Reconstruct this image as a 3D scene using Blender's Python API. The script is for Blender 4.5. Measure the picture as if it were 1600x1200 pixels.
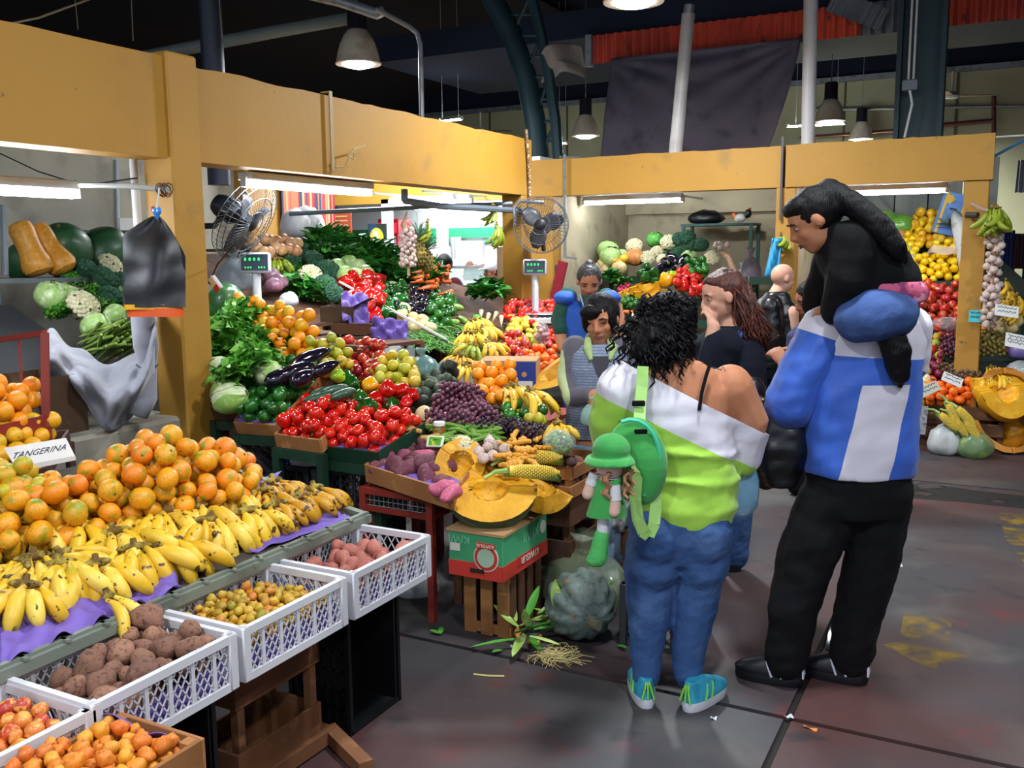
import bpy,bmesh,math,random
import numpy as np
from mathutils import Vector,Matrix,Quaternion,noise as mnoise
for o in list(bpy.data.objects):bpy.data.objects.remove(o)
SC=bpy.context.scene;COL=SC.collection
random.seed(7)
TMP=bpy.data.scenes.new('workbench') # a second scene where curves and skins are turned into meshes; removed at the end
def evald(o):
    vl=TMP.view_layers[0];vl.update();return o.evaluated_get(vl.depsgraph)
# ------------------------------------------------------------------ camera
CF,CP,CR,CT,CH=1464.0,math.radians(8.23),math.radians(-.544),math.radians(27.63),1.72
_Fh=Vector((-math.sin(CT),math.cos(CT),0));_Rh=Vector((math.cos(CT),math.sin(CT),0));_Z=Vector((0,0,1))
cF=_Fh*math.cos(CP) -_Z*math.sin(CP);_U0=_Fh*math.sin(CP) +_Z*math.cos(CP)
cR=_Rh*math.cos(CR) +_U0*math.sin(CR);cU=-_Rh*math.sin(CR) +_U0*math.cos(CR);cO=Vector((0,0,CH))
cam=bpy.data.cameras.new('camera');cam.sensor_width=36;cam.lens=CF/1600*36;cam.clip_end=200
camo=bpy.data.objects.new('camera',cam);COL.objects.link(camo)
camo.matrix_world=Matrix(((cR.x,cU.x,-cF.x,cO.x),(cR.y,cU.y,-cF.y,cO.y),(cR.z,cU.z,-cF.z,cO.z),(0,0,0,1)))
SC.camera=camo
# ------------------------------------------------------------------ world: grey daylight that enters through the open end of the hall
w=bpy.data.worlds.new('world');SC.world=w;w.use_nodes=True
w.node_tree.nodes['Background'].inputs[0].default_value=(.72,.84,1,1)
w.node_tree.nodes['Background'].inputs[1].default_value=0.9
SC.view_settings.view_transform='Standard';SC.view_settings.look='None'
cy=SC.cycles;cy.max_bounces=6;cy.diffuse_bounces=3;cy.glossy_bounces=2;cy.transmission_bounces=4;cy.transparent_max_bounces=8;cy.caustics_reflective=False;cy.caustics_refractive=False
SC.view_settings.exposure=0.2;SC.view_settings.gamma=1;SC.view_settings.use_curve_mapping=False
TUBE_E=62.0 # fluorescent tubes
BAY_W=95.0 # high bay lamps
# ------------------------------------------------------------------ placing: a pixel of the photograph meets a plane of the place
def ray(x,y):return cF+ (x-800)/CF*cR+ (600-y)/CF*cU
def gz(x,y,z):d=ray(x,y);return cO+d*((z-CH)/d.z)
def gx(x,y,X):d=ray(x,y);return cO+d*(X/d.x)
def gy(x,y,Y):d=ray(x,y);return cO+d*(Y/d.y)
def gd(x,y,w):return cO+ray(x,y)*w
class Plane:
    def __init__(s,X,Y,Z,sx=0.,sy=0.):s.a=(X,Y,Z,sx,sy)
    def z(s,x,y):X,Y,Z,sx,sy=s.a;return Z+sx*(x-X) +sy*(y-Y)
    def at(s,px,py):
        X,Y,Z,sx,sy=s.a;d=ray(px,py)
        t=(Z-sx*X-sy*Y-CH)/(d.z-sx*d.x-sy*d.y)
        return cO+d*t
    @property
    def n(s):return Vector((-s.a[3],-s.a[4],1)).normalized()
    def up(s,h):X,Y,Z,sx,sy=s.a;return Plane(X,Y,Z+h,sx,sy)
# ------------------------------------------------------------------ materials
def C(h):
    h=h.lstrip('#');o=[]
    for i in (0,2,4):
        c=int(h[i:i+2],16)/255;o.append(c/12.92 if c <= .04045 else ((c+.055)/1.055)**2.4)
    return (*o,1)
MATS={}
def pm(name,col,rough=.5,rand=None,layers=(),bump=0,bscale=30,metal=0,spec=.5,trans=0,emit=None,es=1,sss=0,coat=0,alpha=1,wave=None,vary=True,sheen=0,aniso_scale=None):
    """procedural material: base (or per-object ramp), noise layers (colour, scale, lo, hi[, detail]), bump"""
    if name in MATS:return MATS[name]
    m=bpy.data.materials.new(name);m.use_nodes=True;nt=m.node_tree;N=nt.nodes;L=nt.links
    b=N['Principled BSDF'];b.inputs['Roughness'].default_value=rough;b.inputs['Metallic'].default_value=metal
    b.inputs['Specular IOR Level'].default_value=spec
    tc=N.new('ShaderNodeTexCoord');oi=N.new('ShaderNodeObjectInfo');vec=tc.outputs['Object']
    if vary:
        ml=N.new('ShaderNodeVectorMath');ml.operation='ADD'
        mm=N.new('ShaderNodeMath');mm.operation='MULTIPLY';mm.inputs[1].default_value=37
        L.new(oi.outputs['Random'],mm.inputs[0]);L.new(vec,ml.inputs[0]);L.new(mm.outputs[0],ml.inputs[1]);vec=ml.outputs[0]
    if aniso_scale:
        mp=N.new('ShaderNodeMapping');mp.inputs['Scale'].default_value=aniso_scale;L.new(vec,mp.inputs[0]);vec=mp.outputs[0]
    cur=None
    if rand:
        r=N.new('ShaderNodeValToRGB');e=r.color_ramp.elements
        cs=[C(c) for c in rand]
        e[0].color=cs[0];e[1].color=cs[-1]
        for i,c in enumerate(cs[1:-1]):el=e.new((i+1)/(len(cs)-1));el.color=c
        L.new(oi.outputs['Random'],r.inputs[0]);cur=r.outputs[0]
    base=C(col)
    for la in layers:
        c2,sc,lo,hi=la[:4]
        nz=N.new('ShaderNodeTexNoise');nz.inputs['Scale'].default_value=sc;nz.inputs['Detail'].default_value=la[4] if len(la) >4 else 3
        L.new(vec,nz.inputs['Vector'])
        mr=N.new('ShaderNodeMapRange');mr.inputs[1].default_value=lo;mr.inputs[2].default_value=hi;L.new(nz.outputs[0],mr.inputs[0])
        mx=N.new('ShaderNodeMix');mx.data_type='RGBA';L.new(mr.outputs[0],mx.inputs[0])
        if cur is None:mx.inputs[6].default_value=base
        else:L.new(cur,mx.inputs[6])
        mx.inputs[7].default_value=C(c2);cur=mx.outputs[2]
    if wave: # (colour, scale, distortion, lo, hi, direction)
        wv=N.new('ShaderNodeTexWave');wv.inputs['Scale'].default_value=wave[1];wv.inputs['Distortion'].default_value=wave[2]
        wv.bands_direction=wave[5] if len(wave) >5 else 'X';wv.inputs['Detail Scale'].default_value=2
        L.new(vec if not vary else tc.outputs['Object'],wv.inputs['Vector'])
        mr=N.new('ShaderNodeMapRange');mr.inputs[1].default_value=wave[3];mr.inputs[2].default_value=wave[4];L.new(wv.outputs['Fac'],mr.inputs[0])
        mx=N.new('ShaderNodeMix');mx.data_type='RGBA';L.new(mr.outputs[0],mx.inputs[0])
        if cur is None:mx.inputs[6].default_value=base
        else:L.new(cur,mx.inputs[6])
        mx.inputs[7].default_value=C(wave[0]);cur=mx.outputs[2]
    if cur is None:b.inputs['Base Color'].default_value=base
    else:L.new(cur,b.inputs['Base Color'])
    if bump:
        nz=N.new('ShaderNodeTexNoise');nz.inputs['Scale'].default_value=bscale;nz.inputs['Detail'].default_value=3;L.new(vec,nz.inputs['Vector'])
        bp=N.new('ShaderNodeBump');bp.inputs['Strength'].default_value=bump;bp.inputs['Distance'].default_value=.01
        L.new(nz.outputs[0],bp.inputs['Height']);L.new(bp.outputs[0],b.inputs['Normal'])
    if trans:b.inputs['Transmission Weight'].default_value=trans;b.inputs['IOR'].default_value=1.15
    if emit:b.inputs['Emission Color'].default_value=C(emit);b.inputs['Emission Strength'].default_value=es
    if sss:b.inputs['Subsurface Weight'].default_value=sss;b.inputs['Subsurface Radius'].default_value=(.02,.008,.005)
    if coat:b.inputs['Coat Weight'].default_value=coat;b.inputs['Coat Roughness'].default_value=.12
    if sheen:b.inputs['Sheen Weight'].default_value=sheen
    if alpha<1:b.inputs['Alpha'].default_value=alpha
    MATS[name]=m;return m
# ------------------------------------------------------------------ mesh building
def frame(d,hint=Vector((0,0,1))):
    d=d.normalized();s=d.cross(hint)
    if s.length<1e-4:s=d.cross(Vector((0,1,0)))
    s.normalize();return s,s.cross(d)
class MB:
    def __init__(s):s.v=[];s.f=[];s.m=[]
    def add(s,v,f,mi=0,M=None):
        o=len(s.v)
        s.v += [tuple(M @ Vector(p)) if M is not None else tuple(p) for p in v]
        s.f += [tuple(i+o for i in q) for q in f];s.m += [mi]*len(f);return s
    def box(s,c,d,mi=0,M=None):
        x,y,z=c;a,b,e=d[0]/2,d[1]/2,d[2]/2
        v=[(x+i*a,y+j*b,z+k*e) for i in (-1,1) for j in (-1,1) for k in (-1,1)]
        return s.add(v,[(0,1,3,2),(4,6,7,5),(0,4,5,1),(2,3,7,6),(0,2,6,4),(1,5,7,3)],mi,M)
    def bar(s,a,b,w,h,mi=0,hint=Vector((0,0,1))):
        a=Vector(a);b=Vector(b);sd,up=frame(b-a,hint);sd=sd*(w/2);up=up*(h/2)
        v=[p+i*sd+j*up for p in (a,b) for i,j in ((-1,-1),(1,-1),(1,1),(-1,1))]
        return s.add(v,[(3,2,1,0),(4,5,6,7),(0,1,5,4),(1,2,6,5),(2,3,7,6),(3,0,4,7)],mi)
    def tube(s,pts,r,seg=8,mi=0,cap=True,M=None,fx=1.,close=False):
        pts=[Vector(p) for p in pts];n=len(pts)
        rr=[r]*n if isinstance(r,(int,float)) else list(r)
        v=[];f=[];pv=None
        for i,p in enumerate(pts):
            if close:t=(pts[(i+1) % n]-pts[i-1]).normalized()
            else:t=(pts[min(i+1,n-1)]-pts[max(i-1,0)]).normalized()
            if pv is None:sd,up=frame(t)
            else:
                sd=(pv-t*pv.dot(t))
                sd=sd.normalized() if sd.length>1e-6 else frame(t)[0]
                up=sd.cross(t)
            pv=sd
            for k in range(seg):
                a=2*math.pi*k/seg;v.append(p+sd*(math.cos(a)*rr[i]*fx) +up*(math.sin(a)*rr[i]))
        for i in range(n if close else n-1):
            j=(i+1) % n
            for k in range(seg):
                k2=(k+1) % seg;f.append((i*seg+k,i*seg+k2,j*seg+k2,j*seg+k))
        if cap and not close:
            f.append(tuple(range(seg))[::-1]);f.append(tuple((n-1)*seg+k for k in range(seg)))
        return s.add(v,[q[::-1] for q in f],mi,M)
    def lathe(s,prof,seg=16,mi=0,M=None,fn=None):
        v=[];f=[];n=len(prof)
        for i,(r,z) in enumerate(prof):
            for k in range(seg):
                a=2*math.pi*k/seg;q=Vector((r*math.cos(a),r*math.sin(a),z));v.append(fn(q,a,i/(n-1)) if fn else q)
        for i in range(n-1):
            for k in range(seg):
                k2=(k+1) % seg;f.append((i*seg+k,i*seg+k2,(i+1)*seg+k2,(i+1)*seg+k))
        if prof[0][0] >1e-5:f.append(tuple(range(seg))[::-1])
        if prof[-1][0] >1e-5:f.append(tuple((n-1)*seg+k for k in range(seg)))
        return s.add(v,f,mi,M)
    def ell(s,c,r,seg=12,rings=8,mi=0,M=None,fn=None):
        if isinstance(r,(int,float)):r=(r,r,r)
        pf=[(max(math.sin(math.pi*i/rings),1e-6),-math.cos(math.pi*i/rings)) for i in range(rings+1)]
        T=Matrix.Translation(c) @ Matrix.Diagonal((*r,1))
        if M is not None:T=M @ T
        return s.lathe(pf,seg,mi,T,fn)
    def grid(s,nu,nv,fn,mi=0,M=None,wrapu=False):
        v=[fn(i/nu,j/nv) for i in range(nu+ (0 if wrapu else 1)) for j in range(nv+1)]
        f=[];nn=nu if wrapu else nu+1
        for i in range(nu):
            for j in range(nv):a=i*(nv+1)+j;b=((i+1) % nn)*(nv+1)+j;f.append((a,b,b+1,a+1))
        return s.add(v,f,mi,M)
    def mesh(s,name,mats,smooth=True,bevel=0,ang=40,weld=True):
        me=bpy.data.meshes.new(name);me.from_pydata(s.v,[],s.f)
        for m in (mats if isinstance(mats,(list,tuple)) else [mats]):me.materials.append(m)
        me.polygons.foreach_set('material_index',s.m)
        bm=bmesh.new();bm.from_mesh(me)
        if weld:bmesh.ops.remove_doubles(bm,verts=bm.verts,dist=1e-5)
        if bevel:bmesh.ops.bevel(bm,geom=[e for e in bm.edges if len(e.link_faces) == 2 and e.calc_face_angle(0) >.5],offset=bevel,segments=1,affect='EDGES')
        bmesh.ops.recalc_face_normals(bm,faces=bm.faces);bm.to_mesh(me);bm.free()
        if smooth:me.shade_smooth();me.set_sharp_from_angle(angle=math.radians(ang))
        return me
    def build(s,name,mats,parent=None,loc=None,rot=None,**k):
        return put(s.mesh(name,mats,**k),name,loc,rot,parent=parent)
def put(me,name,loc=None,rot=None,scale=None,parent=None,label=None,cat=None,group=None,kind=None):
    o=bpy.data.objects.new(name,me);COL.objects.link(o)
    if loc is not None:o.location=loc
    if rot is not None:
        if isinstance(rot,Matrix):o.rotation_euler=rot.to_euler()
        elif isinstance(rot,Quaternion):o.rotation_euler=rot.to_euler()
        else:o.rotation_euler=rot
    if scale is not None:o.scale=scale if not isinstance(scale,(int,float)) else (scale,)*3
    if parent is not None:o.parent=parent
    return tag(o,label,cat,group,kind)
def tag(o,label=None,cat=None,group=None,kind=None):
    if label:o['label']=label
    if cat:o['category']=cat
    if group:o['group']=group
    if kind:o['kind']=kind
    return o
def emp(name,loc,label,cat,group=None,rot=None):
    o=put(None,name,loc,rot,label=label,cat=cat,group=group);o.empty_display_size=.05;return o
def dup(root,loc=None,rot=None,scale=None,label=None,group=None):
    def cp(o,par):
        c=o.copy();COL.objects.link(c)
        if par is not None:c.parent=par
        for ch in o.children:cp(ch,c)
        return c
    r=cp(root,None)
    if loc is not None:r.location=loc
    if rot is not None:r.rotation_euler=rot.to_euler() if isinstance(rot,(Matrix,Quaternion)) else rot
    if scale is not None:r.scale=(scale,)*3 if isinstance(scale,(int,float)) else scale
    if label:r['label']=label
    if group:r['group']=group
    return r
def rrot():return Quaternion((random.gauss(0,1),random.gauss(0,1),random.gauss(0,1),random.gauss(0,1))).normalized()
def tilt(a=.35):return Quaternion(Vector((random.gauss(0,1),random.gauss(0,1),0)).normalized() if a else _Z,random.gauss(0,a)) @ Quaternion(_Z,random.uniform(0,6.28))
def nz(p,s=1.):return mnoise.noise(Vector(p)*s)
def struct(o):o['kind']='structure';return o
# heap: rests spheres of radius r one on another over a (tilted) quadrilateral, lowest place first, under a target profile
def heap(quad,r,n,prof,rvar=.08,seed=1,K=60,pack=.93,inset=.7):
    rg=np.random.default_rng(seed);p=[Vector(q) for q in quad]
    ex=(p[1]-p[0]).normalized();nn=ex.cross(p[3]-p[0]).normalized()
    if nn.z<0:nn=-nn
    ey=nn.cross(ex)
    P2=np.array([[(q-p[0]).dot(ex),(q-p[0]).dot(ey)] for q in p])
    S=np.zeros((0,4));out=[];fails=0
    while len(out) <n and fails<25:
        rr=r*(1+rg.uniform(-rvar,rvar));uv=rg.uniform(0,1,(K,2))
        u,v=uv[:,:1],uv[:,1:]
        c=P2[0]*(1-u)*(1-v) +P2[1]*u*(1-v) +P2[2]*u*v+P2[3]*(1-u)*v
        ok=np.ones(K,bool)
        for i in range(4):
            a,b=P2[i],P2[(i+1) % 4];e=b-a;L=np.hypot(*e)
            if L<1e-6:continue
            dd=np.abs((c[:,0]-a[0])*e[1]-(c[:,1]-a[1])*e[0])/L
            ok &= dd>rr*inset
        h=np.full(K,rr)
        if len(S):
            d2=(c[:,None,0]-S[None,:,0])**2+ (c[:,None,1]-S[None,:,1])**2
            R2=((rr+S[:,3])*pack)**2
            hh=np.where(d2<R2,S[:,2] +np.sqrt(np.maximum(R2-d2,0)),0);h=np.maximum(h,hh.max(1))
        pf=np.array([prof(a,b) for a,b in uv])
        sc=h-.0*pf;sc[~ok]=9;sc[h>pf+rr*.9]=9
        i=int(np.argmin(sc))
        if sc[i] >8:fails += 1;continue
        S=np.vstack([S,[c[i,0],c[i,1],h[i],rr]])
        out.append((p[0] +ex*c[i,0] +ey*c[i,1] +nn*h[i],rr,uv[i]))
    return out
def seen(items,keep=.05):
    """leaves out the fruits that lie wholly under others, looked at from a few places"""
    if not items:return items
    ok=[False]*len(items)
    for off in (-.6,0,.6):
        o=cO+_Rh*off;L=[]
        for i,(p,r,uv) in enumerate(items):
            q=p-o;w=q.dot(cF);L.append((w,CF*q.dot(cR)/w,-CF*q.dot(cU)/w,CF*r/w,i))
        L.sort();x0=min(a[1]-a[3] for a in L);y0=min(a[2]-a[3] for a in L)
        W=int(max(a[1]+a[3] for a in L)-x0)+3;H=int(max(a[2]+a[3] for a in L)-y0)+3
        occ=np.zeros((H,W),bool)
        for w,x,y,r,i in L:
            xa,xb,ya,yb=int(x-r-x0),int(x+r-x0)+2,int(y-r-y0),int(y+r-y0)+2
            yy,xx=np.mgrid[ya:yb,xa:xb];m=(xx+x0-x)**2+(yy+y0-y)**2<r*r;sub=occ[ya:yb,xa:xb];m=m[:sub.shape[0],:sub.shape[1]]
            if (m & ~sub).sum() >keep*max(m.sum(),1):ok[i]=True
            sub |= m
    return [it for it,k in zip(items,ok) if k]
def pile(mesh,quad,r,n,prof,name,label,cat,group,seed=1,rot=None,vis=None,**k):
    """one object per fruit of a heap; meshes are made for radius 1"""
    ms=mesh if isinstance(mesh,(list,tuple)) else [mesh];obs=[]
    random.seed(seed*13+5)
    for pt,rr,uv in seen(heap(quad,r,n,prof if callable(prof) else (lambda a,b:prof),seed=seed,**k)):
        q=rot(pt) if rot else rrot()
        obs.append(put(random.choice(ms),name,pt,q,rr,label=label,cat=cat,group=group))
    return obs
def dome(h,base=0.,e=2):return lambda u,v:base+h*max(0,1-abs(2*u-1)**e)*max(0,1-abs(2*v-1)**e)
# text as a flat mesh, centred, cap height about size
def textmesh(s,size,mat,depth=.0006,shear=0.,name='lettering'):
    cu=bpy.data.curves.new('t','FONT');cu.body=s;cu.size=size;cu.extrude=depth;cu.align_x='CENTER';cu.align_y='CENTER';cu.shear=shear;cu.resolution_u=2
    o=bpy.data.objects.new('t',cu);TMP.collection.objects.link(o)
    me=bpy.data.meshes.new_from_object(evald(o));bpy.data.objects.remove(o);bpy.data.curves.remove(cu)
    me.materials.clear();me.materials.append(mat);me.name=name;return me
def remesh(mb,name,mats,voxel=.012,smooth=4,parent=None,loc=None,rot=None,disp=None):
    """one continuous skin over overlapping closed pieces"""
    me=mb.mesh(name+'_pieces',mats,smooth=False,weld=False);o=bpy.data.objects.new('t',me);TMP.collection.objects.link(o)
    a=o.modifiers.new('r','REMESH');a.mode='VOXEL';a.voxel_size=voxel;a.use_smooth_shade=True
    if smooth:b=o.modifiers.new('s','SMOOTH');b.iterations=smooth;b.factor=.5
    m2=bpy.data.meshes.new_from_object(evald(o));bpy.data.objects.remove(o);bpy.data.meshes.remove(me)
    m2.name=name;m2.materials.clear()
    for m in (mats if isinstance(mats,(list,tuple)) else [mats]):m2.materials.append(m)
    m2.polygons.foreach_set('material_index',[0]*len(m2.polygons));m2.shade_smooth()
    if disp:disp(m2)
    return put(m2,name,loc,rot,parent=parent)
# ================================================================== STRUCTURE
V=Vector
YEL=pm('ochre_paint','#b48530',.6,layers=[('#aa7b2b',1.3,.45,.7),('#9c7638',3.5,.62,.75,6),('#7a5c34',14,.72,.76,4)],bump=.12,bscale=18,vary=False)
PLAS=pm('grey_plaster','#8d8a80',.9,layers=[('#a09a88',1.1,.4,.65),('#716e66',3.2,.55,.75,6)],bump=.25,bscale=25,vary=False)
PLASR=pm('beige_plaster','#b4a88c',.9,layers=[('#c2b698',1.1,.4,.65),('#988c74',3.2,.55,.75,6)],bump=.25,bscale=25,vary=False)
BEIGE=pm('beige_wall','#b4b48e',.9,layers=[('#9c9c7c',.6,.45,.65,5)],vary=False)
DARK=pm('dark_roof','#0b1426',.95,layers=[('#121e34',.5,.45,.7,4)],vary=False)
DARKRED=pm('dark_red_roof','#1c0e12',.95,layers=[('#12131a',.5,.45,.6,4)],vary=False)
CONC=pm('worn_concrete','#434144',.6,layers=[('#38373b',.9,.4,.62,6),('#55524f',2.2,.52,.7,5),('#4e3130',.8,.42,.66,9),('#29282b',5,.62,.74,6),('#6b2a2e',3.2,.62,.78,10)],bump=.12,bscale=22,vary=True,spec=.45)
GROOVE=pm('groove_dirt','#17120f',.8,layers=[('#2a1c14',4,.5,.6)],vary=False)
STEEL=pm('teal_steel','#16353c',.55,layers=[('#0f252c',1.5,.5,.65)],vary=False)
BLK=pm('black_plastic','#0c0d10',.42,layers=[('#1b1c20',6,.5,.8)])
WHT=pm('white_paint','#d8d8d4',.5)
GALV=pm('galvanised','#8b8f92',.45,metal=.5,layers=[('#6c7074',8,.5,.7)])
# floor: a bed of dirt with cast slabs on it, joints recessed
fl=MB().box((-3,8,-.03),(40,44,.03)).build('floor',GROOVE);struct(fl);fl['label']='dark concrete market floor cast in slabs'
xs=[-16.6,-12.6,-8.6,-4.61,-.61,3.39,7.4,11.4];ys=[-9,-4.67,-.67,3.33,7.33,11.33,15.33,19.3,24]
k=0
for i in range(len(xs)-1):
    for j in range(len(ys)-1):
        g=.014;mb=MB().box(((xs[i]+xs[i+1])/2,(ys[j]+ys[j+1])/2,-.008),(xs[i+1]-xs[i]-2*g,ys[j+1]-ys[j]-2*g,.016))
        mb.build('slab',CONC,fl,smooth=False);k += 1
def worn(name,col,sc,lo,hi):
    m=bpy.data.materials.new(name);m.use_nodes=True;nt=m.node_tree;b=nt.nodes['Principled BSDF'];b.inputs['Base Color'].default_value=C(col);b.inputs['Roughness'].default_value=.7
    tc=nt.nodes.new('ShaderNodeTexCoord');n=nt.nodes.new('ShaderNodeTexNoise');n.inputs['Scale'].default_value=sc;n.inputs['Detail'].default_value=8
    r=nt.nodes.new('ShaderNodeMapRange');r.inputs[1].default_value=lo;r.inputs[2].default_value=hi
    nt.links.new(tc.outputs['Object'],n.inputs['Vector']);nt.links.new(n.outputs[0],r.inputs[0]);nt.links.new(r.outputs[0],b.inputs['Alpha']);return m
YM=worn('worn_yellow_paint','#8f7424',9,.44,.72)
def flatpoly(name,pts,m,z=.0012,par=fl):
    mb=MB();v=[gz(x,y,0) for x,y in pts];v=[V((p.x,p.y,z)) for p in v];mb.add(v,[tuple(range(len(v)))]);return mb.build(name,m,par,smooth=False)
flatpoly('painted_arrow',[(1412,956),(1488,966),(1482,1012),(1522,1024),(1455,1046),(1378,1008),(1405,1002)],YM)
flatpoly('painted_mark',[(1560,800),(1660,810),(1700,850),(1600,880),(1570,840)],YM)
WET=worn('damp_patch','#161617',3,.4,.5)
flatpoly('damp_patch',[(1398,768),(1440,754),(1520,766),(1610,776),(1610,796),(1500,784),(1420,778)],WET)
# left row: two beams and the post between
def wallbox(name,a,b,m,bevel=.0,label=None,kind=True,parent=None):
    mb=MB().box([(a[i]+b[i])/2 for i in range(3)],[abs(b[i]-a[i]) for i in range(3)]);o=mb.build(name,m,parent,smooth=False,bevel=bevel)
    if kind and not parent:struct(o)
    if label:o['label']=label
    return o
def roughbeam(name,a,b,m,ax,seed,label):
    # plaster beam with a slightly uneven top edge
    n=40;mb=MB();v=[]
    for i in range(n+1):
        t=i/n;q=a[ax] + (b[ax]-a[ax])*t;dz=.012*nz((q*3,seed,0)) +.008*nz((q*11,seed,3))
        oth=1-ax
        for (o,z) in ((a[oth],a[2]),(b[oth],a[2]),(b[oth],b[2]+dz),(a[oth],b[2]+dz)):
            p=[0,0,z];p[ax]=q;p[oth]=o;v.append(tuple(p))
    f=[(i*4+k,i*4+(k+1) % 4,(i+1)*4+(k+1) % 4,(i+1)*4+k) for i in range(n) for k in range(4)] + [(0,1,2,3),tuple(n*4+k for k in (3,2,1,0))]
    o=mb.add(v,f).build(name,m,smooth=True,ang=30);struct(o);o['label']=label;return o
roughbeam('trim_1',(-4.06,-2.5,2.2),(-3.87,3.58,2.71),YEL,1,1,'ochre beam over the nearest stall, left of the square post')
roughbeam('trim_2',(-4.12,3.78,2.2),(-3.91,7.9,2.70),YEL,1,2,'ochre beam running away from the square post to the corner')
wallbox('trim_3',(-4.06,3.58,0),(-3.84,3.79,2.735),YEL,.012,'square ochre post that carries the black bag')
wallbox('trim_4',(-4.12,7.7,0),(-3.91,7.9,2.2),YEL,.008,'ochre end post behind the round fan')
wallbox('wall_left',(-6.75,-2.5,0),(-6.6,7.95,2.9),PLAS,0,'grey plaster back wall of the left stalls')
wallbox('trim_5',(-6.6,6.9,0),(-6.45,7.95,2.9),YEL,0,'ochre wall end behind the striped textile')
# low concrete block by the post
lowb=MB().box((-4.15,3.2,.42),(.5,.95,.84)).build('trim_6',PLAS,smooth=False,bevel=.02);struct(lowb);lowb['label']='low grey concrete block under the draped cloth'
# right row
roughbeam('trim_7',(-4.42,8.9,2.25),(-1.85,9.1,2.62),YEL,0,3,'ochre beam over the cabbage stall')
roughbeam('trim_8',(-1.82,8.88,2.25),(-.13,9.08,2.625),YEL,0,4,'ochre beam over the apple stall at the right')
wallbox('trim_9',(-4.42,8.9,0),(-4.16,9.1,2.25),YEL,.008,'ochre post between the fan and the cabbage stall')
wallbox('trim_10',(-1.9,8.9,0),(-1.72,9.1,2.25),YEL,.008,'ochre post between the cabbage stall and the apple stall')
wallbox('trim_11',(-.34,8.9,0),(-.15,9.1,2.25),YEL,.008,'ochre post at the right end with hanging garlic')
wallbox('wall_right_side',(-4.42,9.1,0),(-4.2,11.2,2.6),PLASR,0,'grey side wall of the cabbage stall')
wallbox('wall_right_back',(-4.42,11.2,0),(-1.72,11.32,2.6),PLASR,0,'grey back wall of the cabbage stall')
wallbox('wall_right_partition',(-1.86,9.1,0),(-1.76,11.2,2.6),PLASR,0,'partition between the two right stalls')
wallbox('wall_right_lintel',(-4.2,11.1,2.12),(-1.86,11.2,2.6),PLASR,0,'grey lintel on the back wall')
PANEL=pm('grey_board','#7d8079',.8,layers=[('#6d706c',1.2,.4,.6,5)],bump=.1,aniso_scale=(6,6,.6))
pb=struct(put(None,'wall_right_boards'));pb['label']='grey board back wall of the apple stall'
for i in range(5):
    x0=-1.75+i*.33;MB().box((x0+.163,11.0+.006*(i % 2),1.3),(.318,.03,2.6)).build('board',PANEL,pb,smooth=False,bevel=.004)
# hall: far wall, roof, side walls
wallbox('wall_back',(-18,20,0),(13,20.2,4.95),BEIGE,0,'beige far wall of the market hall')
wallbox('wall_back_upper',(-18,20.0,4.98),(13,20.2,7.2),DARK,0,'dark upper part of the far hall wall')
wallbox('trim_12',(-18,19.9,4.9),(13,20.05,5.0),GALV,0,'grey rail along the top of the far wall')
wallbox('ceiling',(-18,-5,6.9),(13,20.2,7.0),DARK,0,'dark market hall roof')
wallbox('wall_far_left',(-18.1,-5,0),(-18,20,7),DARKRED,0,'dark left hall wall')
wallbox('wall_far_right',(13,-5,0),(13.1,20,7),DARK,0,'dark right hall wall')
# sloping dark red roof sheets at the left above the stalls
mb=MB();mb.grid(60,1,lambda u,v:V((-17+v*8.5,-4+u*24,4.2+v*2.4+.03*math.sin(u*60*math.pi/1.0*1.0))));struct(mb.build('ceiling_sheet',DARKRED))['label']='dark red sloping roof sheets at the left'
# red corrugated band with grey patches
RED=pm('red_sheet','#c4452e',.6,layers=[('#a83628',1.5,.45,.65,5),('#5a2a2a',6,.6,.7)],vary=False)
GRS=pm('grey_sheet','#6c7078',.55,layers=[('#565b64',2,.5,.65)],vary=False)
def corr(name,x0,x1,z0,z1,y,m,amp=.025,per=.13,parent=None,rot=0):
    n=int((x1-x0)/per*6);mb=MB()
    mb.grid(n,1,lambda u,v:V((x0+(x1-x0)*u,y+amp*math.sin((x1-x0)*u/per*2*math.pi),z0+(z1-z0)*v)));return mb.build(name,m,parent)
rb=struct(put(None,'wall_back_band',label='red corrugated sheet band high above the stalls'))
corr('corrugated_sheet',-5.25,-1.72,4.24,4.62,12.5,RED,parent=rb);corr('corrugated_sheet',-1.72,-1.2,4.24,4.62,12.52,GRS,parent=rb)
corr('corrugated_sheet',-1.2,6,4.24,4.75,12.5,RED,parent=rb)
gs=corr('corrugated_sheet',-.35,.35,-.13,.13,0,GRS,.02,.1,rb);gs.location=(-1.75,12.4,4.52);gs.rotation_euler=(0,.45,0)
MB().box((-5.28,12.5,4.42),(.09,.1,.42)).build('edge_board',GALV,rb,smooth=False)
wallbox('wall_back_soffit',(-9,12.55,4.62),(8,16,5.0),DARK,0,'dark roof edge above the red band')
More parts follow.
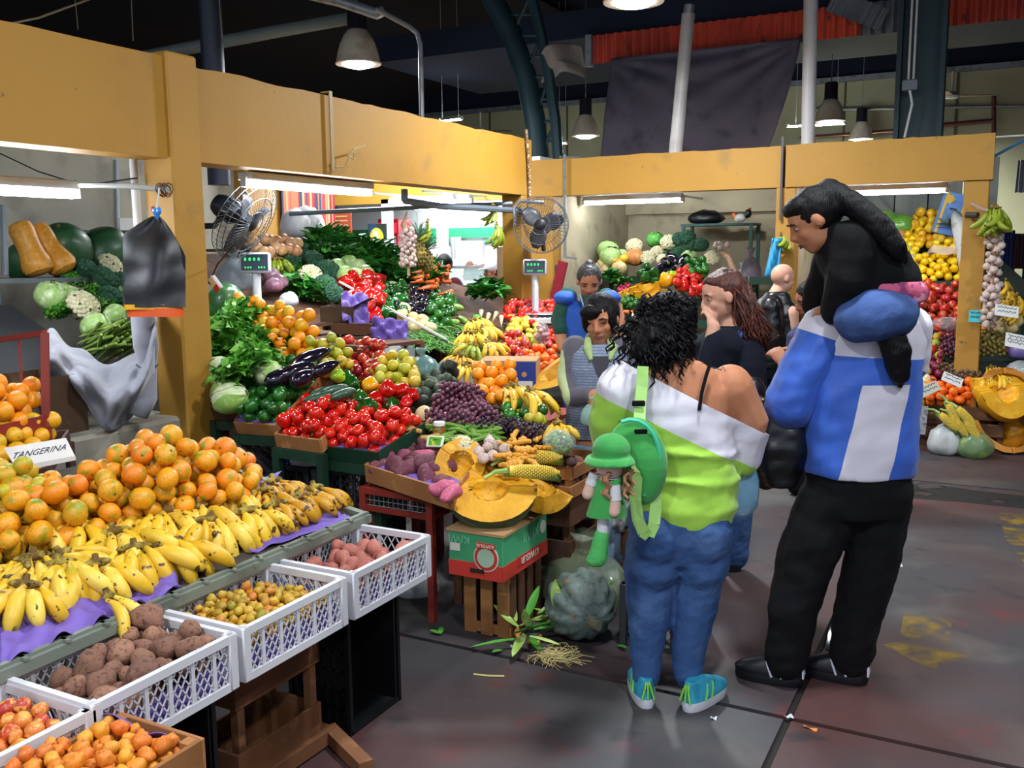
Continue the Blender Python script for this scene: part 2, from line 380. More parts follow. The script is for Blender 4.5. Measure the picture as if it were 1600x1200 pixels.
# dark tarpaulin below the band
TARP=pm('dark_tarpaulin','#4c4654',.6,layers=[('#5c5462',1.2,.4,.65,4),('#38343f',3,.55,.7)],bump=.2,bscale=14,vary=False,spec=.3)
def tarpf(u,v):
    x=-4.9+2.5*u-.38*u*u*(1-v)**1.5;sag=.10*math.sin(math.pi*u)*(1-v);d=abs(u-.5)*2
    r=math.hypot(u-.02,1-v)+.001;r2=math.hypot(u-.98,1-v)+.001
    pl=.035*math.sin(14*math.atan2(1-v,u+.03))*min(1,r*3)*(1-min(1,r*.9)) +.035*math.sin(16*math.atan2(1-v,1.03-u))*min(1,r2*3)*(1-min(1,r2*.9)) +.03*math.sin(7*v+4*(u-.5)**2) +.02*math.sin(9*u+3*v)
    return V((x+.12*(1-v)*(u-.9)*1.5,12.34+pl*.7,4.26-sag*.4-1.35*(1-v)))
o=MB().grid(60,40,tarpf).build('tarpaulin',TARP);tag(o,'dark wrinkled tarpaulin hung below the red corrugated band','tarpaulin')
s=o.modifiers.new('s','SOLIDIFY');s.thickness=.008
# grey torn cloth caught on the truss
o=MB().grid(14,10,lambda u,v:gy(845+u*65,130-v*45+u*(-8)-12*math.sin(u*3),10.42) +V((0,.1*math.sin(u*7+v*3),.03*math.sin(v*9)))).build('rag',pm('grey_rag','#8a8078',.9));tag(o,'torn grey rag caught on the steel truss','rag')
s=o.modifiers.new('s','SOLIDIFY');s.thickness=.006
# green steel column
gc=emp('steel_column',(-.95,11.6,0),'dark teal steel column rising behind the apple stall','column');gc['kind']='structure'
for x in (-1.16,-.72):MB().box((x+.95,0,3.45),(.05,.34,6.9)).build('flange',STEEL,gc,smooth=False)
MB().box((.01,0,3.45),(.42,.03,6.9)).build('web',STEEL,gc,smooth=False)
cb=emp('junction_box',gy(1422,133,11.3),'grey electrical junction box with conduits on the teal column','junction box')
MB().box((0,0,0),(.16,.08,.11)).build('case',pm('box_grey','#6e7684',.5),cb,bevel=.008)
for dx in (-.02,.03):MB().tube([(dx,0,.05),(dx,0,1.3)],.012,8).build('conduit',WHT,cb)
MB().tube([(0,0,-.05),(.03,0,-.2),(-.03,0,-.55)],.014,8).build('conduit',WHT,cb)
# curved lattice truss
tr=emp('roof_truss',gy(850,245,10.5),'dark curved lattice roof truss rising behind the corner','truss');tr['kind']='structure'
def trp(px,py):return gy(px,py,10.5) -tr.location
inner=[trp(*q) for q in ((842,420),(842,250),(836,190),(822,120),(800,55),(765,-10),(720,-60))]
outer=[trp(*q) for q in ((872,420),(872,250),(868,190),(858,120),(846,55),(830,-10),(800,-60))]
MB().tube(inner,.13,10).build('chord',STEEL,tr);MB().tube(outer,.07,8).build('chord',STEEL,tr)
for i in range(1,6):
    MB().tube([inner[i],outer[i]],.022,6).build('lattice',STEEL,tr);MB().tube([inner[i],outer[i+1]],.022,6).build('lattice',STEEL,tr)
    a=(inner[i]+inner[i+1])/2;b=(outer[i]+outer[i+1])/2;MB().tube([a,b],.018,6).build('lattice',STEEL,tr)
# pipes standing on the right beam
PIPE=pm('grey_white_pipe','#b9b4b2',.45,layers=[('#a39d9c',2,.5,.65)])
def pipe(a,b,r,lab):
    o=emp('standpipe',a,lab,'pipe');a=V(a);b=V(b);MB().tube([(0,0,0),b-a],r,14).build('pipe',PIPE,o)
    d=(b-a).normalized();MB().tube([b-a,b-a+d*.08],r*.8,14).build('collar',GALV,o)
pipe((-2.9,9.0,2.61),(-2.79,9.0,3.9),.062,'leaning grey-white pipe standing on the ochre beam')
pipe((-1.65,9.0,2.61),(-1.67,9.0,3.95),.062,'upright grey-white pipe standing on the ochre beam')
# blue-grey post and tubes above the left row
o=MB().tube([(-6.2,6.3,2.3),(-6.2,6.3,6.9)],.1,12).build('steel_post',pm('blue_post','#1d2438',.5));tag(o,'dark blue round steel post above the left beam','post')
o=MB().tube([gd(150,105,9.5),gd(280,78,9.5),gd(385,58,9.5),gd(410,53,9.5),gd(560,26,9.5)],.062,10).build('roof_tube',pm('dull_tube','#67706c',.6));tag(o,'long grey tube hung above the left beam, crossing the blue post','tube')
o=MB().tube([gd(470,-12,8.6),gd(530,2,8.6),gd(590,22,8.6),gd(600,16,8.6)],.05,10).build('roof_tube',GALV);tag(o,'grey tube end above the large pendant lamp','tube')
o=MB().tube([gd(588,14,8.2),gd(640,42,8.2),gd(652,52,8.2),gd(657,70,8.2),gd(659,184,8.2),gd(660,230,8.2)],.022,8).build('conduit',GALV);tag(o,'bent grey conduit coming down onto the left beam','conduit')
o=MB().tube([gd(-10,42,5.6),gd(60,28,5.9),gd(142,-2,6.3)],.007,6).build('cable',pm('dull_cable','#7a6a52',.7));tag(o,'thin slanting cable above the nearest ochre beam','cable')
for q,(a,b) in enumerate((((117,-5),(122,46)),((205,-5),(208,64)),((342,-5),(347,60)))):
    o=MB().tube([gd(*a,7.2),gd(*b,7.2)],.004,5).build('hanging_wire',pm('dull_cable','#7a6a52'));tag(o,['leftmost thin wire hanging above the nearest beam','second thin wire hanging above the nearest beam','thin wire hanging onto the long grey tube'][q],'wire','roof wires')
# flat hooks on the beams
HOOK=pm('hook_paint','#a8905e',.5)
o=emp('strap_hook',(-3.895,4.95,2.25),'pale metal strap hook bent over the left beam','hook')
MB().bar((-.05,.0,.47),(.015,.0,.47),.03,.008).bar((.015,0,.475),(.015,0,-.02),.03,.008,hint=V((1,0,0))).build('strap',HOOK,o)
MB().tube([(.02,.02,0),(.05,.1,.01),(.06,.13,.09),(.06,.17,.13),(.06,.3,.16)],.006,6).tube([(.06,.1,.08),(.06,.16,.06),(.06,.17,.1),(.06,.13,.11)],.005,6).build('curl',pm('hook_pale','#c9b07a',.5),o)
o=MB().bar((-4.02,8.88,2.66),(-4.02,8.88,1.62),.028,.01,hint=V((0,1,0))).bar((-4.02,8.86,1.63),(-3.88,8.86,1.61),.02,.02).bar((-4.08,8.9,2.64),(-3.95,9.1,2.64),.02,.02).build('hanger_strap',GALV,smooth=False);tag(o,'dark metal hanger strap on the cabbage stall beam','hook')
o=MB().bar((-1.85,8.87,2.7),(-1.85,8.87,1.95),.02,.012,hint=V((0,1,0))).build('hanger_rod',pm('rod_dark','#4a4650',.5),smooth=False);tag(o,'dark rod in the joint between the two right beams','rod')
o=MB().tube([(-3.89,7.75,2.78),(-3.88,7.78,2.5),(-3.88,7.8,2.2),(-3.88,7.78,2.05)],.014,6).build('rope',pm('rope','#7a5a3a',.9,layers=[('#d0c0a0',40,.5,.6)]));tag(o,'mottled rope hanging at the beam corner','rope')
# ================================================================== LAMPS
TUBEM=pm('tube_glow','#ffffff',.4,emit='#eef6ff',es=TUBE_E)
FIXM=pm('fixture_white','#cfd2d4',.5)
def tubelamp(a,b,lab,drop=.05,wide=.07,body=True,two=False,hang=None,batten=None):
    a=V(a);b=V(b);o=emp('fluorescent_lamp',(a+b)/2,lab,'lamp');m=(a+b)/2;a=a-m;b=b-m
    up=V((0,0,drop));d=(b-a).normalized()
    if body:MB().bar(a+up,b+up,wide,.05).build('fixture',FIXM,o,smooth=False,bevel=.006)
    sd=d.cross(_Z)*.022
    if hang:
        for e in (a*.7,b*.7):MB().tube([e+up,V((e.x,e.y,hang-m.z))],.004,5).build('hanger_wire',FIXM,o)
    if batten:
        for e in (a*.6,b*.6):MB().bar(V((e.x,batten[0]-m.y,drop+.035)),V((e.x,batten[1]-m.y,drop+.035)),.03,.02).build('batten',FIXM,o,smooth=False)
    for q in ((-1,1) if two else (0,)):MB().tube([a+sd*q,b+sd*q],.017,10).build('glow_tube',TUBEM,o)
    for e in (a,b):MB().bar(e-d*.02+up*.3,e+d*.015+up*.3,.045,.06).build('end_cap',FIXM,o,smooth=False)
    return o
tubelamp((-4.32,2.4,2.015),(-4.32,3.36,2.015),'fluorescent lamp over the butternut squashes at the left edge',two=True)
tubelamp((-4.1,4.38,2.12),(-4.1,5.62,2.12),'fluorescent lamp under the left beam beside the tilted fan',wide=.12,two=True)
tubelamp((-4.14,9.65,2.2),(-3.02,9.65,2.2),'fluorescent lamp over the cabbages and cauliflowers',batten=(9.1,11.15))
tubelamp((-1.5,9.5,2.2),(-.5,9.5,2.2),'fluorescent lamp over the lemons and apples',batten=(9.08,10.98))
tubelamp((-5.9,8.5,2.2),(-4.9,8.5,2.2),'fluorescent lamp in front of the white kiosk',two=True,batten=(7.9,9.2))
tubelamp((-5.9,9.9,2.25),(-4.9,9.9,2.25),'fluorescent lamp inside the white kiosk',hang=2.46,two=True)
tubelamp((-6.9,10.5,2.25),(-5.2,10.5,2.25),'added fluorescent lamp that brightens the kiosk back wall',hang=2.46,two=True)  # extra tube, added only to whiten the kiosk interior
tubelamp(gy(1230,198,18),gy(1320,193,18),'far fluorescent lamp behind the upright pipe',body=False,hang=6.9)
tubelamp(gy(686,190,14),gy(722,186,14),'far fluorescent lamp above the left beam',body=False,hang=6.9)
tubelamp(gy(872,224,19),gy(886,224,19),'tiny far fluorescent lamp left of the small pendant lamp',body=False,hang=6.9)
ALU=pm('lamp_shade','#c8bcaa',.45,metal=.1,layers=[('#b4a896',5,.5,.6)])
BULB=pm('bulb_glow','#ffffff',.4,emit='#f4f8ff',es=60)
def highbay(loc,lab,r=.225,on=True,pw=1.):
    o=emp('pendant_lamp',loc,lab,'lamp','pendant lamps of the hall');h=r*1.45
    MB().lathe([(r,0),(r*1.02,.01),(r*.97,.03),(r*.9,.11),(r*.78,.2),(r*.6,.28),(r*.45,h),(r*.43,h),(r*.58,.27),(r*.76,.19),(r*.88,.1),(r*.955,.02)],28).build('lamp_shade',ALU,o)
    MB().lathe([(0,h),(r*.47,h),(r*.47,h+.02),(r*.44,h+.03),(r*.44,h+.24),(r*.38,h+.26),(0,h+.26)],20).build('housing',pm('lamp_housing','#1c1a22',.5),o)
    MB().ell((0,0,.03),(r*.8,r*.8,.07),20,8).build('bulb',BULB,o)
    MB().tube([(0,0,h+.26),(0,0,h+.34)],.012,8).tube([(0,0,h+.34),(0,0,6.85-loc[2])],.005,6).build('hook',GALV,o)
    li=bpy.data.lights.new('bay','AREA');li.shape='DISK';li.size=r*1.8;li.energy=BAY_W*pw;li.color=(.93,.97,1)
    lo=bpy.data.objects.new('lamp_light',li);COL.objects.link(lo);lo.parent=o;lo.location=(0,0,-.06)
    return o
highbay(gd(560,101,9.4),'large lit pendant lamp above the left beam')
highbay(gd(990,4,7.0),'lit pendant lamp cut by the top edge of the photo',pw=1.3)
highbay(gd(915,213,15),'small lit pendant lamp left of the tarpaulin',pw=5.)
highbay(gd(1297,190,14.5),'dim pendant lamp beside the upright pipe',pw=5.)
highbay(gd(1345,218,18),'smallest dark pendant lamp low beside the teal column',pw=5.)
# the same lamps go on down the aisle towards and behind the photographer
for p,lab in (((-.6,3.0,4.3),'pendant lamp over the aisle, above the shoppers'),((1.6,.4,4.3),'pendant lamp over the aisle, right of the photographer'),
               ((-1.4,-1.2,4.3),'pendant lamp over the aisle, behind the photographer'),((2.2,5.6,4.3),'pendant lamp over the right side of the aisle')):highbay(p,lab)
# far hall details: pipes, brackets, fans, speaker
RP=pm('rust_pipe','#5a2c26',.6)
for n,(a,b,r,m,lab) in enumerate((((1090+170,172),(1600,165),.03,GALV,'grey pipe along the far wall behind the teal column'),((1250,215),(1420,202),.03,RP,'dark pipe low on the far wall left of the teal column'),((1440,198),(1553,188),.04,RP,'rust red pipe on the far wall right of the teal column'),((1553,150),(1553,215),.04,RP,'upright rust red pipe on the far wall'))):
    o=MB().tube([gy(*a,19.8),gy(*b,19.8)],r,8).build('wall_pipe',m);tag(o,lab,'pipe')
for n,((x,y),lab) in enumerate((((1487,150),'ceiling fan on the far wall right of the teal column'),((751,205),'ceiling fan behind the left beam'))):
    c=gy(x,y,18);o=emp('ceiling_fan',c,lab,'fan');MB().tube([(0,0,0),(0,0,.4)],.02,6).build('rod',WHT,o);MB().lathe([(0,-.05),(.1,-.04),(.12,0),(.06,.07),(0,.08)],12).build('motor',WHT,o)
    for k in range(3):q=Matrix.Rotation(k*2.09+.4,4,'Z');MB().box((.38,0,0),(.55,.12,.012),0,q).build('blade',pm('fan_brown','#6a4038',.6),o,smooth=False)
# joints of the far wall boards
for x in range(-17,13,2):wallbox('trim_13',(x,19.96,.2),(x+.03,20,4.9),pm('joint_dark','#5a5844',.9),0)
# ================================================================== PRODUCE LIBRARY (meshes made for radius 1 unless noted)
def fr(name,mats,seg=16,rings=10,sq=.9,top=.1,bot=.05,lobes=0,ld=0.,taper=0.,nn=0.,ns=1.5,stem=None,seed=0,p=1.,tip=0.):
    mb=MB();pf=[]
    for i in range(rings+1):
        t=math.pi*i/rings;pf.append((max(math.sin(t),1e-5)**p,-math.cos(t)))
    def fn(q,a,u):
        r=math.hypot(q.x,q.y);z=q.z;k=1+taper*z
        if lobes:k *= 1+ld*math.cos(lobes*a)*min(1,r*1.5)
        zz=z*sq
        if z>0:zz -= top*math.exp(-(r/.38)**2)
        else:zz += bot*math.exp(-(r/.34)**2)
        if tip:zz += tip*math.exp(-(r/.2)**2)*(1 if z>0 else-1)
        o=V((q.x*k,q.y*k,zz))
        if nn:o *= 1+nn*nz((o.x+seed*7,o.y+seed*3,o.z),ns)
        return o
    mb.lathe(pf,seg,0,None,fn)
    if stem:
        r,h,mi=stem;z0=sq-top*.9
        mb.lathe([(r*1.6,z0-.02),(r*1.3,z0+h*.2),(r*.8,z0+h*.5),(r,z0+h)],7,mi)
    return mb.mesh(name,mats,ang=75)
STEMG=pm('stem_green','#4a6a28',.7);STEMB=pm('stem_brown','#5a4426',.8);BTN=pm('stem_button','#5a6a2a',.8)
TANGM=pm('tangerine_skin','#f08a10',.38,rand=['#f59a12','#f08a0a','#f7a61c','#eaa818','#f07a0a','#f8ae26','#d8a41c'],layers=[('#8f9a1c',.9,.55,.68,2),('#c9780a',7,.55,.7)],bump=.25,bscale=14,coat=.15)
ORNM=pm('orange_skin','#f79a0a',.36,rand=['#f8a010','#f79208','#fba81a','#f58a06'],layers=[('#e08806',6,.55,.7)],bump=.2,bscale=16,coat=.2)
YORM=pm('yellow_orange_skin','#f2b41a',.36,rand=['#f4bc20','#efa814','#f0c02a','#d8b020'],layers=[('#9aa826',.9,.62,.72,2),('#d89a10',6,.55,.7)],bump=.2,bscale=16,coat=.2)
MANDM=pm('green_mandarin_skin','#b0b428',.38,rand=['#b4b82c','#c8b826','#8fa024','#d8a81e','#a8b02a'],layers=[('#d89a1c',1.,.55,.7,2)],bump=.2,bscale=16,coat=.15)
DOR=pm('deep_orange_skin','#f06a08',.38,rand=['#f26c08','#ee6006','#f57a10'],bump=.2,bscale=16,coat=.2)
tang=[fr('tangerine',[TANGM,BTN],sq=.9,top=.1,bot=.05,nn=.05,seed=i,stem=(.09,.05,1)) for i in range(3)]
orng=[fr('orange',[ORNM,BTN],sq=.96,top=.03,bot=.03,stem=(.06,.03,1))]
yorn=[fr('orange',[YORM,BTN],sq=.95,top=.03,bot=.03,stem=(.06,.03,1))]
mand=[fr('mandarin',[MANDM,BTN],sq=.88,top=.08,bot=.04,stem=(.07,.04,1))]
dorn=[fr('orange',[DOR,BTN],sq=.92,top=.05,bot=.03,stem=(.06,.03,1))]
LEMM=pm('lemon_skin','#f6c90e',.36,rand=['#f8cf12','#f5c008','#f9d62a'],bump=.18,bscale=16,coat=.2)
lemo=[fr('lemon',[LEMM,BTN],sq=1.05,top=0,bot=0,tip=.12)]
TOMM=pm('tomato_skin','#d21a0c',.16,rand=['#d41c0c','#c81208','#dc2a10','#d22010','#e03414'],layers=[('#e8561c',1.2,.66,.78,1)],coat=.5)
tomo=[fr('tomato',[TOMM,STEMG],sq=.84,top=.14,bot=.03,lobes=5,ld=.025,nn=.05,seed=i) for i in range(3)]
def calyx(mb,z,r,mi=1):
    for k in range(5):
        a=k*1.2566;mb.add([(0,0,z),(math.cos(a-.3)*r*.45,math.sin(a-.3)*r*.45,z+.03),(math.cos(a)*r,math.sin(a)*r,z+.02),(math.cos(a+.3)*r*.45,math.sin(a+.3)*r*.45,z+.03)],[(0,1,2,3)],mi)
LIMM=pm('dark_lime_skin','#1c5a16',.25,rand=['#1d5c18','#165012','#226a1c','#2a6e1e'],layers=[('#3f8a2a',1.5,.6,.75)],bump=.1,bscale=14,coat=.35)
lime=[fr('green_fruit',[LIMM,BTN],sq=1.12,top=0,bot=.04,taper=-.08,nn=.05,seed=i) for i in range(2)]
AVOM=pm('avocado_skin','#2c3a26',.5,rand=['#2c3a26','#38452c','#2a3030','#3c4a30','#302a2c'],layers=[('#4a5a34',2,.55,.7)],bump=.35,bscale=12)
avoc=[fr('avocado',[AVOM,STEMB],sq=1.35,top=0,bot=0,taper=-.22,seed=i,nn=.04,stem=(.07,.05,1)) for i in range(2)]
APRM=pm('red_apple_skin','#b81f1a',.22,rand=['#b4181c','#c62a20','#a81420','#cc3a24','#8e1426'],layers=[('#e08a3a',1.1,.55,.72,2),('#d8c050',1.,.68,.8,1)],coat=.4)
APGM=pm('green_apple_skin','#8ab82a',.25,rand=['#8cbc2c','#a0c83a','#78ac26','#96b62e'],layers=[('#c8d060',1.2,.6,.8)],coat=.4)
appr=[fr('apple',[APRM,STEMB],sq=.92,top=.2,bot=.14,taper=.06,lobes=5,ld=.015,stem=(.035,.18,1)) for i in range(1)]
appg=[fr('apple',[APGM,STEMB],sq=.92,top=.2,bot=.14,taper=.06,lobes=5,ld=.015,stem=(.035,.18,1))]
PEAM=pm('pear_skin','#c6b82a',.4,rand=['#c8bc2e','#d6b02a','#b4b82e','#d8c84a','#dc9a2a'],layers=[('#7a6a20',6,.64,.7,3),('#9ab030',1,.6,.72)],coat=.1)
pear=[fr('pear',[PEAM,STEMB],sq=1.2,top=.02,bot=.1,taper=-.25,nn=.06,seed=i,stem=(.04,.2,1)) for i in range(2)]
POTM=pm('brown_potato_skin','#7a5640',.85,rand=['#8c6450','#7a5648','#9a7058','#845c50','#a87a60'],layers=[('#5a3c30',3,.52,.68,4),('#a8785e',1.4,.62,.75)],bump=.4,bscale=9)
PIPM=pm('pink_potato_skin','#b46a5c',.7,rand=['#b66c5e','#a85e54','#c07a68','#9e5a50'],layers=[('#8e4a44',3,.55,.7,4),('#c8907a',2,.62,.75)],bump=.25,bscale=9)
SWPM=pm('sweet_potato_skin','#6a3040',.72,rand=['#6c3244','#5c2a38','#7a3c4a','#8a3a58'],layers=[('#8e6a60',2.4,.58,.75,5),('#4a2430',4,.55,.7)],bump=.35,bscale=8)
poto=[fr('potato',[POTM],sq=.95+.18*i,top=0,bot=0,nn=.3,ns=1.,seed=i+1,seg=14,rings=9) for i in range(4)]
ppot=[fr('potato',[PIPM],sq=1.35,top=0,bot=0,nn=.25,ns=1.,seed=i+11,seg=14,rings=9) for i in range(3)]
def tuber(name,m,i,L=1.9):return fr(name,[m],sq=L,top=0,bot=0,nn=.35,ns=.8,seed=i+21,p=.85,seg=16,rings=12)
swpt=[tuber('sweet_potato',SWPM,i,1.6+.25*(i % 3)) for i in range(4)]
OCA1=pm('yellow_tuber_skin','#c8962a',.5,rand=['#c8962a','#b8a02c','#d8a034','#a88a24','#d07a2c','#8a8a24'],layers=[('#7a7a20',1.5,.58,.7)])
OCA2=pm('orange_tuber_skin','#e08a2a',.5,rand=['#e08a2a','#d87622','#e89a34','#d86a20','#e8a82c','#cc6a2c'],layers=[('#b85a1c',1.5,.58,.7),('#f0c060',2,.64,.75)])
OCA3=pm('red_tuber_skin','#c8402c',.4,rand=['#c8402c','#d04a28','#b83a34','#e08a3a','#d86430'],layers=[('#f0b050',1.3,.52,.64,2)],coat=.2)
oca1=[fr('tuber',[OCA1],sq=.85+.2*i,top=0,bot=0,nn=.3,seed=i,seg=10,rings=7) for i in range(3)]
oca2=[fr('tuber',[OCA2],sq=.85+.2*i,top=0,bot=0,nn=.35,seed=i+4,seg=10,rings=7) for i in range(3)]
oca3=[fr('tuber',[OCA3],sq=1.+.15*i,top=0,bot=0,nn=.25,seed=i+8,seg=10,rings=7) for i in range(3)]
def pepper(name,m,L=1.15,i=0):return fr(name,[m,STEMG],sq=L,top=.28,bot=.2,lobes=4,ld=.1,taper=.16,nn=.18,ns=1.1,seed=i,seg=20,rings=11,stem=(.09,.42,1),p=.8)
PRM=pm('red_pepper_skin','#c4140c',.14,rand=['#c8160c','#b80e0a','#d22410'],coat=.6)
PGM=pm('green_pepper_skin','#175a1a',.16,rand=['#185c1c','#124a14','#1f6a1e'],layers=[('#2c7a20',1.2,.6,.75)],coat=.5)
PYM=pm('yellow_pepper_skin','#f0a008',.16,layers=[('#f4b820',1.2,.5,.7)],coat=.6)
PLM=pm('light_green_pepper_skin','#9ac42c',.2,coat=.4)
pepr=[pepper('bell_pepper',PRM,1.1+.25*i,i) for i in range(3)];pepg=[pepper('bell_pepper',PGM,1.25+.3*i,i+5) for i in range(2)]
pepy=[pepper('bell_pepper',PYM,1.1,9)];pepl=[pepper('bell_pepper',PLM,1.15,7)]
EGM=pm('eggplant_skin','#15101e',.12,rand=['#15101e','#1a1224','#120e1a'],layers=[('#2a1a34',1.5,.6,.75)],coat=.7)
def eggpl(i=0,L=2.2):return fr('eggplant',[EGM,STEMG],sq=L,top=.05,bot=0,taper=-.2,nn=.12,seed=i,stem=(.2,.5,1),rings=14)
eggp=[eggpl(i,2.0+.3*i) for i in range(3)]
ONIM=pm('onion_skin','#b8865a',.45,rand=['#b8865a','#c89a6a','#a87048','#cca070'],layers=[('#8a5a38',3,.58,.7)],coat=.1)
onio=[fr('onion',[ONIM,STEMB],sq=.9,top=-.12,bot=-.02,stem=(.06,.2,1))]
CHAY=pm('pale_squash_skin','#d8c894',.5,rand=['#d8c894','#e0d09c','#ccb880','#d4bc84'],layers=[('#b89a5c',2,.58,.72)])
psqu=[fr('pale_squash',[CHAY,STEMB],sq=1.25,top=.06,bot=.06,lobes=8,ld=.05,taper=-.12,seg=24,nn=.05)]
WATM=pm('watermelon_skin','#2f7a2a',.3,wave=('#8ab84a',3.2,6,.45,.6,'X'),coat=.3,vary=False)
BEEM=pm('beetroot_skin','#4a3038',.8,layers=[('#6a4a4c',3,.5,.7)],bump=.3,bscale=10)
beet=[fr('beetroot',[BEEM],sq=.92,top=-.1,bot=-.1,nn=.12)]
GARM=pm('garlic_skin','#d4c6b8',.6,rand=['#d8ccbe','#c8b4a6','#d8c4be','#c0a898'],layers=[('#a07a80',2.4,.5,.68,4),('#8a6a54',5,.62,.72)],aniso_scale=(3,3,.6))
garl=[fr('garlic_bulb',[GARM,STEMB],sq=.85,top=-.38,bot=.04,lobes=8,ld=.05,seg=24,stem=(.07,.35,0))]
# --- leafy things
def leaf(mb,L,W,curl=.5,fold=.25,mi=0,M=None,n=6,ruff=.0,seed=0):
    def fn(u,v):
        w=W*math.sin(math.pi*min(1,.06+u*.94))**.7*(v-.5);x=L*u
        a=curl*u;z=-L*.5*curl*u*u+abs(v-.5)*2*fold*W*.5+ruff*math.sin(u*19+seed)*abs(v-.5)*2
        return V((x*math.cos(a*.3),w,z))
    return mb.grid(n,2 if not ruff else 4,fn,mi,M)
def leafball(name,mats,r,n,L,W,up=.5,seed=0,curl=.6,ruff=0.,stems=0,nl=5):
    rg=random.Random(seed);mb=MB()
    for k in range(n):
        a=rg.uniform(0,6.283);el=rg.uniform(-.1,1.35)
        T=Matrix.Rotation(a,4,'Z') @ Matrix.Rotation(-el*up-.1,4,'Y') @ Matrix.Rotation(rg.uniform(-.8,.8),4,'X');T=Matrix.Translation((rg.gauss(0,r*.35),rg.gauss(0,r*.35),rg.uniform(0,r*.5))) @ T
        l=L*rg.uniform(.7,1.15);leaf(mb,l,W*rg.uniform(.7,1.2),curl*rg.uniform(.5,1.6),.3,rg.randrange(len(mats)),T,nl,ruff,k)
    return mb.mesh(name,mats,ang=180,weld=False)
LG1=pm('leaf_dark','#1d5a1c',.45,rand=['#1c5a1c','#246a20','#184e1a'],layers=[('#2f7a28',6,.5,.7)],spec=.4)
LG2=pm('leaf_mid','#4f9a34',.45,rand=['#4f9a34','#418a2c','#5caa3e'],layers=[('#2a6a20',6,.5,.7)],spec=.4)
LG3=pm('leaf_light','#8ab84a',.5,rand=['#8ab84a','#9ac45a','#7aac40'],layers=[('#c8dca0',4,.55,.75)])
LG4=pm('leaf_bluegreen','#2c5a40',.55,layers=[('#3a6e4a',6,.5,.7)])
PALE=pm('leaf_white','#d8dcb4',.5,layers=[('#b8cc80',4,.5,.7)])
spin=[leafball('leaves',[LG1,LG2],.13,95,.12,.085,.8,i,curl=1.0,ruff=.006,nl=4) for i in range(3)]
pars=[leafball('leaves',[LG2,LG1],.1,110,.12,.05,.8,i+5,ruff=.008) for i in range(2)]
LGL=pm('leaf_fresh','#6cae3c',.45,rand=['#6cae3c','#5ca034','#7cb848'],layers=[('#4a9030',8,.5,.7)],spec=.4)
lettb=[leafball('leaves',[LGL,LG2,LGL],.11,150,.1,.075,.9,i+9,curl=1.,ruff=.016,nl=5) for i in range(2)]
# cabbage: ball of overlapping wrapped leaves
def cabbage(name,m1,m2,seed=0,sq=.9):
    mb=MB();rg=random.Random(seed);mb.ell((0,0,0),(.93,.93,.93*sq),16,10,0)
    for k in range(9):
        a0=k*2.4+rg.uniform(-.2,.2);t0=rg.uniform(.15,.5);w=rg.uniform(.75,1.05)
        def fn(u,v,a0=a0,t0=t0,w=w,k=k):
            th=2.6*(1-u)+t0*u;ph=a0+(v-.5)*2.2*w*math.sin(math.pi*(.15+.75*u));r=.95+.012*k+.10*abs(v-.5)**3*8*u*.35+.03*math.sin(v*14+k)*u
            return V((r*math.sin(th)*math.cos(ph),r*math.sin(th)*math.sin(ph),r*math.cos(th)*sq))
        mb.grid(7,7,fn,rg.choice((0,1)))
    return mb.mesh(name,[m1,m2],ang=180)
CABM=pm('cabbage_leaf','#a8c878',.5,rand=['#a8c878','#98bc68','#b8d48c'],layers=[('#d8e4b8',2.2,.5,.7,5),('#7aa850',5,.58,.7)])
CABD=pm('cabbage_leaf_dark','#4a9a3a',.5,layers=[('#7ac05a',3,.5,.7,5)])
cabb=[cabbage('cabbage',CABM,CABM,i) for i in range(2)];cabd=[cabbage('cabbage',CABD,CABD,5)]
# cauliflower / broccoli: dome of florets over a stalk, leaves round it
def floret(name,mfl,mst,seed=0,n=70,fr_=.17,leafm=None,dome_=1.):
    rg=random.Random(seed);mb=MB()
    mb.ell((0,0,.1),(.8,.8,.5*dome_),12,8,0)
    for k in range(n):
        t=math.acos(1-(k+.5)/n*1.05);a=k*2.39996;r=.86
        c=V((r*math.sin(t)*math.cos(a),r*math.sin(t)*math.sin(a),.1+.62*dome_*math.cos(t)));mb.ell(c,fr_*rg.uniform(.8,1.2),7,5,0)
    mb.tube([(0,0,0),(0,0,-.35),(0,0,-.8)],[.55,.35,.28],10,1)
    if leafm is not None:
        for k in range(7):leaf(mb,1.25,.75,-.75,.4,2,Matrix.Rotation(k*.9,4,'Z') @ Matrix.Translation((.25,0,-.55)) @ Matrix.Rotation(-.75,4,'Y'),6,.03,k)
    return mb.mesh(name,[mfl,mst] + ([leafm] if leafm else []),ang=180,weld=False)
CAUM=pm('cauliflower_curd','#e6deb8',.7,layers=[('#d0c490',4,.5,.7)],bump=.6,bscale=22);BROM=pm('broccoli_curd','#24523a',.75,rand=['#24523a','#2c5c3c','#1f4a38'],layers=[('#37704a',5,.5,.7)],bump=.8,bscale=24)
BRS=pm('broccoli_stalk','#7a9a58',.6)
caul=[floret('cauliflower',CAUM,PALE,i,80,.17,LG4) for i in range(2)];broc=[floret('broccoli',BROM,BRS,i+3,90,.16,None,1.05) for i in range(2)]
brol=[floret('broccoli',BROM,BRS,8,90,.16,LG4,1.)]
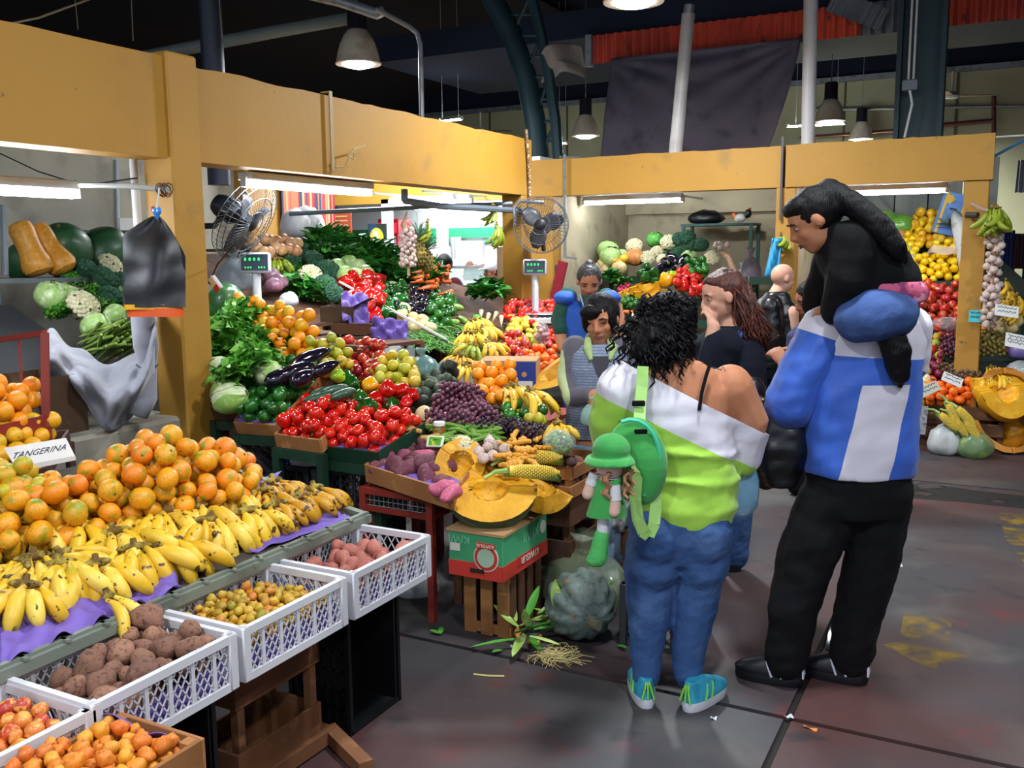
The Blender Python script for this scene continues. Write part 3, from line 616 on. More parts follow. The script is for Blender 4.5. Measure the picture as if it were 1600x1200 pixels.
# banana hands: crown up, fingers arching down and out (real metres)
BANM=pm('banana_skin','#e8b81e',.42,rand=['#eec434','#e8b828','#f2cf52','#e2b024'],layers=[('#c8a020',10,.55,.7),('#5a3a10',40,.63,.69,2),('#3a240c',14,.66,.70,3),('#a8b030',5,.66,.78)])
BANO=pm('old_banana_skin','#d09a1c',.45,rand=['#d09a1c','#c48c18','#dca828'],layers=[('#4a2c0c',18,.55,.62,5),('#2c1a08',40,.6,.66,2)])
BANG=pm('green_banana_skin','#8a9a24',.42,rand=['#8a9c26','#9aa82c','#7a9020'],layers=[('#4a5a14',20,.58,.66,3),('#c8b030',6,.6,.72)])
BANT=pm('banana_tip','#2c2010',.8);BANC=pm('banana_crown','#6a5020',.85,layers=[('#a8963c',30,.45,.6),('#2c2010',50,.6,.66)])
def finger(name,m,L=.17,R=.019,bend=1.5,seed=0):
    rg=random.Random(seed);n=9;pts=[V((0,0,0))];a=.45
    for i in range(n):s=(i+.5)/n;a -= bend/n*(1.25-.5*s);pts.append(pts[-1]+V((math.cos(a),0,math.sin(a)))*(L/n))
    rr=[.36,.42,.7,.95,1.04,1.08,1.06,.98,.76,.36]
    mb=MB();mb.tube(pts[:],[r*R for r in rr],7,0);e=pts[-1];d=(pts[-1]-pts[-2]).normalized()
    mb.tube([e,e+d*.008],[R*.3,R*.22],5,1);return mb.mesh(name,[m,BANT],ang=70)
def hand(loc,rotz=0,n=7,m=BANM,L=.17,fan=2.4,lean=(0,0),name='banana_bunch',label='',group=None,s=1.,seed=0,R=.019,cat='bananas',two=True,steep=0.):
    rg=random.Random(seed);key=(m.name,round(L,2),round(R,3))
    if key not in FING:FING[key]=[finger('banana',m,L,R,1.45+.35*k,k) for k in range(3)]
    o=emp(name,loc,label,cat,group,(lean[0],lean[1],rotz));o.scale=(s,s,s)
    put(MB().ell((-.006,0,.004),(.013,n*R*.36+.004,.014),10,6).tube([(-.006,0,.006),(-.022,0,.026)],[.012,.009],7).mesh('crown',BANC),'crown',parent=o)
    for i in range(n):
        row=i % 2 if two else 0;k=i/(max(n-1,1))-.5
        yaw=k*fan+rg.uniform(-.06,.06);pit=(.15+.3*rg.random() if row == 0 else-.15+.2*rg.random()) +steep
        T=Matrix.Translation((0,k*n*R*.75,-.014*row)) @ Matrix.Rotation(yaw*.55,4,'Z') @ Matrix.Translation((.004,0,0)) @ Matrix.Rotation(pit,4,'Y') @ Matrix.Rotation(k*1.1,4,'X')
        b=put(rg.choice(FING[key]),'banana',parent=o);b.matrix_local=T @ Matrix.Diagonal((rg.uniform(.9,1.1),)*3+(1,))
    return o
FING={}
# ================================================================== FURNITURE HELPERS
PINE=pm('crate_wood','#a8703e',.8,layers=[('#8a5a30',3,.45,.65,5),('#c08a54',9,.58,.7)],bump=.2,bscale=20,aniso_scale=(1,1,1))
DWOOD=pm('dark_crate_wood','#5a3822',.85,layers=[('#3c2416',3,.45,.65,5),('#7a5030',9,.6,.7)],bump=.2)
PURP=pm('purple_tissue','#7b62b8',.7,layers=[('#6a52a6',3,.45,.65),('#9a86d0',6,.6,.75)],bump=.2,bscale=30)
WPL=pm('white_crate_plastic','#d4d4da',.45,layers=[('#b8b4b4',5,.58,.75,4)])
GREENM=pm('green_stand_paint','#123826',.5,layers=[('#0c281c',3,.5,.7),('#1c4a30',8,.62,.75)])
REDM=pm('red_stand_paint','#8a2a1e',.55,layers=[('#6a1e18',4,.5,.7),('#a84030',10,.64,.75)])
CARD=pm('cardboard','#b08a5e',.85,layers=[('#9a7448',2,.5,.7)])
def lattice(mb,a,b,z0,z1,bays,per,t=.0036,th=.006):
    """lattice wall between a and b (horizontal), from z0 to z1"""
    a=V(a);b=V(b);L=(b-a).length;d=(b-a)/L;nrm=d.cross(_Z)
    for k in range(bays+1):p=a+d*(L*k/bays);mb.bar(p+_Z*z0,p+_Z*z1,.012,.009,hint=nrm)
    bw=L/bays;h=z1-z0
    for k in range(bays):
        x0=k*bw;n=per;stp=bw/n
        for sgn in (1,-1):
            j=-int(h*.62/stp)-1
            while j <= n:
                # line from (j*stp, z0) with slope: dx = h*.62 over h
                xa,za,xb,zb=j*stp,z0,j*stp+h*.62,z1
                if xb>0 and xa<bw:
                    if xa<0:t_=-xa/(xb-xa);za += (zb-za)*t_;xa=0
                    if xb>bw:t_=(bw-xa)/(xb-xa);zb=za+(zb-za)*t_;xb=bw
                    if xb-xa>.004:
                        if sgn<0:xa,xb=bw-xa,bw-xb
                        mb.bar(a+d*(x0+xa)+_Z*za,a+d*(x0+xb)+_Z*zb,t,th*.6,hint=nrm)
                j += 1
def plastic_crate(loc,L,W,H,label,m=WPL,group=None,rot=(0,0,0),bays=6,sb=3,name='plastic_crate',per=3):
    """L along y, W along x; origin at the middle of the base"""
    o=emp(name,loc,label,'crate',group,rot)
    x,y=W/2,L/2;MB().box((0,0,.006),(W-.02,L-.02,.012)).build('base',m,o,smooth=False)
    c=[(-x,-y),(x,-y),(x,y),(-x,y)]
    for px,py in c:MB().box((px*.955,py*.97,H/2),(.034,.034,H)).build('corner_post',m,o,bevel=.004)
    mb=MB()
    for i in range(4):
        a=V((*c[i],H-.012));b=V((*c[(i+1) % 4],H-.012));mb.bar(a,b,.018,.024)
    mb.build('rim',m,o,smooth=False)
    mb=MB()
    for i in range(4):mb.bar(V((*c[i],.012)),V((*c[(i+1) % 4],.012)),.012,.024)
    mb.build('lower_rail',m,o,smooth=False)
    for i in range(4):
        mb=MB();lattice(mb,(*c[i],0),(*c[(i+1) % 4],0),.02,H-.02,bays if i % 2 else sb,per);w=mb.build('lattice_side',m,o,smooth=False)
    return o
def slat_crate(loc,L,W,H,label,m=PINE,n=3,rot=(0,0,0),name='wooden_crate',th=.012,gap=.3,bottom=True,group=None):
    """wooden crate with horizontal slats; L along y, W along x; origin middle of base"""
    o=emp(name,loc,label,'crate',group,rot);x,y=W/2,L/2;h=H/(n+(n-1)*gap);hs=[h/2+k*h*(1+gap) for k in range(n)]
    for sx in (-1,1):
        for z in hs:MB().box((sx*x,0,z),(th,L,h)).build('slat',m,o,smooth=False,bevel=.002)
        for sy in (-1,1):MB().box((sx*(x-.018),sy*(y-.018),H/2),(.03,.03,H)).build('corner_post',m,o,smooth=False)
    for sy in (-1,1):
        for z in hs:MB().box((0,sy*(y+th*.4),z),(W+th,th,h)).build('slat',m,o,smooth=False,bevel=.002)
    if bottom:
        for k in range(3):MB().box((-x+W*(k+.5)/3,0,.006),(W/3*.85,L-.01,.012)).build('bottom_board',m,o,smooth=False)
    return o
def sheet(name,quad,m,label,cat='paper',amp=.008,fr_=(3,5),n=(22,14),group=None,thick=.002,lift=.004,bump_=None,seed=0,parent=None):
    """crumpled thin sheet over a quadrilateral"""
    p=[V(q) for q in quad];nn=(p[1]-p[0]).cross(p[3]-p[0]).normalized()
    if nn.z<0:nn=-nn
    c0=(p[0]+p[1]+p[2]+p[3])/4
    def fn(u,v):
        q=p[0]*(1-u)*(1-v)+p[1]*u*(1-v)+p[2]*u*v+p[3]*(1-u)*v
        h=amp*(math.sin(fr_[0]*6.28*u+seed)*math.sin(fr_[1]*6.28*v+seed*2) +.7*nz((u*fr_[0]*2+seed,v*fr_[1]*2,seed)))
        e=min(u,1-u,v,1-v)
        if e<.02:h += amp*1.5*nz((u*9,v*9,seed+4))
        return q-c0+nn*(h+lift+amp)
    o=MB().grid(n[0],n[1],fn).build(name,m,parent,ang=180);o.location=c0;s=o.modifiers.new('s','SOLIDIFY');s.thickness=thick
    if label:tag(o,label,cat,group)
    return o
# ================================================================== FRONT TABLE: tangerines, bananas, white crates
GRAIL=pm('grey_green_rail','#7c8478',.55,layers=[('#5a6058',6,.52,.7,4),('#6a4a30',14,.66,.72)])
T1=Plane(-2.2,2,.665,-.16,0)
tb=emp('display_table',(-2.75,1.95,0),'long display table with grey metal edge under the tangerines and bananas','table')
def tl(x,y,z):return V((x+2.75,y-1.95,z))
mb=MB();v=[tl(x,y,T1.z(x,y)-d) for d in (0,.02) for x,y in ((-2.22,.6),(-2.22,2.93),(-3.35,2.93),(-3.35,.6))]
mb.add(v,[(0,1,2,3),(7,6,5,4),(0,4,5,1),(1,5,6,2),(2,6,7,3),(3,7,4,0)]);mb.build('table_top',pm('table_board','#3a342e',.8),tb,smooth=False)
MB().bar(tl(-2.2,.6,.66),tl(-2.2,2.95,.66),.035,.032).bar(tl(-2.205,.6,.668),tl(-2.205,2.95,.668),.018,.036).build('front_rail',GRAIL,tb,smooth=False)
MB().bar(tl(-2.2,2.94,.66),tl(-3.35,2.94,T1.z(-3.35,0)),.03,.04).build('side_rail',GRAIL,tb,smooth=False)
for x,y in ((-2.26,.7),(-2.26,2.88),(-3.3,.7),(-3.3,2.88)):MB().bar(tl(x,y,0),tl(x,y,T1.z(x,y)-.02),.035,.035).build('leg',GRAIL,tb,smooth=False)
for i in range(14):
    MB().box(tl(-2.2,1.2+i*.125,.682),(.042,.012,.008)).build('rivet_tab',GRAIL,tb,smooth=False)
# purple tissue under the bananas and at the table end
sheet('tissue_paper',[T1.at(0,1052),T1.at(290,925),T1.at(230,880),T1.at(0,960)],PURP,'purple tissue sheet at the table edge under the nearest bananas',amp=.016,fr_=(5,1.7),n=(60,28),seed=2)
sheet('tissue_paper',[T1.at(392,868),T1.at(548,815),T1.at(512,792),T1.at(330,830)],PURP,'purple tissue sheet at the far table corner under the overripe bananas',amp=.006,fr_=(4,1.5),n=(40,16),seed=5)
sheet('tissue_paper',[T1.at(100,900),T1.at(380,810),T1.at(440,740),T1.at(200,800)],PURP,'purple tissue sheet between the tangerines and bananas',amp=.006,fr_=(3,2),n=(40,16),seed=7)
# tangerine heap
q=[T1.at(-60,905),T1.at(400,815),T1.at(408,740),T1.at(-40,815)]
TP=T1
def profT(u,v):
    ridge=.05+.19*math.exp(-((u-.62)/.2)**2) +.09*math.exp(-((u-.9)/.12)**2) +.11*math.exp(-((u-.25)/.35)**2)
    return ridge*math.sin(math.pi*min(1,.12+v*.8))**.8
pile(tang,q,.039,300,profT,'tangerine','orange and green tangerine in the big heap beside the square post','tangerine','tangerines heaped on the front table',seed=3,rvar=.16)
q=[T1.at(-70,880),T1.at(70,850),T1.at(80,790),T1.at(-70,800)]
pile(mand,q,.031,90,dome(.16,.06),'mandarin','small yellow-green mandarin left of the tangerine heap','mandarin','green mandarins at the left edge',seed=4,rvar=.1)
# banana bunches along the table edge: (px, py of crown, turn, fingers, material)
random.seed(5)
BL=[(38,905,-2.5,7,BANM,.2,'large yellow banana bunch at the left edge, half out of the photo'),(60,838,-.9,6,BANM,.21,'banana bunch with dark crown standing behind the left edge bunch'),
      (52,895,-1.0,6,BANM,.2,'pale yellow banana bunch facing the camera at the left'),(98,890,-.2,5,BANM,.2,'banana bunch lying under the long pale bananas'),
      (128,838,-.25,4,BANM,.22,'long pale bananas pointing right in front of the tangerines'),
      (38,938,-1.3,5,BANM,.15,'small curled banana bunch at the front on the purple tissue'),(92,905,-1.4,6,BANM,.17,'banana bunch with brown tips above the purple tissue'),
      (178,855,-.95,6,BANM,.19,'banana bunch with tall dark crown in the middle of the row'),(226,826,-1.4,7,BANM,.2,'upright fan of bananas against the tangerines'),
      (258,822,-.7,6,BANM,.2,'banana bunch leaning right beside the upright fan'),(150,905,-1.2,5,BANM,.17,'spotted bananas over the front rail'),
      (210,880,-1.0,6,BANM,.17,'speckled banana bunch low in the middle of the row'),(262,872,-.9,6,BANM,.18,'curved pale bananas in the middle of the row'),
      (302,815,-1.5,6,BANM,.17,'small banana bunch behind the curved pale bananas'),(350,790,-1.3,7,BANM,.19,'banana bunch with crown up near the end of the row'),
      (330,835,-1.0,7,BANM,.18,'plump banana bunch hanging over the rail'),(385,822,-.9,6,BANM,.17,'banana bunch before the overripe ones'),
      (410,790,-1.4,6,BANO,.15,'brown blotched banana bunch, leftmost of the overripe ones'),(428,775,-.6,6,BANO,.15,'brown blotched banana bunch at the back of the overripe ones'),
      (430,812,-1.1,7,BANO,.14,'brown blotched banana bunch at the front of the overripe ones'),(468,800,-.9,7,BANO,.14,'brown blotched banana bunch in the middle of the overripe ones'),(492,786,-.7,6,BANO,.14,'brown blotched banana bunch at the far table corner')]
for i,(px,py,a,n,m,L,lab) in enumerate(BL):
    p=T1.up(.085 if m is BANM else .07).at(px,py-22);hand(p,a+CT-.05,n,m,L,2.0+.4*random.random(),(random.uniform(-.15,.15),random.uniform(0,.25)),label=lab,group='bananas on the front table',seed=i,R=.023 if m is BANM else .0195,s=1.05)
o=hand(T1.up(.04).at(172,935),0,2,BANM,.17,.35,(0,.1),label='two loose bananas lying on the purple tissue',group='bananas on the front table',seed=77,two=False)
# white crates and what stands in them
CZ=.485
cr={}
for k,(y0,lab,dz) in dict(D=(.93,'white lattice crate of red tubers at the bottom left corner',-.01),A=(1.40,'white lattice crate of brown potatoes',0),B=(1.905,'white lattice crate of small yellow tubers',0),C=(2.42,'white lattice crate of pink potatoes, farthest of the row',.0)).items():
    cr[k]=plastic_crate((-2.045,y0+.235,CZ+dz),.465,.335,.165,lab,group='white crates along the table')
def cq(k,z,m=.02):
    l=cr[k].location;return [V((l.x+sx*(.1675-m),l.y+sy*(.2325-m),l.z+z)) for sx,sy in ((-1,-1),(1,-1),(1,1),(-1,1))]
for k,lab in (('A','purple tissue lining the crate of brown potatoes'),('B','purple tissue lining the crate of small yellow tubers'),('C','purple tissue lining the crate of pink potatoes'),('D','purple tissue lining the crate of red tubers')):
    mb=MB();c=cq(k,.014,.022);t=cq(k,.085,.018);l=cr[k].location
    for i in range(4):
        j=(i+1) % 4;mb.grid(12,3,lambda u,v: (c[i]*(1-u)+c[j]*u)*(1-v)+(t[i]*(1-u)+t[j]*u)*v-l+_Z*(.02*v*nz((u*5,i,v*2))))
    mb.add([p-l for p in c],[(0,1,2,3)]);o=mb.build('tissue_paper',PURP,loc=l,ang=180);tag(o,lab,'paper')
pile(poto,cq('A',.05),.031,80,lambda u,v:.03+.07*v,'potato','brown potato in the white lattice crate','potato','brown potatoes in the crate',seed=5,rvar=.28)
pile(oca1,cq('B',.06),.0145,330,lambda u,v:.02+.05*math.sin(math.pi*(.2+.7*v))*(1.1-.6*u),'yellow_tuber','small yellow-green tuber in the white lattice crate','tuber','small yellow tubers in the crate',seed=6,rvar=.2)
pile(ppot,cq('C',.04),.027,60,lambda u,v:.045+.05*v,'potato','pink potato in the farthest white lattice crate','potato','pink potatoes in the crate',seed=7,rvar=.22)
pile(oca3,cq('D',.05),.02,160,lambda u,v:.03+.05*v,'red_tuber','glossy red and yellow tuber in the corner crate','tuber','red tubers in the corner crate',seed=8,rvar=.2)
# wooden box of orange tubers in front
bx=slat_crate((-1.735,1.19,.5),.56,.27,.095,'shallow wooden box of orange tubers at the bottom edge',n=1)
sheet('tissue_paper',[(-1.86,.93,.512),(-1.61,.93,.512),(-1.61,1.45,.512),(-1.86,1.45,.512)],PURP,'purple tissue lining the box of orange tubers',amp=.004)
o=MB().grid(16,6,lambda u,v:V((-1.872+.24*u,1.452-.03*v,.59+.025*v-.01*u+.012*math.sin(u*9)))).build('tissue_paper',PURP,ang=180);tag(o,'crumpled purple tissue edge behind the orange tubers','paper');s=o.modifiers.new('s','SOLIDIFY');s.thickness=.002
pile(oca2,[(-1.855,.94,.517),(-1.615,.94,.517),(-1.615,1.44,.517),(-1.855,1.44,.517)],.0175,330,lambda u,v:.07+.03*math.sin(math.pi*v),'orange_tuber','small orange tuber in the shallow wooden box','tuber','orange tubers in the wooden box',seed=9,rvar=.2)
# supports: black crates standing on end and wooden crates
def black_crate(loc,dims,label,rot=(0,0,0),group=None,ribs=True,m=None,open_='x'):
    """solid-ribbed black crate; dims x,y,z; the open side looks along +x, +z or -y"""
    m=m or BLK;o=emp('black_crate',loc,label,'crate',group,rot);X,Y,Z=dims;t=.012
    walls={'x': ((-X/2+t/2,0,Z/2),(t,Y,Z)),'y0': ((0,-Y/2+t/2,Z/2),(X,t,Z)),'y1': ((0,Y/2-t/2,Z/2),(X,t,Z)),'z0': ((0,0,t/2),(X,Y,t)),'z1': ((0,0,Z-t/2),(X,Y,t)),'x1': ((X/2-t/2,0,Z/2),(t,Y,Z))}
    skip={'x':'x1','z':'z1'}[open_]
    for k,(c,d) in walls.items():
        if k != skip:MB().box(c,d).build('panel',m,o,smooth=False,bevel=.003)
    n=7
    mb=MB()
    for i in range(n):
        f=(i+.5)/n
        if open_ == 'z':
            for s in (-1,1):mb.box((s*(X/2+.003),-Y/2+Y*f,Z/2),(.01,.012,Z*.94));mb.box((-X/2+X*f,s*(Y/2+.003),Z/2),(.012,.01,Z*.94))
        else:
            mb.box((0,-Y/2-.003,Z*f),(X*.94,.01,.012));mb.box((-X/2+X*f,-Y/2-.003,Z/2),(.012,.01,Z*.94))
    if open_ == 'z':
        for zz in (Z-.012,Z*.55):
            for s in (-1,1):mb.box((s*(X/2+.005),0,zz),(.016,Y+.02,.022));mb.box((0,s*(Y/2+.005),zz),(X+.02,.016,.022))
    else:
        for yy in (-1,1):mb.box((X/2,yy*(Y/2),Z/2),(.02,.016,Z))
        for zz in (.006,Z-.006):mb.box((X/2,0,zz),(.02,Y,.016))
    mb.build('ribs',m,o,smooth=False);return o
MIDW=pm('worn_wood','#7c5030',.85,layers=[('#5c381f',3,.45,.65,5),('#946440',9,.6,.7)],bump=.2)
black_crate((-2.12,2.66,0),(.28,.3,.475),'black plastic crate standing on end below the pink potatoes')
slat_crate((-2.14,2.21,0),.38,.22,.475,'battered wooden crate below the yellow tubers',m=MIDW,n=2,gap=.9)
wl=emp('broken_crate',(-2.03,2.2,0),'broken wooden crate frame on the floor beside the black crate','crate')
MB().bar((-.02,-.3,.035),(.0,.25,.035),.07,.05).build('board',MIDW,wl,smooth=False);MB().bar((.0,.25,.035),(.26,.12,.03),.05,.045).build('board',MIDW,wl,smooth=False)
black_crate((-2.1,1.63,0),(.3,.42,.475),'black plastic crate below the brown potatoes')
black_crate((-2.1,1.13,0),(.3,.42,.465),'black plastic crate below the corner crate of red tubers')
black_crate((-1.74,1.2,0),(.24,.5,.49),'black plastic crate below the box of orange tubers')
# sign
PAPER=pm('white_card','#e6e2dc',.7);INK=pm('blue_ink','#14123c',.6)
a,b,c,d=gd(6,700,3.62),gd(103,684,3.62),gd(117,712,3.5),gd(24,730,3.5)
sg=emp('price_sign',(c+d)/2,'white card sign reading TANGERINA on the fruit','sign');l=sg.location
mb=MB();nn=(b-a).cross(d-a).normalized();nn=nn if nn.z>0 else-nn
mb.add([p-l+nn*h for h in (0,-.004) for p in (a,b,c,d)],[(0,1,2,3),(7,6,5,4),(0,4,5,1),(1,5,6,2),(2,6,7,3),(3,7,4,0)]);mb.build('card',PAPER,sg,smooth=False)
e,f=gd(118,719,3.5),gd(25,738,3.5);MB().add([p-l+h for h in (V((0,0,0)),cF*.004) for p in (d,c,e,f)],[(0,1,2,3),(7,6,5,4),(0,4,5,1),(1,5,6,2),(2,6,7,3),(3,7,4,0)]).build('fold',PAPER,sg,smooth=False)
ex=((c-d)+(b-a)).normalized();ey=nn.cross(ex);tm=textmesh('TANGERINA',.062,INK,.0004);t=put(tm,'lettering',parent=sg)
ctr=(a+b+c+d)/4-l+nn*.002;sx=(b-a).length*.86/max(.01,(max(v.co.x for v in tm.vertices)-min(v.co.x for v in tm.vertices)))
t.matrix_local=Matrix.Translation(ctr) @ Matrix((ex,ey,nn)).transposed().to_4x4() @ Matrix.Diagonal((sx,sx*1.5,1,1))
# red racks of oranges behind, at the left edge
R1=Plane(-3.3,2.2,.80,-.3,0)
def rack(plane,quad,label,m=REDM,h=.06,legs=True):
    q=[plane.at(*p) for p in quad];c=(q[0]+q[1]+q[2]+q[3])/4;o=emp('display_rack',(c.x,c.y,0),label,'rack');l=o.location
    MB().add([p-l for p in q],[(0,1,2,3)]).add([p-l-_Z*.012 for p in q],[(3,2,1,0)]).build('tray_floor',pm('tray_dark','#2c2420',.8),o,smooth=False)
    for i in range(4):
        a,b=q[i]-l,q[(i+1) % 4]-l;MB().bar(a+_Z*h*.4,b+_Z*h*.4,.012,h).build('rail',m,o,smooth=False)
        if legs:MB().bar(V((a.x,a.y,0)),a,.03,.03).build('leg',m,o,smooth=False)
    return q,o
q,_=rack(R1,[(-70,795),(70,752),(108,690),(-40,712)],'dark tray rack of yellow oranges behind the TANGERINA sign',pm('brown_rail','#4a2c24',.6))
pile(yorn,q,.037,60,lambda u,v:.04+.08*v,'orange','yellow orange in the tray behind the TANGERINA sign','orange','yellow oranges behind the sign',seed=11,inset=1.)
R2=Plane(-3.55,2.3,1.0,-.35,0)
q,o=rack(R2,[(-60,700),(72,668),(60,628),(-60,640)],'red metal rack of oranges at the left edge')
pile(orng,q,.04,60,lambda u,v:.05+.2*(1-u)*v,'orange','bright orange in the red metal rack at the left edge','orange','oranges in the red rack',seed=12,inset=1.)
a=R2.at(72,668);l=o.location;b=gd(70,520,(a-cO).dot(cF)+.02)
MB().bar(a-l,b-l,.03,.02).bar(b-l,gd(-10,532,(a-cO).dot(cF)+.4)-l,.02,.025).bar(gd(30,530,(a-cO).dot(cF)+.25)-l,gd(34,600,(a-cO).dot(cF)+.25)-l,.012,.012).build('back_frame',REDM,o,smooth=False)
# ================================================================== GREENGROCER'S STEPPED STAND (left row, right of the square post)
P2L=Plane(-3.4,3.8,.86,0,.45);P2R=Plane(-2.5,3.75,.74,0,.22)
def tray(plane,quad,label,m=PINE,h=.07,liner=None,name='display_tray'):
    q=[plane.at(*p) for p in quad];c=(q[0]+q[1]+q[2]+q[3])/4;o=emp(name,c,label,'tray');n=plane.n
    MB().add([p-c for p in q],[(0,1,2,3)]).add([p-c-n*.01 for p in q],[(3,2,1,0)]).build('bottom_board',m,o,smooth=False)
    for i in range(4):a,b=q[i]-c,q[(i+1) % 4]-c;MB().bar(a+n*(h/2-.012),b+n*(h/2-.012),.012,h,hint=n).build('side_board',m,o,smooth=False)
    if liner:sheet('tissue_paper',[q[0]+n*.004,q[1]+n*.004,q[1]*.7+q[2]*.3+n*.004,q[0]*.7+q[3]*.3+n*.004],PURP,liner,amp=.008,lift=h*.55)
    return [p+n*.005 for p in q]
def stand(quads,label,m=GREENM):
    q=quads;c=q[0];o=emp('display_stand',(c.x,c.y,0),label,'stand');l=o.location
    for i in range(len(q)):
        p=q[i]-l;MB().bar(V((p.x,p.y,0)),p-_Z*.02,.04,.04).build('leg',m,o,smooth=False)
    for i in range(len(q)-1):MB().bar(q[i]-l-_Z*.045,q[i+1]-l-_Z*.045,.03,.05).build('rail',m,o,smooth=False)
    return o
def deck(plane,quad,label,dz=-.03,m=None,name='display_table',legs=True):
    q=[plane.at(*p)+_Z*dz if isinstance(p,tuple) else p for p in quad];c=sum(q,V((0,0,0)))/len(q);o=emp(name,(c.x,c.y,0),label,'table');l=o.location;n=len(q);m=m or DWOOD
    MB().add([p-l-_Z*h for h in (0,.025) for p in q],[tuple(range(n)),tuple(range(2*n-1,n-1,-1))]+[(i,i+n,(i+1) % n+n,(i+1) % n) for i in range(n)]).build('table_top',m,o,smooth=False)
    if legs:
        for p in q:p=p-l;MB().bar(V((p.x*.95,p.y*.95,0)),V((p.x*.95,p.y*.95,p.z-.02)),.045,.045).build('leg',m,o,smooth=False)
    return o
deck(P2R,[(575,725),(715,712),(898,702),(850,640),(800,600),(655,590),(560,640)],'dark board table under the peppers, grapes and avocados')
deck(P2L,[(380,672),(470,628),(525,585),(530,560),(345,480),(342,640)],'dark sloping board under the lettuce, eggplants and oranges')
# lettuce step
qL=tray(P2L,[(336,652),(384,655),(430,560),(340,555)],'wooden tray of lettuces beside the square post',DWOOD,liner='purple tissue under the white lettuce hearts')
qG=tray(P2L,[(372,674),(436,678),(520,585),(415,585)],'wooden tray of dark green fruit',PINE,liner='purple tissue under the dark green fruit')
q1=tray(P2R.up(.06),[(433,694),(503,704),(560,645),(500,630)],'upper wooden tray of tomatoes',PINE)
q2=tray(P2R,[(503,712),(592,724),(668,675),(565,655)],'lower tray of tomatoes with a purple edge',GREENM,liner='purple tissue edge under the lower tomatoes')
stand([qL[0],qL[1]],'green metal stand leg pair below the lettuces');stand([qG[0],qG[1]],'green metal stand below the dark green fruit');stand([q1[0],q1[1]],'green metal stand below the upper tomatoes');stand([q2[0],q2[1]],'green metal stand below the lower tomatoes')
pile(lime,qG,.034,80,lambda u,v:.06+.10*math.sin(math.pi*(.1+.75*v)),'green_fruit','dark green shiny fruit left of the tomatoes','fruit','dark green fruit in the tray',seed=21)
pile(tomo,q1,.037,90,lambda u,v:.04+.15*math.sin(math.pi*(.1+.75*v))*(.4+.5*u)*(1-.35*v),'tomato','large red tomato in the upper tray','tomato','tomatoes in the upper tray',seed=22,rvar=.14)
pile(tomo,q2,.032,110,lambda u,v:.045+.08*math.sin(math.pi*(.1+.8*v)),'tomato','red tomato in the lower tray beside the sweet potatoes','tomato','tomatoes in the lower tray',seed=23,rvar=.14)
# lettuces
WOM=[cabbage('lettuce_head',pm('white_lettuce','#cfdca8',.5,layers=[('#8fbc58',2,.52,.66,4),('#e8ecd4',4,.5,.7)]),LG3,i+30,1.0) for i in range(2)]
for i,(x,y,r,lab) in enumerate(((343,578,.075,'white lettuce heart at the post, topmost of three'),(350,612,.07,'white lettuce heart in the middle of three'),(358,622,.078,'white lettuce heart with cut stem at the tray front'),(418,582,.07,'pale lettuce with white stem behind the dark green fruit'))):
    put(WOM[i % 2],'lettuce',P2L.up(.19).at(x,y),(1.2,.3*i,i),(r,r,r*1.25),label=lab,cat='lettuce')
LTP=[(342,505),(350,545),(368,530),(380,560),(392,548),(378,588),(356,520),(388,518),(398,565),(388,600),(345,530),(372,505),(362,560),(340,555)]
for i,(x,y) in enumerate(LTP):
    o=put(lettb[i % 2],'leaf_lettuce',P2L.up(.10+.06*(i % 3)).at(x,y),(.5,0,i*1.1),1.05,label='curly green leaf lettuce in the heap at the square post',cat='lettuce',group='leaf lettuces at the post')
for i,(x,y) in enumerate(((430,545),(445,548),(418,538),(455,540))):
    put(spin[i % 3],'leafy_bunch',P2L.up(.1).at(x,y),(.2,.1,i*1.7),.62,label='dark leafy bunch above the eggplants',cat='greens',group='leafy bunches above the eggplants')
o=put(fr('watermelon',[pm('green_melon_skin','#2a5a2c',.35,layers=[('#4a7a3c',1.5,.5,.7)],coat=.2)],sq=1.25,top=0,bot=0,seg=20,rings=14),'green_squash',P2L.up(.22).at(352,478),(.4,.5,.2),.125,label='big smooth green squash by the post above the lettuce',cat='squash')
# eggplants and cucumbers
for i,(x,y,a,s) in enumerate(((438,590,2.0,.045),(462,580,2.2,.045),(486,560,2.35,.047),(474,590,2.3,.04),(508,575,2.2,.036))):
    d=Quaternion(_Z,a-1.2) @ Quaternion(V((0,1,0)),1.25);put(eggp[i % 3],'eggplant',P2L.up(.2).at(x,y),d,s,label=['large glossy eggplant nearest the lettuce','second glossy eggplant from the lettuce','long glossy eggplant pointing up at the oranges','glossy eggplant tucked under the long one','small round-ended eggplant beside the green apples'][i],cat='eggplant',group='large eggplants')
CUCM=pm('cucumber_skin','#2a4a34',.4,layers=[('#3c6044',3,.5,.7)],coat=.2);cuc=fr('cucumber',[CUCM,STEMG],sq=3.,top=0,bot=0,nn=.1,p=.7,rings=14,stem=(.12,.25,1))
for i,(x,y,a) in enumerate(((508,612,.9),(522,610,1.1),(536,616,1.3),(498,622,.7))):
    put(cuc,'cucumber',P2L.up(.14).at(x,y),Quaternion(_Z,a) @ Quaternion(V((0,1,0)),1.4),.026,label='dark cucumber between eggplants and upper tomatoes',cat='cucumber',group='cucumbers by the tomatoes')
# oranges step (back left)
PO=Plane(-3.7,4.3,1.12,0,.45)
qO=tray(PO,[(398,572),(520,590),(545,560),(362,505)],'hidden tray of oranges above the eggplants',DWOOD)
pile(yorn+orng+orng,[PO.at(*p) for p in ((380,568),(475,585),(512,545),(355,498))],.038,170,lambda u,v:.07+.17*v,'orange','yellow orange in the heap before the scale','orange','oranges in front of the scale',seed=25)
pile(mand,[PO.at(*p) for p in ((470,588),(535,600),(560,566),(498,552))],.034,45,lambda u,v:.06+.07*v,'mandarin','yellow-green mandarin between the oranges and red apples','mandarin','mandarins beside the red apples',seed=26)
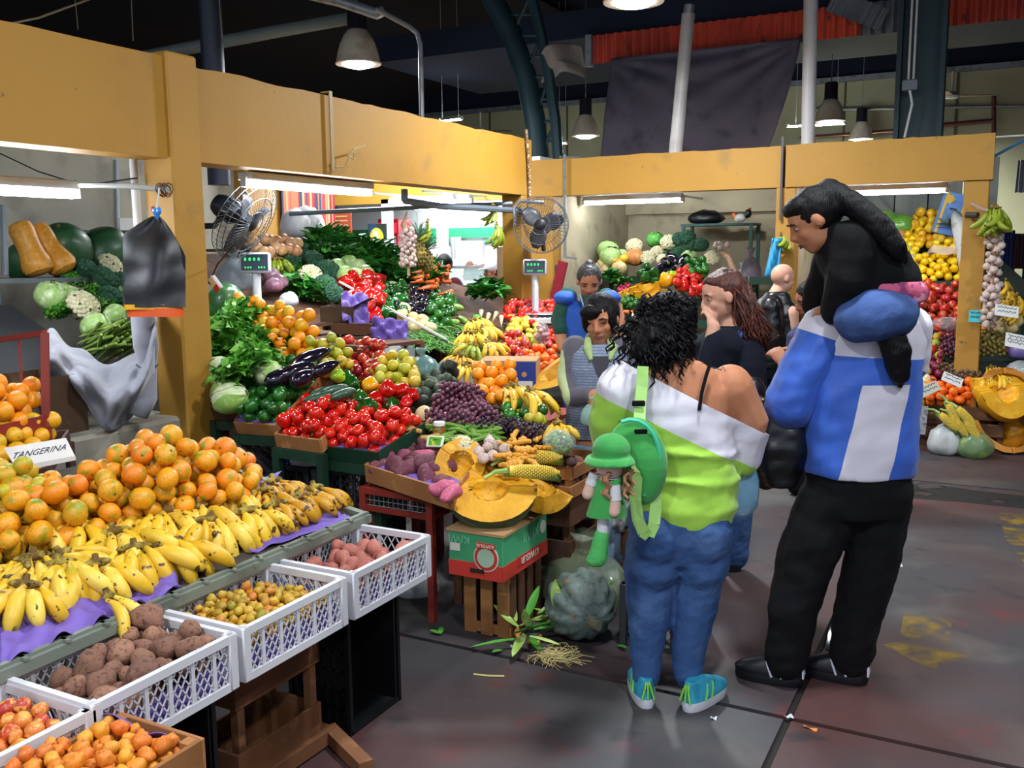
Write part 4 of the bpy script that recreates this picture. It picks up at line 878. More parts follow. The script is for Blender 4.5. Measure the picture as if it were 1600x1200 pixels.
# apples, pears
PA=Plane(-3.2,4.3,.93,0,.3)
pile(appr,[PA.at(*p) for p in ((515,598),(600,612),(612,575),(545,562))],.037,60,lambda u,v:.06+.10*v,'apple','red apple behind the bell peppers','apple','red apples behind the bell peppers',seed=27)
pile(appg,[PA.at(*p) for p in ((495,600),(530,612),(545,585),(508,580))],.034,16,lambda u,v:.06+.05*v,'apple','green apple left of the red apples','apple','green apples beside the red apples',seed=28)
pile(pear,[PA.at(*p) for p in ((580,615),(660,620),(655,585),(592,590))],.032,40,lambda u,v:.06+.07*v,'pear','yellow pear behind the red bell peppers','pear','pears behind the bell peppers',seed=29)
for i,(x,y) in enumerate(((580,568),(588,558),(596,572))):put(onio[0],'onion',PA.up(.1).at(x,y),rrot(),.032,label='brown onion beside the red apples',cat='onion',group='onions beside the apples')
# bell peppers
def pep(mesh,x,y,s,lab,pl,rz,up=.07,grp='bell peppers over the tomatoes'):put(mesh,'bell_pepper',pl.up(up+.05).at(x,y),Quaternion(_Z,rz) @ Quaternion(V((0,1,0)),1.3),s,label=lab,cat='bell pepper',group=grp)
pep(pepg[0],548,600,.042,'dark green bell pepper above the tomatoes',P2R,.5,.14);pep(pepg[1],536,592,.04,'long green bell pepper beside the cucumbers',P2R,1.,.16);pep(pepg[0],562,622,.04,'green bell pepper behind the topmost tomato',P2R,2.,.1)
pep(pepg[1],572,636,.04,'long dark green bell pepper lying on the tomatoes',P2R,.2,.1);pep(pepl[0],528,588,.036,'pale green bell pepper under the green apples',P2R,.4,.2)
pep(pepy[0],578,602,.043,'single yellow bell pepper above the tomatoes',P2R,.9,.13);pep(pepr[0],606,608,.045,'large red bell pepper right of the yellow one',P2R,2.2,.12);pep(pepr[2],626,610,.036,'long red bell pepper beside the avocados',P2R,.3,.1)
pep(pepr[1],586,624,.038,'red bell pepper below the yellow one',P2R,.7,.08);pep(pepr[0],634,630,.034,'small red bell pepper over the carrots',P2R,1.4,.06);pep(pepg[0],612,632,.034,'small green bell pepper over the carrots',P2R,1.7,.05);pep(pepr[1],642,618,.034,'red bell pepper touching the avocados',P2R,.2,.07)
# avocados
qa=[P2R.at(*p) for p in ((640,650),(705,650),(718,595),(650,590))]
pile(avoc,qa,.032,60,lambda u,v:.05+.13*math.sin(math.pi*(.15+.7*v)),'avocado','dark avocado in the heap behind the grapes','avocado','avocados behind the grapes',seed=31)
av=emp('avocado_half',P2R.up(.17).at(706,566),'cut avocado half on top of the avocado heap','avocado',rot=(-.5,.3,.4))
put(MB().lathe([(0,-.045),(.02,-.042),(.034,-.02),(.036,.0),(.0,.0)],18).mesh('skin',AVOM),'skin',parent=av);put(MB().lathe([(.0,.002),(.034,.001),(.03,.004),(0,.005)],18).mesh('flesh',pm('avocado_flesh','#b8c46a',.5,layers=[('#d8d890',20,.5,.7)])),'flesh',parent=av)
put(MB().ell((0,0,.003),(.014,.014,.006),10,6).mesh('stone_hollow',pm('avocado_stone','#8a6a3a',.5)),'stone_hollow',parent=av)
# grapes: bunches of berries on a stalk
def berrymesh(m,name='grape',r=.0115):return MB().ell((0,0,0),(r,r,r*1.15),8,6).mesh(name,m)
GRR=pm('red_grape_skin','#6a2c44',.3,rand=['#6c2e48','#5a2438','#7c3a50','#4a2036'],layers=[('#8a5a70',60,.5,.7)],coat=.2)
GRB=pm('black_grape_skin','#2a1c34',.35,rand=['#2a1c34','#221830','#34203a'],coat=.2);GRG=pm('green_grape_skin','#8a8434',.35,rand=['#8a8434','#9a9040','#7a6a30'],coat=.2)
def grapes(loc,n,L,W,m,label,group,rot=(0,0,0),seed=0,each=True,r=.0115,s=1.):
    rg=random.Random(seed);o=emp('grape_bunch',loc,label,'grapes',group,rot);me=berrymesh(m,r=r);pts=[]
    for k in range(n):
        t=(k+.5)/n;a=k*2.39996;ww=W*math.sqrt(max(.03,1-((t-.35)/.68)**2));x=(t-.5)*L;rr=ww*(.75+.25*rg.random())
        pts.append(V((x,rr*math.cos(a),rr*.8*math.sin(a))))
    if each:
        for p in pts:put(me,'grape',p*1.,parent=o)
    else:
        mb=MB()
        for p in pts:mb.ell(p,(r,r,r*1.1),7,5)
        b=mb.build('berries',m,o,weld=False);b['kind']='stuff'
    MB().tube([(-L*.55,0,0),(0,.005,.005),(L*.4,0,0)],[.004,.003,.002],5).ell((0,0,0),(L*.42,W*.72,W*.6),8,6).build('stalk',STEMB if m is not GRR else pm('grape_stalk','#3a2430',.8),o)
    return o
for i,(x,y,a) in enumerate(((700,632,.4),(722,640,.1),(745,632,-.3),(712,612,.6),(735,612,.2),(757,645,-.2),(690,655,.2),(728,655,0))):
    grapes(P2R.up(.05+.045*(i in (3,4))+.02).at(x,y),46,.17,.052,GRR,['red grape bunch at the left of the grape heap','red grape bunch in the middle of the grape heap','red grape bunch at the right of the grape heap','red grape bunch on top, beside the avocados','red grape bunch on top, beside the oranges','red grape bunch hanging towards the black grapes','red grape bunch lowest left, above the squash','red grape bunch lowest, above the beans'][i],'red grape bunches',(random.uniform(-.3,.3),.25,a),seed=i)
for i,(x,y,a) in enumerate(((785,660,.2),(812,668,-.2),(838,674,.1),(770,668,.5),(855,680,0))):
    grapes(P2R.up(.03).at(x,y),60,.17,.05,GRB,['black grape bunch under the bananas','black grape bunch in the middle of the dark row','black grape bunch above the ginger','black grape bunch next to the green beans','black grape bunch beside the bag of peas'][i],'black grape bunches',(0,.1,a),seed=i+9,each=False,r=.009)
# oranges and bananas at the back right
pile(orng,[P2R.at(*p) for p in ((745,640),(808,655),(812,610),(742,605))],.036,40,lambda u,v:.06+.09*v,'orange','orange in the heap between grapes and bananas','orange','oranges behind the grapes',seed=33)
for i,(x,y,a,n,lab) in enumerate(((800,605,-.9,7,'yellow banana bunch leaning right above the black grapes'),(828,612,-.7,5,'spotted banana bunch with fingers pointing at the aisle'),(872,662,-1.3,4,'small bananas beside the bag of peas'))):
    hand(P2R.up(.13 if i<2 else .08).at(x,y),a+CT,n,BANM,.2 if i<2 else .12,1.5,(0,.15),label=lab,seed=40+i,R=.02)
pile(lime+mand,[P2R.at(*p) for p in ((780,668),(850,680),(858,652),(790,645))],.03,22,.05,'lime','green and yellow lime below the bananas','lime','limes below the bananas',seed=34)
# carrots, ginger, beans and small things
CARM=pm('carrot_skin','#d8641c',.5,rand=['#da661e','#cc5a18','#e07428'],layers=[('#b84c14',6,.55,.7)],bump=.15)
def carrot(L=5.5):return MB().lathe([(0,-L),(.18,-L*.97),(.45,-L*.6),(.8,-L*.2),(.98,-.3),(1,0),(.8,.25),(.3,.32),(0,.3)],10).mesh('carrot',CARM)
carr=[carrot(5),carrot(6.5)]
def scatter(mesh,quad,n,s,name,lab,cat,grp,flat=True,up=.02,layers=1,jit=.5,yaw=None,sv=.15,seed=0):
    rg=random.Random(seed)
    for i in range(n):
        u,v=rg.random(),rg.random();p=quad[0]*(1-u)*(1-v)+quad[1]*u*(1-v)+quad[2]*u*v+quad[3]*(1-u)*v
        q=Quaternion(_Z,(yaw if yaw is not None else 0)+rg.uniform(-jit,jit)) @ Quaternion(V((0,1,0)),1.57+rg.uniform(-.15,.15))
        put(rg.choice(mesh),name,p+_Z*(up+rg.random()*up*layers),q,s*rg.uniform(1-sv,1+sv),label=lab,cat=cat,group=grp)
scatter(carr,[P2R.at(*p) for p in ((625,660),(648,662),(660,640),(615,632))],10,.013,'carrot','orange carrot right of the bell peppers','carrot','carrots by the lower tomatoes',yaw=-.4,seed=1)
GINM=pm('ginger_skin','#c89a54',.75,layers=[('#a87a3c',4,.5,.7),('#dcb878',8,.6,.75)],bump=.2)
def ginger(seed,m=GINM):
    rg=random.Random(seed);mb=MB();p=V((0,0,0));d=V((1,0,0))
    for k in range(5):
        q=p+d*rg.uniform(.7,1.0);mb.tube([p-d*.3,p+d*.3,q],[.45,.6,.5],8);mb.ell(p,.6,8,6)
        if rg.random() <.8:s=V((rg.uniform(-.5,.5),rg.choice((-1,1)),rg.uniform(-.2,.4))).normalized();mb.tube([p,p+s*.7,p+s*1.0],[.5,.48,.3],8)
        p=q;d=(d+V((rg.uniform(-.6,.6),rg.uniform(-.8,.8),0))).normalized()
    mb.ell(p,.42,8,6);return mb.mesh('ginger_root',m)
ging=[ginger(i) for i in range(3)];YGIN=pm('yellow_root_skin','#d89a30',.6,layers=[('#b87a20',4,.5,.7),('#ecc060',8,.6,.75)]);ging2=[ginger(i+5,YGIN) for i in range(3)]
PAR=pm('parsnip_skin','#d0a878',.6,layers=[('#a87a4c',5,.5,.7)])
def roots(mesh,pxs,s,up,name,lab,cat,grp,pl=P2R):
    for i,(x,y) in enumerate(pxs):put(mesh[i % len(mesh)],name,pl.up(up).at(x,y),(random.uniform(-.4,.4),random.uniform(-.4,.4),random.uniform(0,6.28)),s*random.uniform(.85,1.15),label=lab,cat=cat,group=grp)
roots(ging,((648,662),(656,674),(662,666),(644,650),(660,684)),.02,.04,'ginger_root','pale ginger root left of the honey jar','ginger','ginger left of the jar')
roots(ging2,[(795+i % 5*10+random.uniform(-4,4),690+(i//5)*9+random.uniform(-3,3)) for i in range(22)],.02,.04,'yellow_root','knobbly yellow root in the heap above the corn','root','yellow roots above the corn')
put(psqu[0],'pale_squash',P2R.up(.07).at(662,648),(.2,.3,.4),(.043,.043,.043),label='pale ribbed squash behind the honey jar',cat='squash');put(psqu[0],'pale_squash',P2R.up(.05).at(676,662),(.9,.3,1),(.035,)*3,label='pale squash half hidden under the black grapes',cat='squash')
BEAM=pm('bean_skin','#5f8f2c',.45,rand=['#5f8f2c','#6e9c34','#4f7f26','#7aa83e'],layers=[('#8ab04c',20,.55,.7)])
def bean(L,bend):n=7;return MB().tube([V((L*(i/n-.5),bend*math.cos((i/n-.5)*3),.002*math.sin(i))) for i in range(n+1)],[.15*.011,.008,.0105,.011,.011,.0105,.008,.002],6,fx=.7).mesh('bean',BEAM)
bean_=[bean(.16,.015),bean(.19,.03),bean(.15,-.02)]
rg=random.Random(4)
for i in range(46):
    u,v=rg.random(),rg.random();p=P2R.up(.03+.05*rg.random()*(1-abs(2*u-1))+.01).at(682+u*86,690-v*34-u*2);put(bean_[i % 3],'broad_bean',p,(rg.uniform(-.3,.3),rg.uniform(-.3,.3),rg.uniform(-.9,.9)+.5),1.,label='green broad bean pod in the heap below the grapes',cat='bean',group='broad beans below the grapes')
jar=emp('honey_jar',P2R.up(.0).at(687,688),'small jar of honey with white lid among the vegetables','jar')
MB().lathe([(0,0),(.032,.002),(.034,.01),(.034,.06),(.026,.072),(.026,.078),(0,.078)],16).build('glass',pm('honey','#8a5a1c',.1,coat=.8,layers=[('#b8842c',20,.5,.7)]),jar);MB().lathe([(0,.076),(.03,.076),(.03,.092),(.028,.095),(0,.095)],16).build('lid',WHT,jar)
sp=emp('seed_packet',P2R.up(.05).at(680,690),'small printed packet with a green label in front of the jar','packet',rot=(.9,0,.3));MB().box((0,0,0),(.085,.06,.012)).build('packet',pm('packet_white','#d8e0c8',.4),sp,bevel=.004);MB().box((.0,0,.007),(.06,.045,.002)).build('printed_label',pm('packet_green','#4a9a2c',.4,layers=[('#e8c828',40,.55,.6),('#d84020',60,.64,.68)]),sp,smooth=False)
put(caul[0],'cauliflower',P2R.up(.06).at(722,700),(.3,.2,0),.062,label='small white cauliflower behind the broken pumpkin',cat='cauliflower')
for i,(x,y) in enumerate(((748,706),(762,700),(770,712),(778,696),(755,716),(788,702),(740,698),(765,690))):put(garl[0],'garlic_bulb',P2R.up(.05).at(x,y),(random.uniform(-.8,.8),random.uniform(-.8,.8),i),.028,label='white garlic bulb right of the small cauliflower',cat='garlic',group='garlic bulbs by the broken pumpkin')
# bag of shelled peas
PEAG=pm('pea_skin','#7aa858',.5,rand=['#7aa858','#8ab868','#6a9a48']);FILM=pm('clear_film','#e8eef0',.12,alpha=.22,spec=.8);
pb_=emp('pea_bag',P2R.up(.035).at(873,698),'clear bag of shelled green peas at the end of the stand','bag');mb=MB();rg=random.Random(2)
for k in range(170):a=rg.uniform(0,6.28);t=math.acos(rg.uniform(-1,1));r=rg.uniform(.8,1);mb.ell((.07*r*math.sin(t)*math.cos(a),.05*r*math.sin(t)*math.sin(a),.05*r*math.cos(t)+.02),.0085,6,4)
b=mb.build('peas',PEAG,pb_,weld=False);b['kind']='stuff';MB().ell((0,0,.02),(.08,.06,.06),16,10,fn=lambda q,a,u:q*(1+.06*math.sin(a*7+u*9))).build('film',FILM,pb_)
# ---------------------------------------------------------------- red table with the tray of sweet potatoes
SP=Plane(-2.4,3.6,.635,0,.10)
rt=emp('metal_table',(-2.44,3.78,0),'red metal table with wire basket below the sweet potatoes','table')
for x,y in ((-.22,-.24),(.17,-.26),(-.22,.2),(.17,.2)):MB().bar((x,y,0),(x,y,.6),.032,.032).build('leg',REDM,rt,smooth=False)
for a,b in (((-.22,-.24),(.17,-.26)),((.17,-.26),(.17,.2)),((.17,.2),(-.22,.2)),((-.22,.2),(-.22,-.24))):MB().bar((*a,.585),(*b,.585),.03,.03).bar((*a,.5),(*b,.5),.025,.025).build('rail',REDM,rt,smooth=False)
mb=MB()
for k in range(14):mb.tube([(-.21+.027*k,-.245,.505),(-.21+.027*k,-.245,.575)],.002,4).tube([(-.21+.027*k,-.245,.505),(-.21+.027*k,.2,.505)],.002,4)
for k in range(3):mb.tube([(-.22,-.245,.515+.025*k),(.17,-.255,.515+.025*k)],.002,4)
mb.build('wire_basket',GALV,rt,smooth=False)
qs=tray(SP,[(573,748),(707,792),(760,728),(640,705)],'rough wooden tray of sweet potatoes',PINE,h=.085,liner='purple tissue lining the sweet potato tray')
pile(swpt,[SP.at(*p) for p in ((582,745),(700,782),(745,725),(645,702))],.04,30,lambda u,v:.05+.09*v,'sweet_potato','dusty purple sweet potato in the rough wooden tray','sweet potato','sweet potatoes in the tray',seed=35,rvar=.2)
for i,(x,y,a) in enumerate(((690,762,.5),(706,770,1.5),(658,712,.2))):put(tuber('sweet_potato',pm('pink_sweet_potato','#c05a78',.6,layers=[('#d88098',3,.55,.7)]),i+3,2.),'sweet_potato',SP.up(.08).at(x,y),Quaternion(_Z,a) @ Quaternion(V((0,1,0)),1.4),.032,label=['bright pink sweet potato at the tray corner','bright pink forked sweet potato beside the pumpkin','slim pink sweet potato on top at the back'][i],cat='sweet potato')
# ---------------------------------------------------------------- box of corn and potatoes, pumpkins, fruit carton
slat_crate((-1.96,4.08,.56),.38,.46,.15,'wooden slatted box of potatoes under the corn cobs',n=2,gap=.5)
pile(poto,[V((-2.17,3.91,.58)),V((-1.75,3.91,.58)),V((-1.75,4.25,.58)),V((-2.17,4.25,.58))],.03,60,lambda u,v:.12,'potato','small potato in the slatted box under the corn','potato','potatoes under the corn',seed=36)
slat_crate((-1.95,4.1,0),.36,.4,.55,'tall wooden crate standing under the potato box',m=DWOOD,n=3,gap=.5)
COBM=pm('corn_kernels','#e8c848',.35,rand=['#e8c848','#ecd05c'],coat=.2);HUSK=pm('corn_husk','#9ab858',.55,rand=['#9ab858','#88ac4c','#a8c468'],layers=[('#c8d890',5,.5,.7)],aniso_scale=(1,6,6));SILK=pm('corn_silk','#c8b878',.7)
def corn(loc,rot,lab,L=.22,R=.026,group=None,ker=True):
    o=emp('corn_cob',loc,lab,'corn',group,rot);mb=MB()
    for i in range(24):
        x=-L/2+L*(i+.5)/24;r=R*math.sqrt(max(.02,1-abs(2*(i+.5)/24-.9)**2.6))
        for k in range(12):a=(k+.5*(i % 2))*.5236;mb.ell((x,r*math.cos(a),r*math.sin(a)),(.0055,.0075,.0065),5,4)
    mb.tube([(-L/2,0,0),(L/2*.9,0,0)],[R*.9,R*.45],10);mb.build('kernels',COBM,o,weld=False)
    for k in range(4):
        m2=MB();leaf(m2,L*1.15,R*2.2,.12,.9,0,Matrix.Translation((-L*.62,0,-R*.35)) @ Matrix.Rotation(-.65+k*.43,4,'X') @ Matrix.Translation((0,0,-R*.72)),8);m2.build('husk_leaf',HUSK,o,ang=180)
    MB().tube([(-L*.55,0,0),(-L*.8,-.01,-.005),(-L*1.,-.03,-.03)],[.014,.01,.007],7).build('stalk',HUSK,o);return o
CQ=CT
corn(gz(842,714,.765),(.2,.0,.45),'upper corn cob lying on the potato box');corn(gz(836,737,.75),(.1,.03,.40),'lower corn cob at the front of the potato box')
roots(beet,((888,712),(893,722),(880,705)),.024,.0,'beetroot','small beetroot at the end of the potato box','beetroot','beetroots by the corn',Plane(0,0,.74))
# pumpkin flesh and skin
PFL=pm('pumpkin_flesh','#d89c10',.6,layers=[('#c4860a',7,.5,.68,6),('#e8b024',14,.56,.7)],bump=.5,bscale=30);PSK=pm('pumpkin_skin','#5a6e4c',.6,layers=[('#7a8a68',3,.5,.7),('#3c5240',6,.55,.7)],bump=.3,bscale=12);PSKB=pm('blue_pumpkin_skin','#66756f',.6,layers=[('#7c8c88',2,.5,.7),('#4a5a56',5,.52,.66,5),('#a8703c',3.2,.63,.72,5)],bump=.3,bscale=10);PSEED=pm('pumpkin_seed','#e8cc80',.5)
def pumpkin_wedge(name,R,a0,a1,sq,loc,rot,label,sk=PSK,fl_=PFL,t=.28,wav=.04,seeds=14,seed=0,n=22,lobes=9):
    """hollow wedge of a pumpkin about z, cut between angles a0 and a1"""
    o=emp(name,loc,label,'pumpkin',rot=rot);rg=random.Random(seed)
    def P(a,th,r):k=1+.045*math.cos(lobes*a);return V((r*R*k*math.sin(th)*math.cos(a),r*R*k*math.sin(th)*math.sin(a),r*R*sq*math.cos(th)))
    def jag(th):return wav*math.sin(th*9+seed)+wav*.6*math.sin(th*23+seed*2)
    MB().grid(n,14,lambda u,v:P(a0+(a1-a0)*u,.06+3.02*v,1)).build('skin',sk,o)
    mb=MB();mb.grid(n,14,lambda u,v:P(a0+(a1-a0)*u,.06+3.02*v,1-t+.03*nz((u*6,v*6,seed))))
    for a in (a0,a1):mb.grid(14,5,lambda u,v,a=a:P(a,.06+3.02*u,1-(t)*v) +V((0,0,.012*nz((u*9,v*4,seed)))))
    mb.grid(n,2,lambda u,v:P(a0+(a1-a0)*u,.06,1-t*v));mb.grid(n,2,lambda u,v:P(a0+(a1-a0)*u,3.08,1-t*v));mb.build('flesh',fl_,o)
    if seeds:
        mb=MB()
        for k in range(seeds):a=rg.uniform(a0,a1);th=rg.uniform(1,2.2);mb.ell(P(a,th,1-t-.02),(.007,.004,.003),6,4,0)
        mb.build('seeds',PSEED,o)
    return o
def facing(n,zax):
    n=V(n).normalized();z=V(zax);z=(z-n*z.dot(n)).normalized();x=-n;y=z.cross(x);return Matrix((x,y,z)).transposed()
pumpkin_wedge('pumpkin_slice',.135,-1.45,1.25,.85,SP.up(.115).at(720,722),facing(-_Fh*.8+_Z*.45+_Rh*.1,_Rh*.75-_Z*.6),'broken upright pumpkin piece leaning on the sweet potato tray',seed=1,t=.5,wav=.1)
pumpkin_wedge('pumpkin_slice',.185,-1.3,1.3,1.12,V((-1.965,3.54,.672)),facing(-_Fh*.36+_Z*.93,_Rh+_Z*.06),'big cut pumpkin half lying on the fruit carton',seed=3,t=.6)
pumpkin_wedge('pumpkin_slice',.14,-.8,.8,1.,V((-2.06,3.80,.69)),facing(-_Fh*.5+_Z*.85,_Rh*.9-_Fh*.3-_Z*.25),'pumpkin wedge between the big half and the corn box',seed=5,t=.5)
pumpkin_wedge('pumpkin_slice',.14,-.7,.7,1.2,V((-1.8,3.72,.68)),facing(-_Fh*.5+_Z*.85,_Rh*.8-_Fh*.6-_Z*.15),'pumpkin wedge pointing at the aisle behind the big half',seed=8,t=.5)
# upside-down fruit carton on a slatted crate
KG=pm('carton_green','#3f9a68',.6,layers=[('#54b080',2,.5,.7)]);KR=pm('carton_red','#c8382c',.6);KW=pm('carton_white','#d8d4c8',.6)
kb=emp('fruit_carton',(-1.965,3.615,.30),'green and red fruit carton upside down below the cut pumpkin','carton')
MB().box((0,0,.1),(.27,.44,.2)).build('box',KG,kb,smooth=False,bevel=.004)
mb=MB().box((0,0,.205),(.285,.45,.012)).build('flap',CARD,kb,smooth=False)
MB().box((0,-.2215,.035),(.268,.003,.068)).box((.1365,0,.035),(.003,.44,.068)).build('red_band',KR,kb,smooth=False)
MB().lathe([(0,0),(.062,0),(.062,.002),(0,.002)],28,0,Matrix.Translation((.055,-.2215,.1)) @ Matrix.Rotation(math.pi/2,4,'X')).build('round_logo_rim',KW,kb);MB().lathe([(0,.002),(.056,.002),(.056,.004),(0,.004)],28,0,Matrix.Translation((.055,-.2215,.1)) @ Matrix.Rotation(math.pi/2,4,'X')).build('round_logo_band',KR,kb)
MB().lathe([(0,.004),(.042,.004),(.042,.006),(0,.006)],28,0,Matrix.Translation((.055,-.2215,.1)) @ Matrix.Rotation(math.pi/2,4,'X')).build('round_logo_centre',pm('logo_pale','#a8c4a8',.6),kb)
MB().box((.055,-.229,.155),(.09,.003,.024)).build('banner',KR,kb,smooth=False)
MB().box((.01,-.2235,.035),(.07,.002,.02)).build('hand_hole',pm('hole_dark','#2c1410',.8),kb,smooth=False);MB().box((-.1,-.2235,.13),(.05,.002,.035)).build('sticker',KW,kb,smooth=False)
def word(par,s,size,mat,loc,rot):t=put(textmesh(s,size,mat),'lettering',loc,rot,parent=par);return t
word(kb,'KIWISUR',.022,KW,(.055,-.2312,.155),(math.pi/2,math.pi,0));word(kb,'KIWI',.05,pm('pale_green_ink','#7ac49a',.6),(-.08,-.2225,.168),(math.pi/2,math.pi,0))
word(kb,'KIWI',.07,pm('pale_green_ink','#7ac49a',.6),(.1365,.05,.145),(math.pi/2,math.pi,math.pi/2))
MB().box((.139,.03,.05),(.003,.24,.045)).build('banner',pm('banner_red','#b82c24',.6),kb,smooth=False);word(kb,'KIWISUR',.045,KW,(.1412,.03,.05),(math.pi/2,math.pi,math.pi/2))
MB().lathe([(.022,0),(.03,0),(.03,.002),(.022,.002)],20,0,Matrix.Translation((.1365,.17,.145)) @ Matrix.Rotation(math.pi/2,4,'Y')).build('ring_mark',KW,kb)
ko=emp('slatted_crate',(-1.97,3.65,0),'wooden crate with upright slats carrying the fruit carton','crate')
for k in range(3):MB().box((-.085+.085*k,-.15,.15),(.06,.012,.3)).build('slat',PINE,ko,smooth=False,bevel=.002)
for k in range(4):MB().box((.115,-.12+.085*k,.15),(.012,.055,.3)).build('slat',DWOOD,ko,smooth=False,bevel=.002)
MB().box((0,.15,.15),(.24,.012,.3)).box((-.115,0,.15),(.012,.3,.3)).build('back_boards',DWOOD,ko,smooth=False); [MB().box((0,-.142,z),(.24,.012,.045)).build('cross_rail',PINE,ko,smooth=False) for z in (.03,.28)]
# blue-grey pumpkin on the floor
pk=emp('pumpkin',(-1.58,3.66,.155),'large blue-grey ribbed pumpkin on the floor','pumpkin',rot=(1.75,.2,.75))
put(fr('rind',[PSKB],sq=.98,top=.06,bot=.1,lobes=11,ld=.06,seg=66,rings=18,nn=.05),'rind',None,None,.155,parent=pk)
MB().tube([(0,0,.13),(.0,.0,.165),(.02,.01,.19)],[.03,.02,.024],8).build('stem',pm('pumpkin_stem','#6a6a58',.8),pk)
for k in range(2):m2=MB();leaf(m2,.1,.05,.6,.2,0,Matrix.Rotation(.3+k*.4,4,'X') @ Matrix.Translation((-.09,.05*k-.02,-.152+.0)) @ Matrix.Rotation(2.6,4,'Y'));
hk=MB();leaf(hk,.15,.05,.7,.5,0,Matrix.Translation((-1.66,3.55,.28)) @ Matrix.Rotation(.9,4,'Z') @ Matrix.Rotation(.7,4,'Y'),8);leaf(hk,.12,.045,.9,.6,0,Matrix.Translation((-1.66,3.55,.28)) @ Matrix.Rotation(-.9,4,'Z') @ Matrix.Rotation(1.1,4,'Y'),8)
tag(hk.build('corn_husk',HUSK,ang=180),'loose corn husk lying on the blue-grey pumpkin','husk')
# husks on the floor
rg=random.Random(9)
for i in range(16):
    m2=MB();leaf(m2,rg.uniform(.14,.24),rg.uniform(.025,.05),rg.uniform(-.5,.9),.5,0,Matrix.Rotation(rg.uniform(0,6.28),4,'Z') @ Matrix.Rotation(-rg.uniform(-.1,.9),4,'Y'),8)
    m2.add([],[]);tag(m2.build('corn_husk',HUSK if i % 3 else LG2,loc=gz(rg.uniform(805,850),rg.uniform(950,1000),.03+.01*(i % 8)),ang=180),'green corn husk left of the blue-grey pumpkin','husk','corn husks on the floor')
mb=MB()
for i in range(90):p=gz(rg.gauss(872,14),rg.gauss(1025,4),.008+.02*rg.random());a=rg.uniform(0,6.28);mb.tube([p,p+V((.05*math.cos(a),.05*math.sin(a),.008)),p+V((.09*math.cos(a+.5),.09*math.sin(a+.5),-.003))],.0012,4)
o=mb.build('corn_silk',SILK,weld=False);tag(o,'tuft of corn silk on the floor in front of the pumpkin','corn silk',kind='stuff')
# grey crate of oranges behind the shopper
plastic_crate((-1.24,3.82,0),.3,.3,.28,'dark grey lattice crate of oranges behind the shopper in jeans',pm('grey_crate_plastic','#34383c',.5),bays=4,sb=4,per=2)
pile(orng,[V((-1.37,3.69,.16)),V((-1.11,3.69,.16)),V((-1.11,3.95,.16)),V((-1.37,3.95,.16))],.04,24,.13,'orange','orange in the dark grey floor crate','orange','oranges in the floor crate',seed=38)
# dark crates and bags under the stands
CRD=pm('charcoal_crate','#22252c',.5,layers=[('#343840',5,.5,.7)])
for i,(x,y,w,z0,lab) in enumerate(((448,745,5.0,.25,'charcoal crate of plastic bags under the upper tomatoes'),(545,755,4.75,.2,'charcoal crate under the lower tomatoes'),(388,730,5.0,.22,'tilted charcoal crate under the dark green fruit'))):
    p=gd(x,y,w);plastic_crate((p.x,p.y+.1,max(.1,p.z-.16)),.3,.38,.24,lab,CRD,rot=(0,-.9 if i == 2 else 0,.2*i),bays=4,sb=5,per=2)
    if i<2:black_crate((p.x,p.y+.1,0),(.36,.28,max(.1,p.z-.16)),'black crate on the floor, %s of the pair below the tomato trays' % ('left one','right one')[i],open_='z')
black_crate((gd(388,730,5.).x,gd(388,730,5.).y+.15,0),(.3,.28,.22),'black crate on the floor below the dark green fruit',open_='z')
def bag(name,loc,r,mat,label,seed=0,neck=True,rot=(0,0,0),fold=.14,group=None,sx=(1,1,1),cat='bag',parent=None):
    def fn(q,a,u):
        k=1+fold*nz((q.x*2+seed,q.y*2,q.z*2))+.05*math.sin(a*9+seed+u*5)*u;return V((q.x*k*sx[0],q.y*k*sx[1],q.z*sx[2]*(1+.1*nz((q.x*3,q.y*3,seed)))))
    pf=[(.05,0),(.6,.02),(.9,.2),(1,.5),(.95,.85),(.75,1.15),(.45,1.35),(.2,1.45)] + ([(.14,1.55),(.3,1.75),(.4,1.9)] if neck else [(.05,1.48)])
    mb=MB();mb.lathe([(x*r,z*r) for x,z in pf],28,0,None,lambda q,a,u:fn(q/r,a,u)*r);o=mb.build(name,mat,parent,loc,rot,ang=180)
    if label:tag(o,label,cat,group)
    return o
CLR=pm('clear_bag','#dfe6ea',.2,alpha=.4,spec=.8,layers=[('#ffffff',9,.52,.66,5)]);WBG=pm('white_bag','#c9ced8',.35,alpha=.8,layers=[('#eef0f4',6,.5,.65,4)],spec=.6);GBG=pm('grey_bag','#8b98a2',.35,alpha=.62,layers=[('#b8c4cc',6,.5,.65,4)],spec=.6)
p=gd(480,720,4.95);bag('plastic_bag',(p.x,p.y+.05,p.z-.06),.1,WBG,'white plastic bag in the crate under the upper tomatoes',1,sx=(1.4,1,.8));p=gd(430,722,5.0);bag('plastic_bag',(p.x,p.y+.1,p.z-.05),.06,pm('blue_bag','#3a4a9a',.3,alpha=.7),'small blue plastic bag under the dark green fruit',2)
p=gd(548,727,4.7);bag('plastic_bag',(p.x,p.y+.1,p.z-.06),.09,pm('red_bag','#8a2c30',.35,alpha=.8),'red net bag in the crate under the lower tomatoes',3,sx=(1.3,1,.8))
p=gz(645,942,.0);bag('plastic_bag',(p.x-.05,p.y+.1,0),.13,CLR,'clear plastic bag with leaves standing under the red table',4);p=gz(700,905,0);bag('plastic_bag',(p.x,p.y+.2,0),.11,GBG,'grey plastic bag on the floor behind the red table leg',5)
